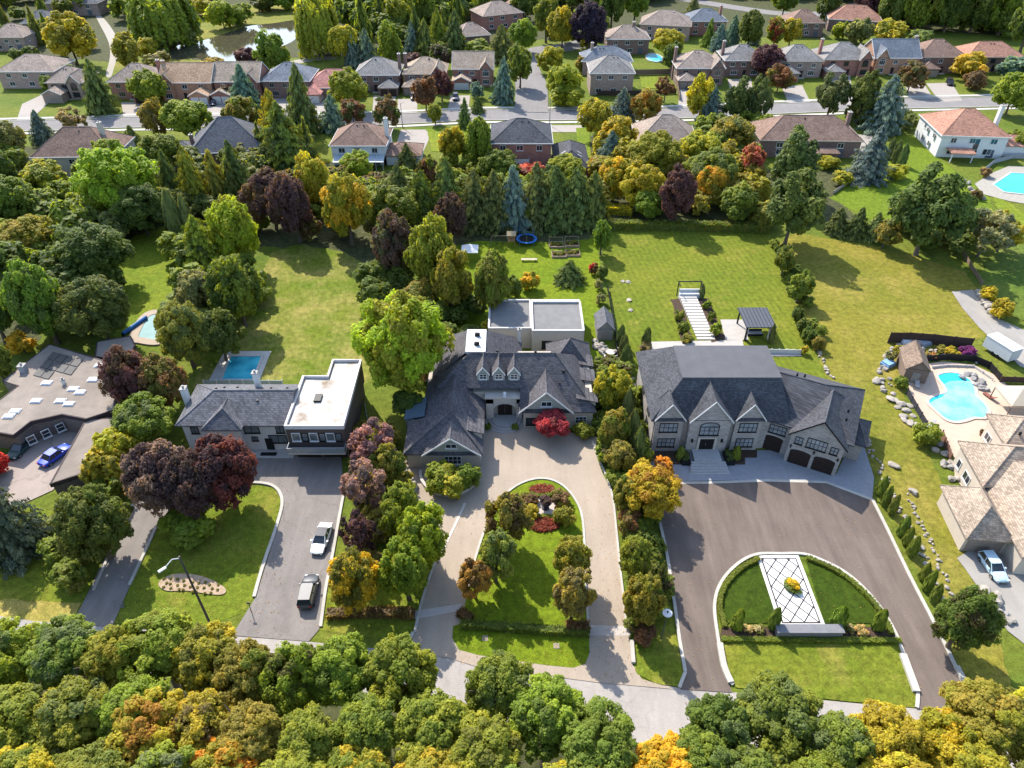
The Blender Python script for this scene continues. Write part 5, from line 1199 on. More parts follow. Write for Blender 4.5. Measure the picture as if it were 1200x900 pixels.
# ------------------------------------------------------------------ vegetation, from the far wood to the roadside wood
BELT, FAR, STR = "trees of the belt behind the back lawns", "trees of the far wood and gardens", "trees along the far street"
T = [
    # far wood and pond
    ("B", (50, 14, 108, 72), "yg", "round yellow green tree beside the footpath at the far corner", "ol", .4), ("S", (98, 68, 128, 136), "sp", "tall dark spruce beside the small taupe house"),
    ("W", (148, -26, 228, 46), "g", "huge dark willow on the near bank of the pond"), ("H", (214, -4, 248, 20), "yg", "pale leafed tree above the pond, nearest the big willow"), ("H", (243, 0, 276, 34), "bg", "light green bush tree on the far bank of the pond"),
    ("H", (264, 4, 296, 30), "g", "green tree on the far pond bank right of the light bush"), ("H", (294, -8, 330, 12), "dg", "dark tree at the top edge above the pond"), ("H", (318, -12, 348, 12), "mg", "mid green tree at the top edge left of the weeping willow"),
    ("H", (132, 40, 165, 80), "ol", "olive scrub on the meadow by the path", "yg", .5), ("H", (160, 44, 186, 68), "yg", "yellow green scrub between path and pond", "tan", .3), ("H", (170, 62, 200, 80), "ol", "low olive scrub at the pond edge", "tan", .4),
    ("H", (205, 24, 236, 50), "gg", "grey green reeds under the big willow"), ("H", (275, 56, 300, 78), "pu", "dark purple bush at the near pond edge"), ("H", (320, 55, 342, 76), "mg", "round bush between pond and footpath", "y", .2), ("B", (298, 38, 340, 86), "g", "green tree in front of the pond above the dark roofed house"),
    ("H", (238, 68, 262, 80), "yg", "reed clump at the water's near edge", "tan", .5), ("W", (344, -14, 396, 60), "mg", "big weeping willow right of the pond", "yg", .4), ("B", (382, 24, 420, 72), "yg", "round yellow green tree right of the weeping willow"),
    ("S", (404, 42, 424, 80), "bs", "smaller blue spruce beside the round yellow green tree"), ("S", (418, 32, 440, 80), "bs", "taller blue spruce beside the round yellow green tree"), ("B", (441, 28, 472, 76), "g", "round green tree behind the pale grey hip roof"), ("B", (395, -30, 440, 26), "dg", "dark tree of the top wood right of the willow"),
    ("B", (432, -30, 470, 30), "dg", "dark tall tree of the top wood, second from the willow"), ("B", (450, 0, 482, 40), "mg", "mid green tree in front of the dark top wood", "yg", .3), ("S", (475, 26, 492, 68), "bs", "narrow blue spruce in the group behind the dark brick houses"), ("S", (486, 22, 510, 72), "sp", "broad dark spruce in the group behind the dark brick houses"),
    ("B", (478, -20, 512, 30), "g", "tall green tree behind the spruce group"), ("S", (502, 12, 524, 60), "mg", "light green cone shaped tree behind the spruce group"), ("S", (518, 14, 546, 66), "sp", "dark spruce left of the long brick house"), ("B", (503, 50, 534, 80), "dg", "round dark tree behind the tan roofed house", "pu", .4),
    ("S", (574, 28, 602, 76), "sp", "dark spruce in front of the long brick house"), ("S", (577, 64, 602, 124), "bs", "tall blue spruce right of the tan roofed house"), ("H", (549, 97, 568, 116), "bs", "small round blue spruce on the lawn of the tan roofed house"), ("H", (470, 62, 496, 82), "pu", "dusky purple bush behind the small front gable"),
    ("H", (543, 51, 577, 64), "g", "clipped bushes behind the tan gable roof"), ("B", (512, -30, 545, 14), "dg", "dark tree at the top edge, left of the long brick house"), ("B", (600, -12, 632, 22), "dg", "dark tree at the top above the side street"),
    ("B", (596, 24, 632, 60), "mg", "green tree left of the side street, farther one"), ("B", (594, 56, 625, 100), "g", "green tree left of the side street, nearer one", "o", .1), ("B", (625, -4, 656, 46), "g", "slim green tree right of the side street top"), ("B", (640, 10, 678, 54), "yg", "yellow green tree right of the side street top"),
    ("B", (672, 4, 712, 58), (.045, .030, .055), "deep purple maple behind the corner house"), ("B", (630, 54, 662, 84), "yg", "yellow green tree overhanging the side street"), ("B", (639, 76, 679, 116), "bg", "bright lime tree on the junction corner"), ("H", (643, 102, 688, 120), "bg", "low green shrub bed under the lime tree", "mg", .4), ("H", (674, 66, 692, 86), "ol", "brownish bush against the tall corner house"),
    ("B", (700, -24, 736, 28), "dg", "dark tree at the top above the turquoise pool", None, 0), ("B", (728, -26, 764, 24), "g", "green tree at the top behind the plain brick house"), ("B", (764, 32, 803, 66), "yg", "golden green tree beside the turquoise garden pool", "y", .3), ("B", (776, 52, 800, 84), "dg", "dark tree below the golden green one by the pool"),
    ("S", (803, -6, 822, 26), "sp", "dark conifer at the top left of the blue grey roof"), ("S", (823, 20, 839, 56), "g", "green conifer in front of the blue grey roof"), ("S", (834, 26, 854, 62), "bs", "first of two blue spruces before the blue grey roof"), ("S", (849, 20, 867, 58), "bs", "second blue spruce, next to the big round dark tree"), ("B", (862, 6, 900, 56), "dg", "big round dark tree beside the two blue spruces"),
    ("S", (877, 30, 891, 54), "bs", "small blue spruce under the big round dark tree"), ("B", (878, 54, 920, 88), "pu", "dark purple tree between the two pale grey roofs"), ("B", (898, 20, 922, 54), "g", "half reddened tree at the back street", "r", .35), ("B", (914, 20, 942, 52), "yg", "yellow green tree beside the half reddened one"), ("B", (904, -18, 938, 16), "g", "green tree at the top above the back street"), ("B", (955, -12, 985, 24), "dg", "dark tree right of the back street"),
    ("H", (976, 26, 996, 46), "bg", "first of the bright bushes behind the row of gabled houses"), ("H", (992, 22, 1022, 52), "gg", "silvery green bush behind the orange brick house"), ("H", (1022, 22, 1062, 52), "yg", "large lime bush behind the charcoal roofed house"), ("H", (1064, 34, 1094, 56), "gg", "pale bush behind the brown hip roof"), ("B", (1000, -14, 1040, 20), "pu", "dusky red tree at the top behind the red brown hip roof", None, 0),
    ("B", (1030, -34, 1072, 36), "dg", "first tree of the far corner wood, green", "y", .15), ("B", (1060, -40, 1105, 44), "g", "tree of the far corner wood with an orange tinted flank", "o", .15), ("B", (1095, -42, 1140, 48), "dg", "dark tall tree of the far corner wood behind the brown hip roof"), ("B", (1126, -44, 1170, 52), "dg", "dark broad tree of the far corner wood behind the red roof"), ("B", (1160, -44, 1205, 56), "g", "green tree of the far corner wood at the picture edge"), ("B", (1190, -20, 1235, 60), "dg", "dark tree leaving the picture at the far corner"),
    # street trees
    ("B", (153, 82, 196, 122), "mg", "round green tree in front of the orange brick house"), ("S", (272, 78, 297, 128), "bs", "blue spruce before the tan roofed brick house"), ("H", (255, 98, 282, 118), "br", "rust tinted small tree beside the blue spruce"), ("D", (64, 124, 104, 158), "tan", "thin pale street tree by the corner house"), ("S", (34, 130, 60, 172), "bs", "blue grey spruce left of the brown hip roof"), ("B", (-20, 140, 30, 190), "gg", "grey green tree at the picture edge by the street"),
    ("B", (164, 116, 196, 160), "ol", "olive street tree right of the driveway", "tan", .3), ("B", (188, 114, 250, 160), "mg", "wide green street tree before the orange brick house"), ("B", (256, 116, 302, 152), "ol", "olive green tree above the charcoal roof", "mg", .4), ("S", (144, 148, 166, 178), "sp", "small dark spruce beside the brown hip roof"), ("B", (160, 150, 216, 202), "g", "round green tree right of the brown hip roof"),
    ("B", (386, 82, 434, 126), "mg", "spreading green tree before the salmon roof", "yg", .3), ("B", (397, 116, 428, 148), "br", "first bronze street maple, before the hip roofed house", "dg", .4), ("B", (437, 113, 469, 150), "br", "second bronze street maple, at the wide driveway", "dg", .45), ("B", (482, 92, 514, 128), "br", "copper maple before the small front gable", "r", .1), ("B", (504, 84, 530, 116), "pu", "dark purple maple beside the copper maple"), ("B", (500, 122, 519, 144), "mg", "small green street tree on its own lawn strip"),
    ("S", (536, 115, 552, 152), "sp", "slender spruce on the street lawn"), ("S", (553, 114, 566, 134), "sp", "tiny spruce beside the far pavement"), ("B", (540, 124, 582, 202), "g", "tall green tree left of the red brick house"), ("B", (512, 148, 546, 190), "yg", "yellow green tree at the end of the concrete driveway"),
    ("B", (680, 114, 722, 160), "yg", "rounded olive yellow tree by the junction", "ol", .4), ("S", (716, 106, 742, 148), "bs", "blue spruce beside the orange street tree"), ("B", (737, 104, 780, 144), "ol", "street maple turning orange at the top", "o", .45), ("D", (766, 88, 794, 118), "br", "brown thinning tree by the garden fence"), ("B", (806, 92, 838, 142), "yg", "bright yellow green tree before the twin gabled house", "y", .3), ("S", (819, 102, 850, 154), "bs", "wide blue spruce before the twin gabled house"),
    ("P", (846, 92, 884, 146), "dg", "first dark pine of the street group, left one"), ("P", (872, 90, 906, 146), "sp", "second dark pine of the street group, right one"), ("P", (952, 86, 1000, 138), "sp", "dark pine before the orange brick gables, left one"), ("P", (992, 84, 1034, 142), "dg", "dark pine before the charcoal roof, right one"), ("S", (1018, 92, 1062, 160), "bs", "big blue spruce beside the two street pines"), ("B", (898, 78, 930, 106), "br", "brown tree before the grey garage", "ol", .4),
    ("B", (1052, 74, 1086, 106), "br", "brownish tree at the charcoal roofed house", "gg", .4), ("H", (1116, 62, 1158, 94), (.36, .27, .02), "round golden shrub in front of the red roof"), ("H", (1130, 82, 1156, 106), "br", "brown leaved small tree below the golden shrub"), ("H", (1172, 68, 1215, 92), "bs", "blue green shrub before the red roof"), ("B", (1164, 84, 1215, 132), "mg", "soft green street tree at the picture edge"),
    # belt, west part
    ("B", (88, 164, 184, 262), "bg", "large bright green tree right of the cream walled house", "yg", .3), ("B", (20, 188, 80, 228), "yg", "yellow green bush tree below the brown hip roof", "mg", .5), ("B", (-30, 168, 22, 232), "dg", "dark tree at the picture edge above the belt"), ("B", (-35, 205, 45, 262), "g", "green tree at the picture edge behind the olive crown"), ("S", (186, 176, 216, 246), "sp", "dark conifer of the belt beside the large bright tree"), ("S", (210, 170, 242, 250), "mg", "light green conifer of the belt behind the lawn head"), ("S", (238, 174, 268, 246), "ol", "olive conifer of the belt behind the lawn head"), ("S", (260, 170, 292, 240), "sp", "dark conifer of the belt under the charcoal roof"),
    ("B", (130, 212, 196, 276), "dg", "deep shade tree at the head of the bright back lawn"), ("C", (194, 228, 214, 290), "ce", "slim cedar at the head of the bright back lawn"), ("C", (212, 232, 228, 286), "gg", "grey green cedar next to the slim one"), ("B", (-6, 250, 62, 306), "ol", "wide olive gold crown at the picture edge", "yg", .5), ("B", (48, 246, 92, 292), "yg", "gold green crown next to the olive one", "ol", .3), ("H", (78, 244, 102, 266), "o", "small rust orange tree in the west belt", "ol", .4), ("B", (116, 248, 150, 286), "gg", "pale grey green small tree before the dark shade tree"), ("S", (-20, 276, 24, 330), "bs", "blue grey spruce at the picture edge by the olive crown"),
    ("B", (62, 262, 152, 334), "dg", "biggest dark green crown left of the bright back lawn, upper"), ("B", (70, 320, 154, 404), "dg", "broad dark crown with pale tips right above the brown flat roof", "gg", .35), ("B", (8, 298, 78, 404), "g", "tall green crown with pale tips behind the flat roofed house", "gg", .3), ("B", (-45, 320, 16, 400), "dg", "dark crown cut by the picture edge behind the flat roofed house"), ("H", (8, 388, 40, 418), "y", "yellow shrub beside the brown flat roof"), ("B", (-30, 392, 14, 452), "g", "green tree at the corner of the brown flat roof"),
    # between the two west lawns
    ("S", (300, 102, 342, 190), "yg", "tall yellow topped tree above the charcoal roof", "y", .3), ("S", (338, 78, 366, 160), "sp", "dark narrow spruce left of the salmon roofed drive"), ("S", (376, 112, 402, 158), "bs", "blue spruce behind the brown roofed white house"), ("S", (300, 116, 366, 206), "g", "broad green conifer beside the charcoal roof", "sp", .4), ("B", (284, 196, 348, 268), "br", "copper brown tree of the belt, left one", "pu", .5), ("B", (318, 200, 368, 282), "pu", "dark purple brown tree of the belt, right one", "br", .3),
    ("B", (248, 228, 304, 312), "bg", "tall lime green tree between the two back lawns", "yg", .4), ("S", (212, 254, 262, 326), "mg", "soft green conifer between the two back lawns"), ("B", (200, 306, 262, 376), "gg", "grey green round tree between the two back lawns"), ("B", (246, 300, 306, 384), "g", "dark leaved tree overhanging the worn lawn", "dg", .4), ("B", (182, 350, 246, 432), "ol", "olive tree with pale seed heads by the small pool", "gg", .4), ("B", (228, 360, 284, 424), "dg", "dark tree above the small blue pool"),
    ("B", (344, 182, 392, 250), "yg", "golden green tree of the belt, taller one", "y", .45), ("B", (372, 200, 440, 286), "y", "golden maple of the belt above the worn lawn", "yg", .6), ("B", (398, 178, 438, 214), "bg", "lime tree below the glazed porch", "yg", .4), ("B", (428, 216, 490, 278), "g", "green tree of the belt behind the dusky purple crown"), ("S", (393, 200, 420, 240), "sp", "little spruce inside the golden part of the belt"), ("S", (466, 168, 488, 200), "sp", "small dark spruce right of the glazed porch"), ("B", (486, 184, 516, 236), "br", "dull red brown tree in the middle of the belt", "g", .4), ("B", (512, 228, 548, 284), "pu", "small purple tree at the foot of the tall spruces", "br", .4),
    ("B", (434, 242, 484, 338), (.10, .07, .06), "tall dusky purple brown crown at the corner of the worn lawn", "gg", .35), ("B", (478, 254, 536, 350), "mg", "tall olive green tree behind the manor, left of three", "yg", .35), ("B", (502, 276, 552, 384), "ol", "tall olive green tree behind the manor, middle of three", "yg", .45), ("B", (548, 284, 604, 374), "g", "tall olive green tree beside the pale flat building, right of three", "ol", .45), ("B", (466, 322, 520, 366), "ol", "low olive crown at the foot of the three tall trees", "mg", .4), ("B", (414, 336, 532, 474), "bg", "great spreading yellow green maple left of the dormered manor", "yg", .5),
    ("H", (488, 418, 512, 455), (.45, .35, .26), "pale pink flowering bush by the manor's glazed side", "g", .5), ("h", (566, 376, 604, 392), "yg", "yellow green climber over the manor's rear roof", "mg", .3), ("B", (455, 452, 500, 490), "dg", "shaded tree between the maple and the sunroom"),
    # tall spruce screen behind the lush lawn
    ("S", (446, 192, 486, 272), "sp", "spruce of the tall screen, first from the golden maple"), ("S", (476, 200, 512, 280), "g", "spruce of the tall screen behind the dull red tree", "sp", .4), ("S", (508, 190, 544, 282), "sp", "dark spruce of the tall screen behind the white tent"), ("S", (536, 198, 572, 284), "ce", "grey green spruce of the tall screen near the swing set"), ("S", (562, 196, 596, 284), "sp", "dark spruce of the tall screen over the swing set"), ("S", (588, 192, 618, 284), "bs", "bluish spruce of the tall screen over the trampoline"), ("S", (610, 196, 644, 282), "ce", "grey green spruce of the tall screen behind the trampoline"), ("S", (634, 190, 668, 282), "sp", "dark spruce of the tall screen behind the vegetable beds"), ("S", (656, 196, 692, 282), "ce", "broad spruce of the tall screen behind the vegetable beds"), ("S", (680, 204, 710, 280), "sp", "last spruce of the tall screen at the lawn corner"),
    ("B", (644, 184, 690, 216), "bg", "bright lime bush tree below the garage wing"), ("H", (606, 192, 642, 212), "pk", "salmon pink bush below the red brick house", "g", .2), ("B", (628, 196, 660, 226), "dg", "dark tree under the white balcony"), ("B", (560, 176, 604, 214), "g", "green tree left of the red brick house's foot"),
    # belt, east part
    ("B", (700, 138, 746, 182), "yg", "yellow tree right of the narrow grass strip", "y", .3), ("S", (700, 152, 732, 200), "bs", "blue spruce in the yellow group"), ("B", (698, 184, 742, 234), "y", "bright yellow tree at the end of the grass strip", "yg", .5), ("B", (734, 154, 800, 208), "mg", "large green tree before the bungalow", "yg", .5), ("B", (724, 190, 778, 246), "yg", "yellow green tree behind the clipped hedge", "y", .4), ("B", (772, 196, 816, 262), "pu", "dark purple tree behind the clipped hedge"), ("B", (794, 154, 842, 202), "yg", "yellow green tree right of the bungalow roof"), ("B", (828, 142, 882, 170), "ol", "olive tree between bungalow and long brown roof", "gg", .4), ("B", (804, 170, 872, 230), "g", "grey green broad tree in the east belt", "gg", .5), ("B", (814, 188, 858, 240), "y", "lemon yellow tree behind the clipped hedge", "yg", .4), ("B", (866, 172, 898, 210), "pk", "salmon red tree in the east belt", "o", .3), ("B", (840, 216, 890, 262), "g", "green tree behind the hedge's east end", "dg", .4), ("H", (872, 236, 912, 266), "ol", "olive bush at the hedge's east end"), ("H", (690, 184, 710, 212), "o", "rusty bush by the narrow grass strip", "yg", .5), ("B", (742, 220, 778, 258), "g", "shaded tree between the yellow and purple ones"),
    ("P", (898, 150, 962, 232), "sp", "tall dark pine before the long brown roof"), ("P", (888, 196, 974, 288), "dg", "massive dark pine at the lawn corner", "gg", .25), ("S", (1001, 146, 1043, 218), "bs", "striking tall blue spruce beside the shady lawn"), ("H", (959, 184, 984, 197), "yg", "clipped hedge ball by the patio of the long brick house"), ("H", (975, 200, 1000, 218), "yg", "larger clipped hedge ball on the shady lawn"), ("C", (1039, 164, 1049, 188), "ce", "first cedar of the short row by the blue spruce"), ("C", (1046, 168, 1056, 192), "ce", "middle cedar of the short row by the blue spruce"), ("C", (1053, 172, 1063, 196), "ce", "last cedar of the short row toward the bright lawn"), ("H", (1036, 192, 1064, 210), "yg", "low yellow green shrubs at the lawn edge", "br", .3),
    ("S", (970, 244, 993, 278), "sp", "young spruce at the head of the dry lawn, first"), ("S", (994, 244, 1016, 282), "sp", "young spruce at the head of the dry lawn, second"), ("S", (1016, 248, 1036, 284), "gg", "pale young spruce at the head of the dry lawn, third"), ("P", (1046, 196, 1140, 300), "dg", "great dark tree mass at the head of the dry lawn", "gg", .2), ("B", (1022, 256, 1058, 290), "ol", "olive shrub tree left of the great dark tree", "gg", .4), ("D", (1124, 238, 1194, 302), (.20, .215, .11), "half bare grey green tree right of the great dark tree"), ("D", (1150, 250, 1210, 290), "yg", "yellow green thin tree by the far pool corner"), ("H", (1148, 334, 1170, 354), "y", "yellow shrub by the rocks of the gravel drive, smaller"), ("H", (1162, 348, 1188, 374), "yg", "yellow green shrub by the rocks of the gravel drive, larger", "y", .4), ("H", (1180, 152, 1215, 180), "g", "shrub beside the white house wing"),
    # lot line between lush and striped lawn
    ("B", (694, 256, 717, 300), "g", "small green tree at the top of the lot line strip"), ("H", (690, 304, 702, 326), "r", "dark red shrub in the lot line strip", "br", .5), ("H", (698, 308, 713, 332), "dg", "dark shrub in the lot line strip"), ("H", (696, 324, 708, 344), "pale", "pale variegated shrub in the lot line strip, upper"), ("H", (698, 338, 710, 362), "pale", "pale variegated shrub in the lot line strip, lower"), ("S", (653, 306, 682, 336), "sp", "lone round conifer on the lush lawn"), ("H", (609, 318, 632, 342), "y", "lone golden shrub on the lush lawn", "yg", .5), ("H", (590, 322, 612, 350), "dg", "dark shrub at the corner of the pale flat building"),
    ("C", (723, 384, 733, 406), "ce", "first cedar behind the mansion's corner"), ("C", (725, 396, 737, 420), "ce", "middle cedar behind the mansion's corner"), ("C", (727, 408, 741, 434), "ce", "nearest cedar behind the mansion's corner"), ("C", (752, 386, 763, 410), "sp", "single cedar at the terrace end"), ("H", (748, 400, 765, 414), "tan", "brown grasses around the terrace cedar"), ("H", (790, 362, 802, 378), "ol", "upper shrub left of the garden steps"), ("H", (794, 376, 808, 392), "g", "middle shrub left of the garden steps"), ("H", (798, 390, 812, 402), "ol", "lower shrub left of the garden steps"), ("H", (824, 350, 834, 364), "g", "upper shrub right of the garden steps"), ("H", (829, 364, 839, 378), "g", "middle shrub right of the garden steps"), ("H", (832, 378, 846, 394), "mg", "lower shrub right of the garden steps"), ("C", (818, 334, 827, 352), "ce", "thin cypress by the garden arch"), ("C", (901, 382, 909, 404), "sp", "thin cypress beside the black gazebo"),
    # lot line east of the mansion
    ("B", (908, 290, 932, 322), "g", "small tree on the boulder wall nearest the massive pine", "dg", .3), ("B", (924, 320, 952, 354), "g", "small tree on the boulder wall, second down", "yg", .2), ("H", (928, 358, 942, 378), "dg", "dark shrub on the boulder wall, upper"), ("H", (934, 372, 950, 392), "dg", "dark shrub on the boulder wall, middle"), ("H", (940, 382, 957, 404), "dg", "dark shrub on the boulder wall, lower"), ("H", (952, 394, 968, 412), "ol", "olive shrub on the boulder wall above the mansion's rear"), ("H", (938, 402, 948, 418), "yg", "yellow shrub by the white rear steps"),
    ("C", (1027, 562, 1040, 584), "g", "cypress one of the drive side row, nearest the garage"), ("C", (1033, 572, 1045, 596), "g", "second cypress from the garage"), ("C", (1041, 582, 1053, 606), "g", "third cypress from the garage"), ("C", (1052, 606, 1066, 632), "g", "fourth cypress from the garage, after the gap"), ("C", (1058, 620, 1071, 643), "g", "fifth cypress from the garage"), ("C", (1063, 632, 1077, 655), "g", "sixth cypress from the garage"), ("C", (1077, 662, 1090, 684), "g", "seventh cypress, after the second gap"), ("C", (1082, 672, 1097, 697), "g", "eighth cypress from the garage"), ("C", (1090, 688, 1104, 710), "g", "last cypress before the dark tree"), ("B", (1098, 682, 1170, 768), "dg", "dark olive tree at the end of the cypress row", "br", .3), ("H", (1070, 494, 1102, 524), "mg", "round bush below the white rock slope", "yg", .3), ("H", (1048, 440, 1064, 456), "g", "small bush at the brown shed corner"),
    # west front gardens
    ("B", (118, 404, 182, 484), "pu", "purple brown tree in front of the skylight roof", "br", .4), ("B", (160, 412, 222, 484), "br", "brown green tree beside the white house", "ol", .5), ("B", (132, 460, 206, 524), "g", "round tree with pale tips above the yellow hedge", "pale", .3), ("B", (144, 510, 222, 604), (.24, .16, .15), "big pale purple maple on the hedge line", "pu", .5), ("B", (188, 524, 258, 612), "pu", "dark purple maple in front of the white house", "br", .2), ("B", (220, 500, 303, 596), (.14, .05, .04), "red brown maple by the white house's front", "pu", .5), ("B", (66, 566, 150, 664), "dg", "dark green tree left of the narrow driveway", "mg", .35), ("S", (-28, 574, 42, 668), (.085, .11, .075), "grey blue spruce on the front lawn of the flat roofed house", "ol", .2), ("H", (-14, 524, 10, 562), "r", "crimson shrub at the picture edge"), ("H", (108, 500, 158, 560), "yg", "yellow green hedge shrub above the drive, upper", "y", .3), ("H", (100, 524, 150, 580), "yg", "olive yellow hedge shrub above the drive, lower", "ol", .4), ("H", (190, 590, 250, 640), "g", "green undergrowth beneath the dark purple maple", "mg", .4),
    # plum trees, pyramids and manor front
    ("D", (406, 488, 470, 560), "pl", "airy pink purple plum tree nearest the flat roofed block"), ("D", (394, 530, 456, 610), "pl", "airy pink purple plum tree in the middle of the row"), ("D", (396, 586, 446, 664), (.12, .06, .075), "airy dark purple plum tree at the end of the row"), ("B", (432, 520, 474, 572), "ol", "olive shrub tree between plums and sunroom", "g", .4), ("H", (430, 566, 452, 640), "br", "brown shrub behind the plum trees", "ol", .4),
    ("B", (444, 562, 496, 634), "mg", "pyramidal green tree nearest the garage court"), ("B", (464, 594, 524, 672), "bg", "largest pyramidal green tree beside the drive", "mg", .4), ("B", (448, 634, 502, 708), "mg", "pyramidal green tree nearest the road", "bg", .4), ("B", (380, 640, 446, 724), "y", "golden brown tree at the foot of the plum row", "ol", .5), ("H", (496, 540, 536, 580), "mg", "light green shrub in the round garage bed, left one", "yg", .4), ("H", (512, 548, 552, 585), "yg", "yellow green shrub in the round garage bed, middle one", "mg", .4), ("H", (532, 543, 562, 577), "g", "darker shrub in the round garage bed, right one"),
    ("B", (572, 574, 624, 642), (.24,.24,.048), "bronze green tree at the head of the oval garden", "br", .4), ("B", (556, 616, 604, 690), (.24,.24,.048), "bronze green tree on the oval garden's drive side", "gg", .4), ("B", (534, 652, 578, 704), (.36, .21, .05), "orange tree on the oval island lawn", "br", .4), ("B", (650, 628, 692, 684), (.25,.24,.052), "small bronze tree on the oval garden's mansion side, upper", "yg", .4), ("B", (646, 660, 696, 738), (.25,.24,.052), "small bronze tree on the oval garden's mansion side, lower", "tan", .4),
    ("M", (624, 478, 667, 513), (.33, .05, .065), "small crimson japanese maple before the manor's right gable", "pk", .3), ("H", (671, 494, 696, 516), "mg", "round green shrub right of the crimson maple"), ("H", (568, 492, 576, 508), "g", "potted shrub left of the arched door"), ("H", (600, 492, 608, 508), "g", "potted shrub right of the arched door"),
    # planted strip between manor drive and mansion
    ("B", (694, 428, 736, 484), "yg", "yellow green tree at the manor's corner", "mg", .4), ("B", (698, 478, 738, 530), "ol", "olive tree of the planted strip beside the manor wall", "mg", .5), ("C", (728, 456, 744, 506), "ce", "cedar against the mansion side, upper"), ("C", (734, 484, 750, 530), "ce", "cedar against the mansion side, middle"), ("C", (740, 500, 756, 548), "ce", "cedar against the mansion side, lower"), ("B", (706, 510, 748, 558), "ol", "bronze olive shrub tree of the strip by the drive bend", "br", .3), ("B", (726, 538, 798, 612), "y", "maple turning gold and orange beside the terrace corner", "o", .4), ("H", (764, 534, 790, 566), "o", "flame orange top of the strip beside the terrace corner", "pk", .3), ("B", (716, 556, 752, 602), "ol", "olive shrub tree under the golden maple", "g", .4), ("H", (722, 594, 752, 632), "br", "brownish shrub of the strip below the golden maple", "ol", .5), ("B", (722, 622, 766, 682), "mg", "green tree of the strip opposite the island", "ol", .4), ("B", (728, 672, 778, 742), "ol", "bronze green tree nearest the disc lamp", "yg", .3), ("H", (752, 612, 774, 660), "dg", "dark shrub against the mansion kerb, upper"), ("H", (760, 656, 780, 690), "dg", "dark shrub against the mansion kerb, lower"), ("H", (742, 730, 770, 758), "br", "rusty low shrub at the drive mouth", "r", .2), ("S", (766, 660, 784, 700), "ce", "narrow conifer by the mansion kerb"),
    ("C", (792, 525, 802, 541), "g", "columnar shrub left of the mansion steps"), ("C", (858, 525, 868, 541), "g", "columnar shrub right of the mansion steps"), ("C", (858, 716, 872, 742), "mg", "young columnar tree at the bed's drive end"), ("C", (901, 714, 914, 740), "g", "young columnar tree left of the stone bench"), ("C", (976, 712, 992, 738), "g", "young columnar tree right of the stone bench"), ("C", (1024, 716, 1038, 742), "g", "young columnar tree at the bed's far end"),
]
for r in T:
    k, bb, col, lab = r[:4]; acc = r[4] if len(r) > 4 else None; am = r[5] if len(r) > 5 else 0.0
    x, y = (bb[0] + bb[2]) / 2, bb[3]
    grp = FAR if y < 80 else (STR if y < 165 else (BELT if y < 400 and x < 1000 else "garden trees and shrubs of the large lots"))
    nm = None
    if "maple" in lab: nm = "maple_tree"
    elif "plum" in lab.split(" at ")[0] and k == "D": nm = "plum_tree"
    elif "cypress" in lab: nm = "cypress_tree"
    elif k == "h" or "climber" in lab: nm = "climbing_shrub"
    plant("B" if k == "M" else k, bb, col, lab, acc, am, name=nm, group=grp)

# the roadside wood below the houses: every crown a tree
ORD = ["first", "second", "third", "fourth", "fifth", "sixth", "seventh", "eighth", "ninth", "tenth", "eleventh", "twelfth", "thirteenth"]
NCOL = {"g": "green", "dg": "dark green", "mg": "fresh green", "ol": "olive", "yg": "yellow green", "y": "golden", "o": "orange", "br": "bronze"}
W1 = [((-45, 722, 52, 822), "g", "gg", .3), ((28, 722, 124, 812), "g", "gg", .4), ((96, 730, 172, 806), "ol", "y", .35), ((132, 716, 232, 802), "mg", "yg", .3), ((196, 728, 284, 818), "mg", "ol", .4), ((246, 748, 330, 838), "ol", "mg", .4), ((302, 752, 384, 842), "ol", "br", .3), ((352, 738, 444, 832), "mg", "g", .4), ((424, 740, 516, 836), "g", "mg", .4)]
W1b = [((540, 762, 630, 856), "g", "gg", .3), ((592, 788, 690, 886), "mg", "g", .5), ((650, 828, 752, 920), "g", "mg", .4), ((780, 856, 862, 930), "g", "gg", .3), ((796, 812, 884, 904), "dg", "gg", .35), ((856, 790, 972, 890), "g", "gg", .3), ((936, 828, 1034, 926), "g", "gg", .4), ((996, 822, 1090, 916), "yg", "y", .55), ((1064, 828, 1150, 926), "y", "yg", .5), ((1104, 796, 1204, 888), "ol", "yg", .5), ((1166, 806, 1262, 900), "yg", "ol", .5)]
W2 = [((-40, 800, 66, 902), "ol", "pale", .3), ((40, 792, 136, 884), "mg", "gg", .3), ((108, 790, 200, 880), "g", "mg", .4), ((126, 812, 222, 894), "yg", "o", .45), ((196, 806, 280, 890), "mg", "br", .35), ((252, 820, 336, 902), "ol", "y", .35), ((318, 828, 402, 912), "g", "o", .15), ((384, 812, 474, 902), "mg", "g", .5), ((456, 806, 556, 906), "g", "mg", .5), ((520, 838, 616, 930), "mg", "ol", .35)]
W3 = [((-30, 872, 70, 970), "yg", "mg", .4), ((56, 872, 160, 970), "g", "yg", .4), ((150, 866, 246, 960), "ol", "pale", .4), ((218, 862, 312, 956), "o", "yg", .5), ((296, 878, 388, 966), "g", "o", .3), ((372, 870, 464, 962), "yg", "mg", .5), ((452, 880, 556, 972), "mg", "yg", .4), ((540, 896, 640, 990), "g", "mg", .5), ((632, 886, 736, 980), "mg", "g", .5), ((738, 872, 834, 950), (.55, .36, .02), "yg", .2), ((828, 872, 926, 970), "dg", "gg", .3), ((916, 886, 1016, 984), "g", "yg", .3), ((1004, 880, 1104, 976), "yg", "y", .6), ((1094, 868, 1196, 966), "y", "yg", .6)]
WLAB = [(W1, "roadside row left of the manor drive", "counted from the picture's left edge"), (W1b, "roadside row right of the manor drive", "counted from the manor drive"), (W2, "second row behind the roadside row", "counted from the picture's left edge"), (W3, "row along the bottom of the picture", "counted from the left corner")]
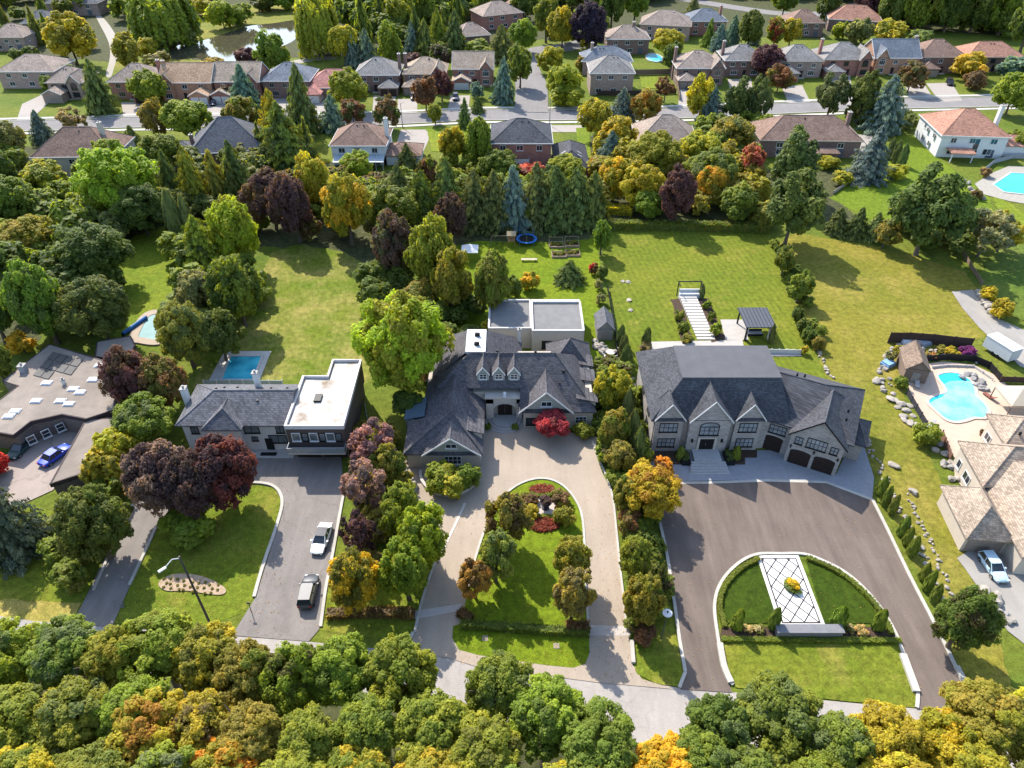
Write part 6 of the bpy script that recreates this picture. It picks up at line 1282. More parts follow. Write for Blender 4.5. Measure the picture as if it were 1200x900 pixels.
REC = {'g': 'mg', 'mg': 'yg', 'ol': 'mg', 'dg': 'g'}
for row, where, how in WLAB:
    for i, (bb, col, acc, am) in enumerate(row):
        if i % 2 == 0 and row is not W1b: col = REC.get(col, col)
        n = NCOL.get(col, "bright yellow") if isinstance(col, str) else "bright yellow"
        plant("N", bb, col, "%s wood tree, %s in the %s" % (n, ORD[i] if i < 13 else "last", where), acc, am, group="trees of the roadside wood", tall=13.5)
for i, bb in enumerate([(-130, 740, -40, 840), (-140, 830, -40, 930), (1255, 820, 1340, 920), (1196, 880, 1300, 980)]):
    plant("N", bb, "g", "%s wood tree just past the picture's %s edge" % (["green upper", "green lower", "olive upper", "olive lower"][i], "left" if i < 2 else "right"), "ol", .4, group="trees of the roadside wood", tall=13.5)
# woods too far or too closed to tell tree from tree
grove([(-60, -6), (60, -10), (150, -14), (240, -16), (240, 0), (205, 10), (140, 30), (60, 4), (-60, 20)], 46, (5, 7.5), "g", "closed far wood above the footpath and pond", "ol", .4, 3, proto="tiny")
grove([(330, -16), (600, -16), (600, 6), (545, 30), (470, 44), (420, 40), (392, 30)], 95, (4.5, 7), "dg", "closed far wood between the weeping willow and the long brick house", "g", .5, 30, spruce=.25, proto="tiny")
grove([(600, -16), (1020, -16), (1020, 2), (930, 0), (860, -4), (780, 0), (700, 12), (640, 14), (600, 6)], 90, (4.5, 7), "g", "closed far wood above the back street", "ol", .4, 32, proto="tiny")
grove([(1010, -16), (1300, -16), (1300, 56), (1210, 46), (1120, 40), (1050, 34), (1030, 16)], 120, (4.5, 7), "dg", "closed far wood behind the red roofed house", "g", .4, 33, proto="tiny")
grove([(-120, -60), (1320, -60), (1320, -16), (-120, -16)], 160, (8, 12), "dg", "distant wood beyond the top of the view", "g", .4, 34, proto="tiny")
grove([(380, 62), (410, 36), (460, 34), (500, 52), (545, 44), (545, 60), (500, 66), (440, 62)], 14, (3.5, 5.5), "dg", "shaded trees of the wood behind the hip roofed houses", "sp", .4, 4, spruce=.4)
grove([(632, 48), (700, 20), (720, 40), (690, 58), (655, 58)], 8, (3, 4.5), "g", "garden trees behind the corner house", "yg", .4, 5)
grove([(-40, 228), (60, 232), (130, 232), (190, 250), (200, 272), (130, 274), (80, 300), (20, 330), (-60, 330)], 26, (3, 5), "g", "lower trees filling the west end of the belt", "gg", .4, 6, spruce=.08)
grove([(-60, 330), (0, 340), (40, 400), (110, 400), (128, 392), (140, 300), (80, 290), (0, 320)], 16, (3, 4.6), "dg", "lower trees below the big dark crowns", "ol", .3, 7)
grove([(186, 180), (300, 172), (320, 205), (300, 250), (250, 262), (190, 262)], 22, (2.6, 4.2), "sp", "lower trees between the belt conifers", "ol", .4, 8, spruce=.12)
grove([(296, 232), (345, 215), (440, 222), (480, 232), (470, 280), (420, 290), (380, 284), (340, 278), (300, 276)], 20, (2.6, 4), "g", "lower trees under the copper and golden crowns", "br", .5, 9)
grove([(420, 224), (500, 226), (590, 226), (690, 226), (700, 240), (690, 266), (560, 268), (470, 264), (430, 250)], 36, (2.4, 3.6), "g", "lower trees behind the tall spruce screen", "ol", .4, 10, spruce=.05)
grove([(696, 196), (760, 186), (830, 190), (890, 205), (900, 250), (830, 254), (760, 250), (705, 240)], 32, (2.6, 4.2), "ol", "lower trees of the east belt", "yg", .5, 11)
grove([(700, 148), (750, 148), (740, 186), (702, 188)], 8, (2.2, 3.4), "yg", "bushes by the narrow grass strip", "ol", .4, 12)
grove([(820, 150), (890, 146), (900, 186), (850, 196), (812, 186)], 12, (2.6, 4), "g", "lower trees between bungalow and long brown house", "gg", .4, 13)
grove([(214, 270), (258, 262), (300, 296), (300, 360), (270, 402), (236, 420), (196, 404), (204, 340)], 20, (2.4, 3.8), "g", "lower trees between the two west lawns", "gg", .4, 14)
grove([(1050, 252), (1110, 262), (1150, 272), (1142, 300), (1090, 292), (1050, 280)], 12, (2.2, 3.6), "dg", "scrub below the great dark tree", "gg", .4, 15)
grove([(1040, 116), (1072, 128), (1070, 150), (1040, 168), (1012, 160), (980, 140), (1000, 132)], 10, (2, 3.4), "sp", "low trees below the two street pines", "ol", .3, 16)
grove([(500, 206), (560, 186), (578, 200), (600, 206), (590, 214), (520, 214)], 8, (2.4, 3.6), "mg", "bushes left of the red brick house", "yg", .4, 17)
grove([(296, 150), (312, 140), (370, 150), (380, 178), (350, 200), (310, 196)], 10, (2.2, 3.4), "sp", "low conifers beside the charcoal roof", "g", .4, 18, spruce=.2)
grove([(-50, 160), (40, 168), (46, 206), (130, 214), (120, 236), (-50, 232)], 16, (2.6, 4), "g", "garden trees round the cream walled house", "gg", .4, 19, spruce=.2)
grove([(-80, 560), (-20, 560), (-10, 650), (-80, 660)], 5, (2.5, 4), "g", "bushes outside the picture by the front lawn", None, 0, 20)
grove([(80, 590), (130, 560), (160, 530), (150, 560), (118, 640), (92, 690), (66, 690), (60, 650)], 16, (1.4, 2.6), "g", "bushes along the hedge line of the narrow driveway", "ol", .4, 21)
grove([(416, 500), (450, 500), (474, 560), (470, 600), (446, 660), (414, 690), (400, 690), (416, 610)], 24, (1.1, 2.0), "ol", "low shrubs between the plum trees", "pl", .35, 22)
grove([(696, 430), (732, 430), (752, 540), (768, 620), (776, 700), (768, 742), (744, 742), (738, 660), (728, 590), (706, 540)], 60, (1.0, 1.9), "g", "dense low planting of the strip beside the manor drive", "br", .4, 23)
grove([(440, 300), (500, 330), (560, 360), (570, 396), (520, 420), (480, 440), (440, 420), (420, 350)], 20, (2, 3.2), "dg", "shaded bushes below the tall olive trees", "ol", .3, 24)
grove([(-20, 64), (20, 60), (60, 66), (96, 76), (110, 100), (58, 118), (44, 76), (-20, 76)], 9, (2.2, 3.4), "dg", "garden bushes round the pinkish corner house", "pu", .3, 40)
grove([(-40, 8), (50, 12), (110, 8), (112, 60), (60, 58), (24, 52), (-40, 58)], 16, (3, 4.6), "dg", "garden trees round the grey roofed corner houses", "ol", .4, 41, spruce=.2)
grove([(905, 288), (917, 288), (946, 352), (962, 394), (972, 414), (960, 416), (946, 392), (928, 350)], 26, (.7, 1.25), "g", "low shrubs filling the lot line above the boulder wall", "dg", .5, 42, name="shrubbery")
hedge([(704, 268), (760, 269), (830, 270), (900, 272)], 1.6, 1.9, "dg", "long clipped hedge along the top of the striped lawn", .2, 12, accent="ol", amt=.5)
hedge([(703, 248), (722, 250), (740, 252)], 2.2, 1.9, "yg", "short clipped hedge behind the long one", .22, 12, accent="tan", amt=.3)
hedge([(540, 734), (580, 737), (640, 741), (690, 744)], .9, .9, "dg", "clipped hedge closing the oval island lawn", .10, 40, accent="g", amt=.4)
hedge([(538, 720), (552, 729)], 1.0, 1.0, "br", "rusty hedge end at the drive mouth", .10, 40, accent="r", amt=.2); hedge([(664, 738), (690, 738)], 1.1, 1.1, "br", "bronze hedge end on the mansion side", .10, 40)
hedge([(384, 722), (430, 720), (486, 722)], 1.2, .9, "ol", "low clipped hedge by the plum lawn", .12, 30, accent="br", amt=.5)
hedge([(849, 736), (843, 712), (847, 692), (858, 676), (873, 664), (889, 655.5)], .55, .5, "g", "low box hedge round the left turf half", .07, 60, accent="ol", amt=.4)
hedge([(945, 655), (965, 663), (988, 676), (1012, 696), (1030, 717), (1044, 744)], .6, .5, "g", "low box hedge round the right turf half", .07, 60, accent="br", amt=.3)
hedge([(845, 750.5), (950, 751.5), (1054, 752)], .6, .45, "g", "low box hedge along the front bed", .07, 60, accent="ol", amt=.3); hedge([(915, 739), (972, 739)], .35, .4, "ol", "tiny box hedge behind the stone bench", .07, 60)
# ------------------------------------------------------------------ cars
car("white sedan with black glass roof on the grey driveway", (372, 650), (383, 619), paintm("white car paint", (.75, .76, .78), 0), L=4.8, glassroof=True)
car("dark grey sport utility car nearest the road on the grey driveway", (366, 681), (359, 712), paintm("dark grey car paint", (.035, .04, .048)), suv=True, L=4.7)
car("bright blue coupe on the pinkish forecourt", (80, 526), (52, 547), paintm("blue car paint", (.01, .05, .42)), L=4.7)
car("dark green car in the shade of the flat roofed house", (17, 537), (36, 519), paintm("green car paint", (.03, .06, .055)), L=4.6)
car("pale blue hatchback in front of the tan house garage", (1172, 683), (1152, 653), paintm("pale blue car paint", (.38, .50, .56)), hatch=True, L=4.4)
car("white car before the salmon roofed bungalow", (373, 122), (378, 112), paintm("white car paint", (.75, .76, .78)), suv=True, L=4.8)
car("black car left of the white one on the shared drive", (345, 124), (345, 115), BLACKM, L=4.6)
car("dark car beside the copper maple", (485, 120), (485, 112), paintm("dark grey car paint", (.03, .03, .04)), suv=True, L=4.7)
car("navy car before the white garage doors", (534, 121), (534, 112), paintm("navy car paint", (.015, .02, .05)), suv=True, L=4.7)
car("blue black car beside the rust tinted small tree", (248, 128), (252, 117), paintm("navy car paint", (.015, .02, .05)), L=4.6)
car("black pickup like car before the brown hip roofed house", (1116, 106), (1109, 92), BLACKM, suv=True, L=5.2)
car("dark hatchback at the charcoal roofed house", (1073, 106), (1068, 97), paintm("dark grey car paint", (.03, .03, .04)), hatch=True, L=4.2)
car("dark car before the twin gabled house", (807, 108), (806, 99), paintm("navy car paint", (.015, .02, .05)), L=4.5)

# ------------------------------------------------------------------ pools
def pool(outline, cop, label, col, smooth=False, w=.5, copmat=None, rim=None, name="swimming_pool"):
    P = GP(outline); P = smooth_line(P, True, 5) if smooth else P; c = sum(P, Vector()) / len(P)
    t = thing(name, label, "pool", (c.x, c.y, .1)); Q = [p - c for p in P]
    obj("coping", strip_mb(Q, w, -.2, .16, True), copmat or STONEC, t)
    mb = MB(); tr = tessellate_polygon([[Vector((p.x, p.y, 0)) for p in Q]]); mb.add([(p.x, p.y, .08) for p in Q], [tuple(q) for q in tr]); obj("pool_water", mb, col, t)
    return t


BLUE = water("deep pool water", (.03, .27, .36), .04, (.07, .42, .48)); AQUA = water("clear aqua water", (.13, .50, .62), .04, (.24, .62, .72)); TEAL = water("teal pool water", (.02, .38, .52), .05)
sheet("terrace", [(263, 412), (318, 412), (303, 450), (243, 450)], 0, STONEC, "pale paving round the small blue pool")
pool([(270, 418), (308, 418), (297, 446), (259, 446)], 0, "small rectangular blue pool behind the white house", BLUE)
pool([(170, 372), (186, 367), (198, 378), (200, 394), (186, 402), (166, 400), (157, 396)], 0, "pale green covered pool beside the grey shed roof", water("pale pool cover", (.10, .22, .22), .6), True, 1.6, M("tan pool deck", (.42, .34, .26)))
t = thing("cover_roller", "long blue pool cover roller beside the pale covered pool", "pool cover", (0, 0, 0)); a, b = G(144, 391, .5), G(171, 372, .5)
obj("roll", MB().tube(a, b, .38, n=10), M("blue cover", (.03, .13, .36), .5, .1), t)
for p in (a, b): obj("bracket", MB().box(p.x - .1, p.x + .1, p.y - .3, p.y + .3, 0, .7), BLACKM, t)
sheet("patio", [(1062, 440), (1078, 428), (1105, 424), (1140, 428), (1166, 440), (1180, 452), (1230, 455), (1230, 540), (1150, 560), (1128, 572), (1118, 560), (1120, 540), (1098, 508), (1082, 490), (1068, 470)], 0, M("peach stone patio", (.55, .42, .32), .85, .08, 1.0, stain=.1), "peach coloured patio round the kidney pool")
KP = [(1098, 440), (1110, 437), (1126, 439), (1138, 447), (1143, 456), (1145, 465), (1154, 474), (1159, 483), (1154, 491), (1142, 491), (1132, 494), (1120, 496), (1108, 493), (1096, 483), (1087, 474), (1088, 468), (1098, 463), (1107, 460), (1104, 452), (1099, 446)]
pt = pool(KP, 0, "kidney shaped turquoise pool beside the tan house", AQUA, True, .45, M("peach coping", (.60, .48, .38)))
c = pt.location; rl = MB()
for q in ((1152, 489), (1150, 491)):
    p = G(*q) - Vector((c.x, c.y, 0)); rl.tube((p.x, p.y, .1), (p.x, p.y, .95), .03, n=6).tube((p.x, p.y, .95), (p.x - .5, p.y + .4, .95), .03, n=6).tube((p.x - .5, p.y + .4, .95), (p.x - .6, p.y + .5, .1), .03, n=6)
obj("handrail", rl, CHROME, pt); mb = MB()
for arc in ([(1099, 446), (1098.6, 440.6), (1110, 437.7), (1126, 439.8), (1137, 447.4), (1126, 447), (1112, 447.5), (1105, 452)], [(1088, 474), (1088.5, 468.6), (1098, 463.8), (1106.5, 461), (1104, 466), (1096, 469)]):
    P = [G(*q) - Vector((c.x, c.y, 0)) for q in arc]; tr = tessellate_polygon([[Vector((p.x, p.y, 0)) for p in P]]); mb.add([(p.x, p.y, .088) for p in P], [tuple(q) for q in tr])
obj("shaded_water", mb, TEAL, pt)  # teal arcs paint the pool wall's shade onto the water
sheet("terrace", [(1142, 216), (1160, 204), (1182, 195), (1240, 197), (1240, 246), (1182, 236), (1152, 228)], 0, M("worn footpath", (.36, .33, .28)), "pale paving round the far turquoise pool")
pool([(1163, 217), (1184, 203), (1230, 206), (1230, 232), (1176, 226)], 0, "far turquoise pool behind the white house, cut by the picture edge", TEAL)
pool([(757, 66), (764, 63), (774, 66), (777, 71), (770, 73), (760, 71)], 0, "small turquoise garden pool behind the corner house", TEAL, True)
pool([(960, 62), (968, 62), (968, 70), (960, 70)], 0, "tiny blue pool between two grey roofed houses", TEAL)
sheet("lawn", [(750, 92), (772, 90), (782, 100), (770, 104), (752, 103)], 0, LA, "round pale green garden lawn behind a timber fence")

plant("H", (1138, 222, 1152, 234), "br", "brownish shrub at the corner of the far pool paving", "ol", .4); plant("H", (1148, 196, 1162, 208), "tan", "reddish grass clump between the curved grey wall and far pool", "br", .4)
# ------------------------------------------------------------------ fences and walls
def panel_fence(pts, h, mat, label, step=2.4, name="board_fence", post=None, boards=0, z0=0.0, cat="fence"):
    P = GP(pts); t = thing(name, label, cat, (P[0].x, P[0].y, 0)); o = P[0].copy()
    for a, b in zip(P[:-1], P[1:]):
        L_ = (b - a).length; n = max(1, round(L_ / step)); d = (b - a).normalized(); ang = math.atan2(d.y, d.x)
        for k in range(n):
            p = a.lerp(b, k / n) - o; T = Matrix.Translation(p) @ Matrix.Rotation(ang, 4, 'Z'); w_ = L_ / n
            obj("panel", MB().box(.07, w_ - .07, -.03, .03, z0 + .05, h, T), mat, t); obj("post", MB().box(-.07, .07, -.07, .07, 0, h + .12, T), post or mat, t)
    T = Matrix.Translation(P[-1] - o); obj("post", MB().box(-.07, .07, -.07, .07, 0, h + .12, T), post or mat, t); return t


panel_fence([(1040, 402), (1062, 402), (1090, 404), (1115, 407), (1136, 409)], 2.2, DARKWOOD, "dark brown board fence between the dry lawn and the rockery")
panel_fence([(1084, 424), (1110, 422), (1140, 424), (1158, 432), (1170, 446)], 1.3, BLACKM, "low black fence curving above the kidney pool", 1.8, "pool_fence")
panel_fence([(1171, 448), (1200, 449), (1230, 452)], 1.2, DARKWOOD, "dark fence behind the beige gazebo", 2.0)
panel_fence([(1062, 462), (1078, 490), (1084, 500)], 1.1, M("charcoal steel panel", (.05, .05, .06), .6), "dark screen along the white rock slope", 1.8, "pool_fence")
panel_fence([(1102, 512), (1112, 540)], 1.3, M("rusty brown panel", (.20, .11, .08), .8), "brown screen beside the round bush", 2.0, "garden_screen")
panel_fence([(1092, 432), (1110, 430), (1140, 431), (1162, 446)], .5, M("white block wall", (.55, .54, .52), .85, .1), "low pale block wall at the pool's back edge", 1.6, "retaining_wall", cat="wall")
panel_fence([(240, 452), (332, 452)], 1.1, M("clear grey glass panel", (.35, .42, .42), .1, .1, 2, .5), "glass pool fence behind the white house roof", 2.0, "glass_fence", WHITEM)
panel_fence([(745, 88), (790, 87), (796, 118)], 1.8, WOOD, "tan timber fence round the small garden", 2.4)
panel_fence([(700, 112), (738, 112), (792, 110)], 1.5, DARKWOOD, "dark timber fence along the street garden", 2.4)
panel_fence([(886, 414), (938, 415)], .9, WHITEM, "white rear railing of the mansion", 1.2, "white_railing")
panel_fence([(712, 340), (720, 385), (725, 440), (735, 500)], 1.0, BLACKM, "thin black fence on the lot line between the two back lawns", 2.6, "metal_fence")
panel_fence([(1128, 300), (1150, 335)], 1.0, WOOD, "grey timber fence below the half bare tree", 2.6)
panel_fence([(1150, 204), (1164, 192), (1186, 186), (1230, 186)], 1.2, M("grey concrete wall", (.33, .34, .36), .85), "grey curved wall behind the far pool", 2.4, "garden_wall", cat="wall")
panel_fence([(976, 228), (990, 218), (1002, 210)], .9, M("tan garden wall", (.42, .37, .31), .85), "tan garden wall beside the clipped hedge ball", 2.2, "garden_wall", cat="wall")
panel_fence([(428, 476), (430, 490), (432, 500)], .5, STONEC, "pale low wall beside the flat roofed block", 1.6, "garden_wall", cat="wall")

# ------------------------------------------------------------------ boulders
rd = random.Random(5)


def rocks(pts, n, r, label, group, spread=.5, dark=None, zs=.7):
    P = smooth_line(GP(pts), False, 6) if len(pts) > 2 else GP(pts); seg = [(b - a).length for a, b in zip(P[:-1], P[1:])]; tot = sum(seg)
    for k in range(n):
        q = tot * (k + .5) / n; i = 0
        while i < len(seg) - 1 and q > seg[i]: q -= seg[i]; i += 1
        p = P[i].lerp(P[i + 1], min(1, q / max(seg[i], 1e-6))); boulder((p.x + rd.uniform(-spread, spread), p.y + rd.uniform(-spread, spread), 0), rd.uniform(*r), label, group, rd, dark, zs)


rocks([(938, 368), (950, 395), (965, 425), (980, 455), (988, 470)], 34, (.25, .45), "pale block in the boulder wall on the dry lawn's mansion side", "blocks of the boulder wall behind the mansion", .35, False)
rocks([(1004, 494), (1018, 525), (1032, 550), (1045, 580), (1062, 615), (1078, 645), (1094, 680), (1112, 712)], 60, (.2, .4), "pale block in the rock row behind the cypresses", "blocks of the rock row behind the cypresses", .5, False)
rocks([(1064, 580), (1072, 600), (1085, 628), (1098, 655), (1108, 682), (1114, 700)], 34, (.2, .36), "pale stone in the second rock row below the dry lawn", "stones of the second rock row", .35, False)
for bb in ((1044, 468), (1052, 478), (1058, 488), (1066, 496), (1062, 482), (1050, 470), (1070, 488), (1056, 474), (1066, 476), (1074, 498), (1060, 493), (1047, 462)):
    p = G(*bb); boulder((p.x, p.y, 0), rd.uniform(.5, .9), "white rock slab on the slope by the dark screen", "white slabs of the rock slope", rd, False, .35)
rocks([(1040, 462), (1036, 440), (1038, 420), (1048, 408), (1062, 405), (1080, 410), (1100, 414), (1125, 418), (1140, 424)], 44, (.25, .6), "mixed stone in the rockery above the kidney pool", "stones of the pool rockery", .8)
rocks([(1128, 440), (1140, 444), (1150, 452), (1155, 460)], 16, (.4, .8), "dark stone of the pool's waterfall", "dark stones of the pool waterfall", .8, True)
rocks([(1146, 342), (1152, 350), (1158, 360), (1164, 370)], 9, (.7, 1.2), "white boulder edging the gravel drive", "white boulders of the gravel drive", .3, False)
rocks([(1090, 520), (1104, 534), (1112, 556), (1118, 566)], 14, (.4, .7), "pale stone beside the tan house terrace", "stones beside the tan house terrace", 1.0)
rocks([(1160, 700), (1172, 718), (1185, 735)], 8, (.5, .9), "boulder at the edge of the pale drive", "boulders at the edge of the pale drive", .8)
for p_ in ((1047, 546), (1070, 578), (1026, 447)): p = G(*p_); boulder((p.x, p.y, 0), .8, "lone white stone lying on the dry lawn", "lone white stones of the dry lawn", rd, False, .5)
rocks([(478, 530), (474, 550), (480, 568), (492, 576)], 16, (.35, .6), "pale stone edging the planting by the manor garage", "stones by the manor garage", .7, False)
rocks([(698, 404), (706, 412), (716, 416)], 14, (.5, .9), "pale stone in the rock pile before the garden shed", "stones of the pile before the shed", .9, False)
for p_ in ((736, 331), (737, 352), (730, 330), (739, 364)): p = G(*p_); boulder((p.x, p.y, 0), .6, "small white stone lying on the striped lawn", "white stones of the striped lawn", rd, False, .3)
rocks([(1160, 236), (1140, 225), (1130, 212)], 8, (.5, 1.0), "grey stone by the far pool paving", "stones by the far pool", .8)
rocks([(760, 405), (750, 420), (742, 470)], 16, (.4, .7), "pale stone along the mansion's side path", "stones of the mansion's side path", .6, False)

# ------------------------------------------------------------------ sheds, pavilions, small structures
def gable_box(label, c, w_, d_, e, r_, wall, roof, yaw=0, name="garden_shed", cat="shed", axis='y'):
    h = House(name, label, c, yaw, wall, roof, "white", cat); h.walls(-w_ / 2, w_ / 2, -d_ / 2, d_ / 2, e)
    if axis == 'y': h.hip(-w_ / 2 - .25, w_ / 2 + .25, -d_ / 2 - .25, d_ / 2 + .25, e - .02, r_, 'y', 0, 0, ov=.25, th=.12)
    else: h.hip(-w_ / 2 - .25, w_ / 2 + .25, -d_ / 2 - .25, d_ / 2 + .25, e - .02, r_, 'x', 0, 0, ov=.25, th=.12)
    h.door(0, min(1.2, w_ * .5), 1.9, -d_ / 2, M("shed door", (.30, .27, .24))); return h


c = G(707, 390); gable_box("grey roofed garden shed on the lot line by the rock pile", c, 2.7, 4.6, 2.3, 3.9, M("shed boards", (.33, .31, .29)), ROOFS["grey"])
c = G(1070, 440); h = gable_box("brown gambrel garden shed beside the kidney pool", (c.x - .2, c.y + .8, 0), 3.4, 5.6, 2.6, 4.4, M("brown shed boards", (.22, .16, .125)), shingle("brown shed shingles", (.25, .185, .14)), R(-14))
ct = thing("storage_trailer", "white box trailer standing by the gravel drive", "trailer", tuple(G(1170, 416)), R(-20 + 42))
TW = M("white trailer skin", (.70, .70, .70), .5, .05); obj("body", MB().box(-1.2, 1.2, -2.5, 2.5, .6, 2.7), TW, ct); obj("roof", MB().box(-1.25, 1.25, -2.55, 2.55, 2.7, 2.78), TW, ct); obj("hitch", MB().tube((0, 2.5, .6), (0, 3.6, .5), .08), BLACKM, ct)
for x in (-1.1, 1.1):
    for y in (-.6, .4): obj("wheel", MB().tube((x - .12, y, .38), (x + .12, y, .38), .38, n=12), RUBBER, ct)
obj("rear_door", MB().box(-1.05, 1.05, -2.56, -2.5, .7, 2.6), M("trailer door grey", (.55, .55, .56), .5), ct)
# black gazebo of the mansion
c = G(886, 397); gz = thing("gazebo", "black flat roofed gazebo over outdoor seating behind the mansion", "gazebo", (c.x, c.y + 2.0, 0))
for x in (-2.2, 2.2):
    for y in (-2.6, 2.6): obj("post", MB().box(x - .12, x + .12, y - .12, y + .12, 0, 3), BLACKM, gz)
obj("roof", MB().box(-2.6, 2.6, -3.1, 3.1, 3.0, 3.18), M("dark metal roof", (.06, .068, .085), .85, .08, 1, .5), gz); rs = MB()
for k in range(9): rs.box(-2.55 + .62 * k, -2.5 + .62 * k, -3.08, 3.08, 3.18, 3.23)
obj("roof_seam", rs, BLACKM, gz)
for x in (-2.0, 2.0): obj("curtain", MB().box(x - .15, x + .15, -2.5, -2.0, .1, 2.9), M("white curtain", (.66, .64, .6), .9, .05), gz)
st_ = thing("outdoor_sofa", "dark outdoor sofa under the black gazebo", "sofa", (c.x, c.y + 1.2, 0)); obj("seat", MB().box(-1.3, 1.3, -.5, .4, .1, .45), BLACKM, st_); obj("backrest", MB().box(-1.3, 1.3, .4, .6, .1, .9), BLACKM, st_); obj("cushion", MB().box(-1.2, 1.2, -.45, .38, .45, .58), M("grey cushion", (.35, .35, .36)), st_)
# garden steps with the arch bench
gs = thing("garden_stairs", "flight of pale stone treads climbing the striped lawn to the garden arch", "garden stairs", (0, 0, 0)); TR = M("pale stone tread", (.62, .58, .52), .8, .07, 2)
p0, p1 = G(827, 397), G(806, 352); n = 15
for k in range(n):
    q = k / (n - 1); p = p0.lerp(p1, q); z = .05 + .045 * k; obj("tread", MB().box(p.x - 1.55, p.x + 1.55, p.y - .33, p.y + .33, 0.05, z + .1), TR, gs)
c = G(807, 349); ga = thing("garden_arch", "black square garden arch standing behind the white bench", "garden arch", (c.x, c.y, 0)); obj("frame", MB().box(-2.2, -2.05, .7, .85, 0, 3.0).box(2.05, 2.2, .7, .85, 0, 3.0).box(-2.2, 2.2, .7, .85, 3.0, 3.16), BLACKM, ga); obj("beam", MB().box(-2.2, -2.05, -.7, .69, 2.86, 3.0).box(2.05, 2.2, -.7, .69, 2.86, 3.0), BLACKM, ga)
gb = thing("garden_bench", "white block bench under the black garden arch", "bench", (c.x, c.y, .0)); obj("seat", MB().box(-1.9, 1.9, -.5, .5, .35, 1.15), WHITEM, gb); obj("backrest", MB().box(-1.9, 1.9, .3, .5, 1.15, 1.7), WHITEM, gb); obj("plinth", MB().box(-2.0, 2.0, -.6, .6, 0, .35), M("grey plinth", (.3, .3, .3)), gb)
sheet("flower_bed", [(786, 352), (798, 350), (812, 402), (800, 404)], 0, MULCH, "planted bed left of the garden steps", rag=.2); sheet("flower_bed", [(817, 350), (830, 350), (850, 398), (834, 402)], 0, MULCH, "planted bed right of the garden steps", rag=.2)
# lush lawn furniture
c = G(617, 284); tp = thing("trampoline", "round trampoline with blue rim and net under the tall spruces", "trampoline", (c.x, c.y, 0)); BL = M("blue pad", (.05, .22, .62), .6, .1)
ring = [Vector((2.0 * math.cos(k * .3142), 2.0 * math.sin(k * .3142), 0)) for k in range(20)]; obj("pad", strip_mb(ring, .42, .84, .95, True), BL, tp); obj("bed", MB().lathe([(1.85, .80), (1.85, .86)], 20), BLACKM, tp)
for k in range(8): a = k * .785; x, y = 2.1 * math.cos(a), 2.1 * math.sin(a); obj("pole", MB().tube((x, y, 0), (x, y, 2.6), .04, n=6), BL if k % 2 else CHROME, tp)
nt_ = MB()
for z in (1.3, 1.75, 2.2, 2.6):
    for k in range(8): a, b = k * .785, (k + 1) * .785; nt_.tube((2.1 * math.cos(a), 2.1 * math.sin(a), z), (2.1 * math.cos(b), 2.1 * math.sin(b), z), .02, n=4)
obj("net", nt_, BLACKM, tp)
c = G(594, 288); ps = thing("swing_set", "wooden play tower with swing beam below the spruces", "play set", (c.x, c.y, 0)); obj("tower", MB().box(.2, 1.7, -.7, .7, 1.3, 1.45).box(.2, .3, -.7, -.6, 0, 2.8).box(1.6, 1.7, -.7, -.6, 0, 2.8).box(.2, .3, .6, .7, 0, 2.8).box(1.6, 1.7, .6, .7, 0, 2.8).box(.2, 1.7, .62, .7, 1.45, 2.1), M("orange brown timber", (.36, .21, .10)), ps)
obj("roof", MB().slab([(0, -.9, 2.75), (1.9, -.9, 2.75), (1.9, 0, 3.4), (0, 0, 3.4)], .06).slab([(0, .9, 2.75), (1.9, .9, 2.75), (1.9, 0, 3.4), (0, 0, 3.4)], .06), M("tan canvas", (.45, .34, .20)), ps)
obj("swing_beam", MB().tube((.2, 0, 2.3), (-3.2, 0, 2.3), .07).tube((-3.2, 0, 2.3), (-3.6, -.9, 0), .06).tube((-3.2, 0, 2.3), (-3.6, .9, 0), .06), WOOD, ps)
for x in (-.9, -2.1): s_ = obj("swing", MB().box(x - .25, x + .25, -.12, .12, .5, .55), BLACKM, ps); obj("rope", MB().tube((x - .22, 0, .55), (x - .22, 0, 2.3), .015, n=4).tube((x + .22, 0, .55), (x + .22, 0, 2.3), .015, n=4), BLACKM, s_)
for i, (x, y, lab) in enumerate(((651.5, 288, "back"), (670, 287, "back"), (655, 299.5, "near"), (671, 298, "near"))):
    c = G(x, y); vb = thing("vegetable_bed", "square timber vegetable bed, %s one %s the play set" % (lab, "closer to" if i in (0, 2) else "farther from"), "raised bed", (c.x, c.y, 0)); ring = [Vector(q) for q in ((-1.45, -1.1, 0), (1.45, -1.1, 0), (1.45, 1.1, 0), (-1.45, 1.1, 0))]
    obj("timber_frame", strip_mb(ring, .18, 0, .45, True), M("bed timber", (.36, .27, .19)), vb); obj("soil", MB().box(-1.35, 1.35, -1.0, 1.0, .05, .36), MULCH, vb)
    for q in range(4): b_ = obj("crop", PROTO["bush"][q % 3], parent=vb, loc=(-.9 + .6 * q, rd.uniform(-.5, .5), .5)); b_.scale = (.45, .5, .35); b_.color = (*C["mg" if q % 2 else "ol"], 0); b_["accent"] = [0., 0., 0.]
    for sx in (-1.4, 1.4): obj("corner_post", MB().box(sx - .05, sx + .05, 1.02, 1.1, 0, 1.5), M("bed timber", (.36, .27, .19)), vb)
    obj("trellis_rail", MB().box(-1.4, 1.4, 1.03, 1.09, 1.42, 1.5), M("bed timber", (.36, .27, .19)), vb)
c = G(620, 306); bn = thing("picnic_bench", "pale wooden bench on the lush lawn below the trampoline", "bench", (c.x, c.y, 0)); obj("seat", MB().box(-1.6, 1.6, -.3, .3, .4, .48), M("pale bench wood", (.55, .47, .38)), bn)
for x in (-1.3, 1.3): obj("leg", MB().box(x - .08, x + .08, -.28, .28, 0, .4), WOOD, bn)
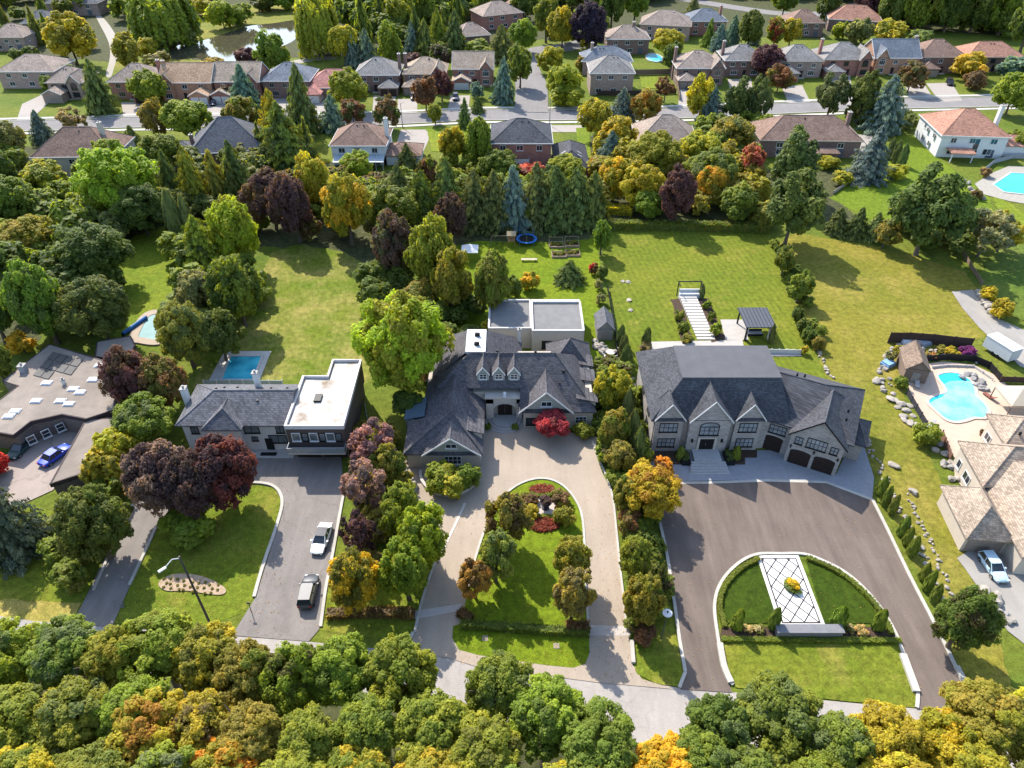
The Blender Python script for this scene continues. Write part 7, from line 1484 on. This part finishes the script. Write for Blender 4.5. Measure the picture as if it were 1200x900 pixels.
c = G(551, 304); tn = thing("canopy_tent", "small white canopy half hidden between the tall olive trees", "tent", (c.x, c.y, 0)); obj("canopy", MB().add([(-1.7, -1.7, 2.4), (1.7, -1.7, 2.4), (1.7, 1.7, 2.4), (-1.7, 1.7, 2.4), (0, 0, 3.5)], [(0, 1, 4), (1, 2, 4), (2, 3, 4), (3, 0, 4), (3, 2, 1, 0)]), M("white canvas", (.78, .77, .75)), tn)
for x in (-1.6, 1.6):
    for y in (-1.6, 1.6): obj("pole", MB().tube((x, y, 0), (x, y, 2.4), .04, n=6), CHROME, tn)
c = G(712, 414); fu = thing("patio_set", "pale patio table with chairs before the garden shed", "patio set", (c.x + .4, c.y - .6, 0)); obj("table_top", MB().lathe([(.75, .70), (.75, .76)], 14).tube((0, 0, 0), (0, 0, .7), .06), M("pale furniture", (.6, .57, .52)), fu)
for k in range(4): a = k * 1.57 + .5; x, y = 1.3 * math.cos(a), 1.3 * math.sin(a); T = Matrix.Translation((x, y, 0)) @ Matrix.Rotation(a, 4, 'Z'); obj("chair", MB().box(-.3, .3, -.3, .3, .36, .46, T).box(.24, .32, -.3, .3, .46, 1.0, T).box(-.26, -.2, -.26, -.2, 0, .36, T).box(.2, .26, .2, .26, 0, .36, T), M("pale furniture", (.6, .57, .52)), fu)
# beige gazebo by the kidney pool
c = G(1192, 492); g2 = thing("pool_gazebo", "beige fabric gazebo at the picture edge beside the kidney pool", "gazebo", (c.x + 1.2, c.y + 2.6, 0)); BGC = M("beige canvas", (.52, .44, .33), .9, .07)
obj("canopy", MB().add([(-3, -2.4, 2.6), (3, -2.4, 2.6), (3, 2.4, 2.6), (-3, 2.4, 2.6), (-.6, 0, 3.9), (.6, 0, 3.9), (-3, -2.4, 2.3), (3, -2.4, 2.3), (3, 2.4, 2.3), (-3, 2.4, 2.3)], [(0, 1, 5, 4), (1, 2, 5), (2, 3, 4, 5), (3, 0, 4), (0, 6, 7, 1), (1, 7, 8, 2), (2, 8, 9, 3), (3, 9, 6, 0)]), BGC, g2)
for x in (-2.9, 2.9):
    for y in (-2.3, 2.3): obj("post", MB().tube((x, y, 0), (x, y, 2.5), .08, n=8), M("brown gazebo post", (.17, .12, .09)), g2)
for (x, y, lab) in ((1158, 466, "red brown lounge chair on the peach patio by the gazebo"),):
    c = G(x, y); lc = thing("lounge_chair", lab, "chair", (c.x, c.y, 0), R(-70)); LM = M("red brown lounger", (.26, .10, .07)); obj("seat", MB().box(-.9, .5, -.35, .35, .3, .4), LM, lc); obj("backrest", MB().slab([(.5, -.35, .4), (1.1, -.35, .85), (1.1, .35, .85), (.5, .35, .4)], .08), LM, lc)
    for q in ((-.8, -.3), (-.8, .3), (.4, -.3), (.4, .3)): obj("leg", MB().box(q[0] - .04, q[0] + .04, q[1] - .04, q[1] + .04, 0, .3), LM, lc)
for i, (x, y, lab) in enumerate(((1090, 500, "pale sun lounger at the near edge of the kidney pool"), (1074, 452, "pale sun lounger beside the brown shed on the patio"))):
    c = G(x, y); sl_ = thing("sun_lounger", lab, "lounger", (c.x, c.y, .1), R(40 + 30 * i)); FAB = M("pale lounger fabric", (.5, .48, .45)); obj("seat", MB().box(-.95, .4, -.32, .32, .28, .36), FAB, sl_); obj("backrest", MB().slab([(.4, -.32, .36), (1.0, -.32, .75), (1.0, .32, .75), (.4, .32, .36)], .07), FAB, sl_)
    for q in ((-.85, -.28), (-.85, .28), (.3, -.28), (.3, .28)): obj("leg", MB().box(q[0] - .03, q[0] + .03, q[1] - .03, q[1] + .03, 0, .28), CHROME, sl_)
for (x, y, lab) in ((1159, 503, "first brown planter pot by the tan house"), (1157, 509, "second brown planter pot, nearer the pool"), (1150, 511, "small brown planter pot left of the others")):
    c = G(x, y); pp = thing("planter_pot", lab, "planter", tuple(c)); obj("pot", MB().lathe([(.28, 0), (.45, .6), (.5, .65), (.42, .62)], 12), M("brown pot", (.24, .13, .08)), pp); b_ = obj("plant", PROTO["bush"][1], parent=pp, loc=(0, 0, .85)); b_.scale = (.5, .5, .4); b_.color = (*C["br"], 0); b_["accent"] = [0., 0., 0.]
for i, (bb, col, lab) in enumerate((((1048, 404, 1062, 418), "yg", "yellow green rockery shrub behind the brown shed"), ((1100, 404, 1116, 416), "ol", "olive rockery shrub in the middle"), ((1108, 406, 1124, 420), "y", "yellow rockery shrub beside the purple mound"), ((1124, 406, 1144, 418), (.16, .03, .14), "purple flowering mound in the rockery"), ((1086, 412, 1098, 422), (.40, .24, .08), "orange flowering rockery plant"), ((1038, 410, 1050, 426), "gg", "grey green rockery shrub at the corner"))):
    plant("H", bb, col, lab, "pale", .2, group="rockery plants above the kidney pool")
for i, (x, y, col, lab) in enumerate(((1062, 402, (.7, .7, .7), "white cover lying in the rockery by the board fence"), (1072, 404, (.5, .36, .3), "pinkish crate in the rockery by the board fence"), (1082, 404, (.32, .36, .40), "grey boat cover in the rockery by the board fence"), (1040, 428, (.25, .42, .62), "blue tarpaulin bundle beside the brown shed"))):
    c = G(x, y); o = obj("covered_load" if i != 1 else "crate", MB().box(-1.0, 1.0, -.8, .8, 0, .5).slab([(-.9, -.7, .75), (.9, -.7, .7), (.8, .7, .9), (-.85, .7, .8)], .35), M("load %d" % i, col, .7, .15, 2), loc=(c.x, c.y, 0), rz=R(10 * i), label=lab, cat="covered load" if i != 1 else "crate")
c = G(1034, 546); 

# ------------------------------------------------------------------ lamps, posts
def street_lamp():
    b = G(250, 739); X, Y = b.x, b.y; h = zat(652, Y); t = thing("street_lamp", "tall dark street lamp with a curved arm over the island lawn", "street lamp", (X, Y, 0)); PM = M("dark steel pole", (.07, .06, .06), .5, .15)
    x = (212 - 600) * depth(X, Y, h) / FPX - X
    obj("pole", MB().tube((0, 0, 0), (0, 0, h), .15, .09, 10), PM, t); obj("base", MB().tube((0, 0, 0), (0, 0, .5), .26, .22, 10), PM, t)
    a = obj("arm", MB().tube((0, 0, h - .3), (-.5, -.5, h + .15), .06, .055, 8).tube((-.5, -.5, h + .15), (-.95, -1.25, h - .1), .055, .045, 8), M("pale lamp arm", (.6, .6, .58), .5), t)
    obj("lamp_head", MB().box(-.5, .3, -.14, .14, -.08, .08, Matrix.Translation((-1.1, -1.45, h - .12)) @ Matrix.Rotation(R(48), 4, 'Z')), M("pale lamp arm", (.6, .6, .58)), a)


street_lamp()
b = G(775, 749); lp = thing("garden_lamp", "slim lamp post with a white disc top on the small lawn", "lamp", (b.x, b.y, 0)); hh = 5.0
obj("pole", MB().tube((0, 0, 0), (0, 0, hh), .07, .05, 8), M("grey green pole", (.10, .12, .11), .5), lp); obj("lamp_shade", MB().lathe([(.10, hh - .25), (.55, hh), (.50, hh + .08), (.1, hh + .16)], 18), WHITEM, lp); obj("finial", MB().lathe([(.1, hh + .15), (.1, hh + .28), (.03, hh + .36)], 8), BLACKM, lp)
b = G(295, 718); sp_ = thing("reflector_post", "thin dark marker post beside the grey driveway mouth", "post", (b.x, b.y, 0)); obj("post", MB().tube((0, 0, 0), (0, .1, 1.7), .05, n=6), BLACKM, sp_); obj("plate", MB().box(-.2, .2, .02, .06, 1.6, 1.9), M("post plate", (.1, .1, .1)), sp_)
b = G(144, 711); hy = thing("fire_hydrant", "small dark hydrant like post by the narrow driveway", "post", (b.x, b.y, 0)); obj("barrel", MB().lathe([(.2, 0), (.2, .1), (.14, .12), (.14, .6), (.18, .62), (.16, .75), (.05, .85)], 10), M("hydrant grey", (.2, .2, .2)), hy); obj("cap", MB().tube((-.25, 0, .5), (.25, 0, .5), .08, n=8), M("hydrant grey", (.2, .2, .2)), hy)
for (x, y, lab, hgt) in ((688, 150, "thin utility pole by the grass strip", 7), (644, 147, "thin street lamp at the junction corner", 8), (472, 150, "thin street lamp on the far street by the bronze maple", 7)):
    c = G(x, y); t = thing("utility_pole", lab, "pole", (c.x, c.y, 0)); obj("pole", MB().tube((0, 0, 0), (0, 0, hgt), .13, .08, 8), M("grey pole", (.3, .3, .3)), t); obj("arm", MB().tube((0, 0, hgt - .1), (.9, .4, hgt + .2), .05, n=6), M("grey pole", (.3, .3, .3)), t)
for (x, y, lab) in ((652, 757.5, "small square utility cover on the front lawn, mansion side"), (568.5, 748.5, "small rusty utility cover on the front lawn, plum side")):
    c = G(x, y); t = thing("utility_cover", lab, "utility cover", (c.x, c.y, .08)); t.scale = (.7, .7, 1); obj("frame", strip_mb([Vector(q) for q in ((-.4, -.4, 0), (.4, -.4, 0), (.4, .4, 0), (-.4, .4, 0))], .12, -.05, .06, True), M("cover rim", (.42, .38, .30)), t); obj("lid", MB().box(-.34, .34, -.34, .34, -.05, .04), M("cover lid", (.30, .24, .16)), t)

# ------------------------------------------------------------------ garden beds of the oval island
RED = (.23, .055, .035)


def flowerbed(outline, col, acc, label, n, s=.2, h=.25):
    P = GP(outline); c = sum(P, Vector()) / len(P); b = sheet("flower_bed", outline, 0, MULCH, label.replace("flowers", "flower bed soil").replace("bedding", "bed soil"), smooth=True)
    x0, x1, y0, y1 = min(p.x for p in P), max(p.x for p in P), min(p.y for p in P), max(p.y for p in P); vs, fs, cl, lf = [], [], [], []
    poly = [(p.x, p.y) for p in smooth_line(P, True, 3)]

    def inside(x, y):
        r = False; j = len(poly) - 1
        for i in range(len(poly)):
            if (poly[i][1] > y) != (poly[j][1] > y) and x < (poly[j][0] - poly[i][0]) * (y - poly[i][1]) / (poly[j][1] - poly[i][1]) + poly[i][0]: r = not r
            j = i
        return r
    k = 0
    while k < n:
        x, y = rd.uniform(x0, x1), rd.uniform(y0, y1)
        if not inside(x, y): continue
        k += 1; v = rd.random()
        for _ in range(6): leaf(vs, fs, Vector((x + rd.uniform(-.15, .15), y + rd.uniform(-.15, .15), .15 + rd.uniform(0, h))), (Vector((0, 0, 1)) + rdir(rd) * .8).normalized(), s * rd.uniform(.5, .9), rd); q = rd.random(); cl += [v, v]; lf += [q, q]
    o = obj("bedding_plants", leaf_mesh("bedding_plants", vs, fs, cl, lf, LEAF), label=label, kind="stuff"); o.color = (*col, .35); o["accent"] = list(acc); return o


flowerbed([(622, 573), (634, 570), (649, 572), (648, 577), (634, 580), (623, 578)], RED, (.45, .20, .10), "upper red flowers bedding of the oval garden", 170)
flowerbed([(620, 613), (632, 608), (648, 610), (656, 616), (648, 622), (632, 624), (622, 619)], RED, (.30, .12, .05), "lower red flowers bedding of the oval garden", 260)
hedge([(622, 580), (635, 583), (650, 580)], .5, .5, "g", "curved box hedge below the upper red bed", .08, 60); hedge([(621, 614), (630, 607), (646, 607), (656, 614)], .5, .45, "mg", "curved box hedge above the lower red bed", .08, 60)
flowerbed([(611, 585), (626, 586), (629, 596), (622, 605), (612, 600)], (.45, .33, .06), (.2, .2, .05), "yellow flowers bedding on the plum side of the round patio", 120); flowerbed([(651, 586), (668, 590), (670, 604), (660, 610), (652, 600)], (.48, .36, .05), (.25, .22, .05), "yellow flowers bedding on the mansion side of the round patio", 140)
sheet("patio", [(628, 586), (638, 584), (648, 587), (652, 595), (648, 604), (637, 606), (628, 602), (625, 594)], 0, M("pinkish round patio", (.50, .44, .40), .85, .08, 2), "round pinkish patio in the oval garden", smooth=True)
c = G(639, 596); ur = thing("garden_urn", "dark urn with purple plants in the middle of the round patio", "planter", (c.x, c.y, .1)); obj("urn", MB().lathe([(.5, 0), (.5, .15), (.2, .3), (.3, .6), (.75, 1.0), (.8, 1.1), (.6, 1.05)], 16), M("dark urn", (.06, .055, .06), .6), ur); b_ = obj("plant", PROTO["shrub"][1], parent=ur, loc=(0, .1, 1.35)); b_.scale = (.85, .85, .6); b_.color = (*C["pu"], .3); b_["accent"] = list(C["mg"])
for bb, col, lab in (((609, 576, 630, 594), "br", "bronze rounded shrub beside the round patio, plum side"), ((645, 573, 668, 594), "br", "bronze rounded shrub beside the round patio, mansion side"), ((648, 592, 672, 618), "ol", "olive rounded shrub between patio and lower red bed"), ((616, 590, 632, 606), "yg", "small yellow shrub by the round patio")): plant("H", bb, col, lab, "yg", .35, group="shrubs of the oval garden")
ring = [Vector((math.cos(a), math.sin(a), 0)) for a in [math.pi * (1 + k / 14) for k in range(15)]]
c = G(527, 560); kw = obj("planter_wall", strip_mb([Vector((c.x + 4.1 * p.x, c.y + 1.0 + 4.4 * p.y, 0)) for p in ring], .4, 0, .55), M("pale block wall", (.52, .49, .44), .85, .1, 2), label="low curved stone wall round the garage shrub bed", cat="wall")
# mulch mound with little perennials on the island lawn
sheet("flower_bed", [(186, 686), (192, 678), (208, 673), (228, 674), (248, 680), (264, 690), (262, 697), (246, 697), (220, 693), (196, 693)], 0, M("dry mulch", (.42, .31, .21), .95, .3, 3), "sandy mulch bed with rows of small plants on the island lawn", smooth=True)
for i in range(26):
    x, y = 194 + (i % 9) * 7.6 + rd.uniform(-2, 2), 679 + (i // 9) * 5.5 + (i % 9) * .9 + rd.uniform(-1, 1); c = G(x, y)
    t = thing("perennial_plant", "small dark perennial in the sandy mulch bed", "plant", (c.x, c.y, .08), group="small perennials of the mulch bed"); o = obj("foliage", PROTO["bush"][i % 3], parent=t, loc=(0, 0, .1)); o.scale = (.19, .19, .12); o.color = (*C["ol"], .4); o["accent"] = list(C["ol"])

# ------------------------------------------------------------------ patterned terrace with diamond tiles, bench and urn
q0, q1, q2, q3 = G(891, 651.5), G(943, 651.5), G(967.5, 735), G(913.5, 735); pw_, pl_ = (q2 - q3).length, (q0 - q3).length; o_ = q3.copy(); ex = (q2 - q3).normalized(); ey = Vector((-ex.y, ex.x, 0))
pt_ = obj("patterned_terrace", MB().prism([tuple((o_ + ex * u + ey * v).xy) for u, v in ((.0, 0), (pw_, 0), (pw_, pl_), (0, pl_))], 0, .12), M("white border stone", (.66, .63, .58), .8, .06, 2), label="white terrace of diamond tiles with dark joints in the half oval garden", kind="structure")
jt = MB(); b0 = .42; jt.prism([tuple((o_ + ex * u + ey * v).xy) for u, v in ((b0, b0), (pw_ - b0, b0), (pw_ - b0, pl_ - b0), (b0, pl_ - b0))], .02, .128); obj("joint_bed", jt, M("black joint gravel", (.03, .03, .035), .95), pt_)
TILE = M("white porcelain tile", (.70, .68, .64), .6, .05, 1.2); uu, vv = pw_ - 2 * b0 - .3, pl_ - 2 * b0 - .3; du, dv = uu / 2.55, vv / 4.6


def clip(poly, ax, lim, keep_less):
    out = []
    for i in range(len(poly)):
        a, b = poly[i], poly[(i + 1) % len(poly)]; ia = (a[ax] <= lim) == keep_less or a[ax] == lim; ib = (b[ax] <= lim) == keep_less or b[ax] == lim
        if ia: out.append(a)
        if ia != ib: t = (lim - a[ax]) / (b[ax] - a[ax]); out.append((a[0] + (b[0] - a[0]) * t, a[1] + (b[1] - a[1]) * t))
    return out


for i in range(-1, 8):
    for j in range(-1, 12):
        if (i + j) % 2: continue
        cx, cy = i * du / 2, j * dv / 2; k = .89; poly = [(cx - du / 2 * k, cy), (cx, cy - dv / 2 * k), (cx + du / 2 * k, cy), (cx, cy + dv / 2 * k)]
        for ax, lim, less in ((0, uu, True), (0, 0, False), (1, vv, True), (1, 0, False)): poly = clip(poly, ax, lim, less) if len(poly) > 2 else []
        ar_ = abs(sum(poly[q][0] * poly[(q + 1) % len(poly)][1] - poly[(q + 1) % len(poly)][0] * poly[q][1] for q in range(len(poly)))) / 2 if len(poly) > 2 else 0
        if ar_ < .03: continue
        obj("tile", MB().prism([tuple((o_ + ex * (u + b0 + .15) + ey * (v + b0 + .15)).xy) for u, v in poly], .05, .15 + rd.uniform(0, .006)), TILE, pt_)
c = G(927, 689); pu_ = thing("round_planter", "round planter with yellow flowers in the middle of the diamond tiles", "planter", (c.x, c.y, .15)); obj("box_ring", MB().lathe([(.85, 0), (.9, .4), (.8, .42)], 18), M("planter green", (.09, .12, .05), .9, .3, 6), pu_)
for nm_, zz, sc_, cc in (("clipped_ring", .35, (1.0, 1.0, .4), "g"), ("flowers", .75, (.7, .7, .42), (.50, .38, .02))): b_ = obj(nm_, PROTO["shrub"][2], parent=pu_, loc=(0, 0, zz)); b_.scale = sc_; b_.color = (*(C[cc] if isinstance(cc, str) else cc), .2); b_["accent"] = list(C["yg"])
c = G(946, 744); sb = thing("stone_bench", "long grey stone block bench facing the road", "bench", (c.x, c.y, 0)); obj("block", MB().box(-3.6, 3.6, -.45, .45, .12, 1.15), M("grey bench stone", (.20, .20, .21), .8, .1, 2), sb); obj("cap", MB().box(-3.7, 3.7, -.55, .55, 1.15, 1.27), M("light bench cap", (.2, .2, .21), .8, .1, 2), sb); obj("plinth", MB().box(-3.4, 3.4, -.35, .35, 0, .12), BLACKM, sb)
for bb, lab in (((871, 731, 884, 742), "cream"), ((884, 732, 897, 743), "cream"), ((990, 731, 1002, 742), "cream"), ((1002, 733, 1018, 745), "cream")):
    plant("H", bb, (.38, .33, .14), "cream flowering shrub in the front bed, %s" % {871: "next to the drive end columnar tree", 884: "left of the stone bench", 990: "right of the stone bench", 1002: "next to the far end columnar tree"}[bb[0]], "ol", .4, name="flowering_shrub", group="cream flowering shrubs of the front bed")

# fallen leaves on the lawns and drives below the trees
vs, fs_, cl, lf = [], [], [], []
for (bb, n) in (((150, 640, 330, 720), 500), ((540, 570, 690, 780), 600), ((290, 560, 400, 745), 250), ((700, 560, 790, 800), 400), ((-10, 620, 100, 720), 400), ((500, 600, 740, 790), 300), ((780, 560, 1080, 830), 300), ((310, 290, 450, 430), 400), ((720, 270, 930, 330), 300)):
    for _ in range(n):
        p = G(rd.uniform(bb[0], bb[2]), rd.uniform(bb[1], bb[3])); leaf(vs, fs_, Vector((p.x, p.y, .17)), (Vector((0, 0, 1)) + rdir(rd) * .3).normalized(), rd.uniform(.025, .055), rd); v = rd.random(); cl += [v, v]; lf += [v, v]
fl = obj("fallen_leaves", leaf_mesh("fallen_leaves", vs, fs_, cl, lf, LEAF), label="dry fallen leaves scattered over lawns and drives", kind="stuff"); fl.color = (.30, .19, .06, .4); fl["accent"] = [.34, .12, .04]

# ------------------------------------------------------------------ checks on shading data
for o in list(bpy.data.objects):
    if o.type == 'MESH' and o.data.materials and o.data.materials[0] in (LEAF, NEEDLE) and "accent" not in o: o["accent"] = [0.1, 0.12, 0.03]
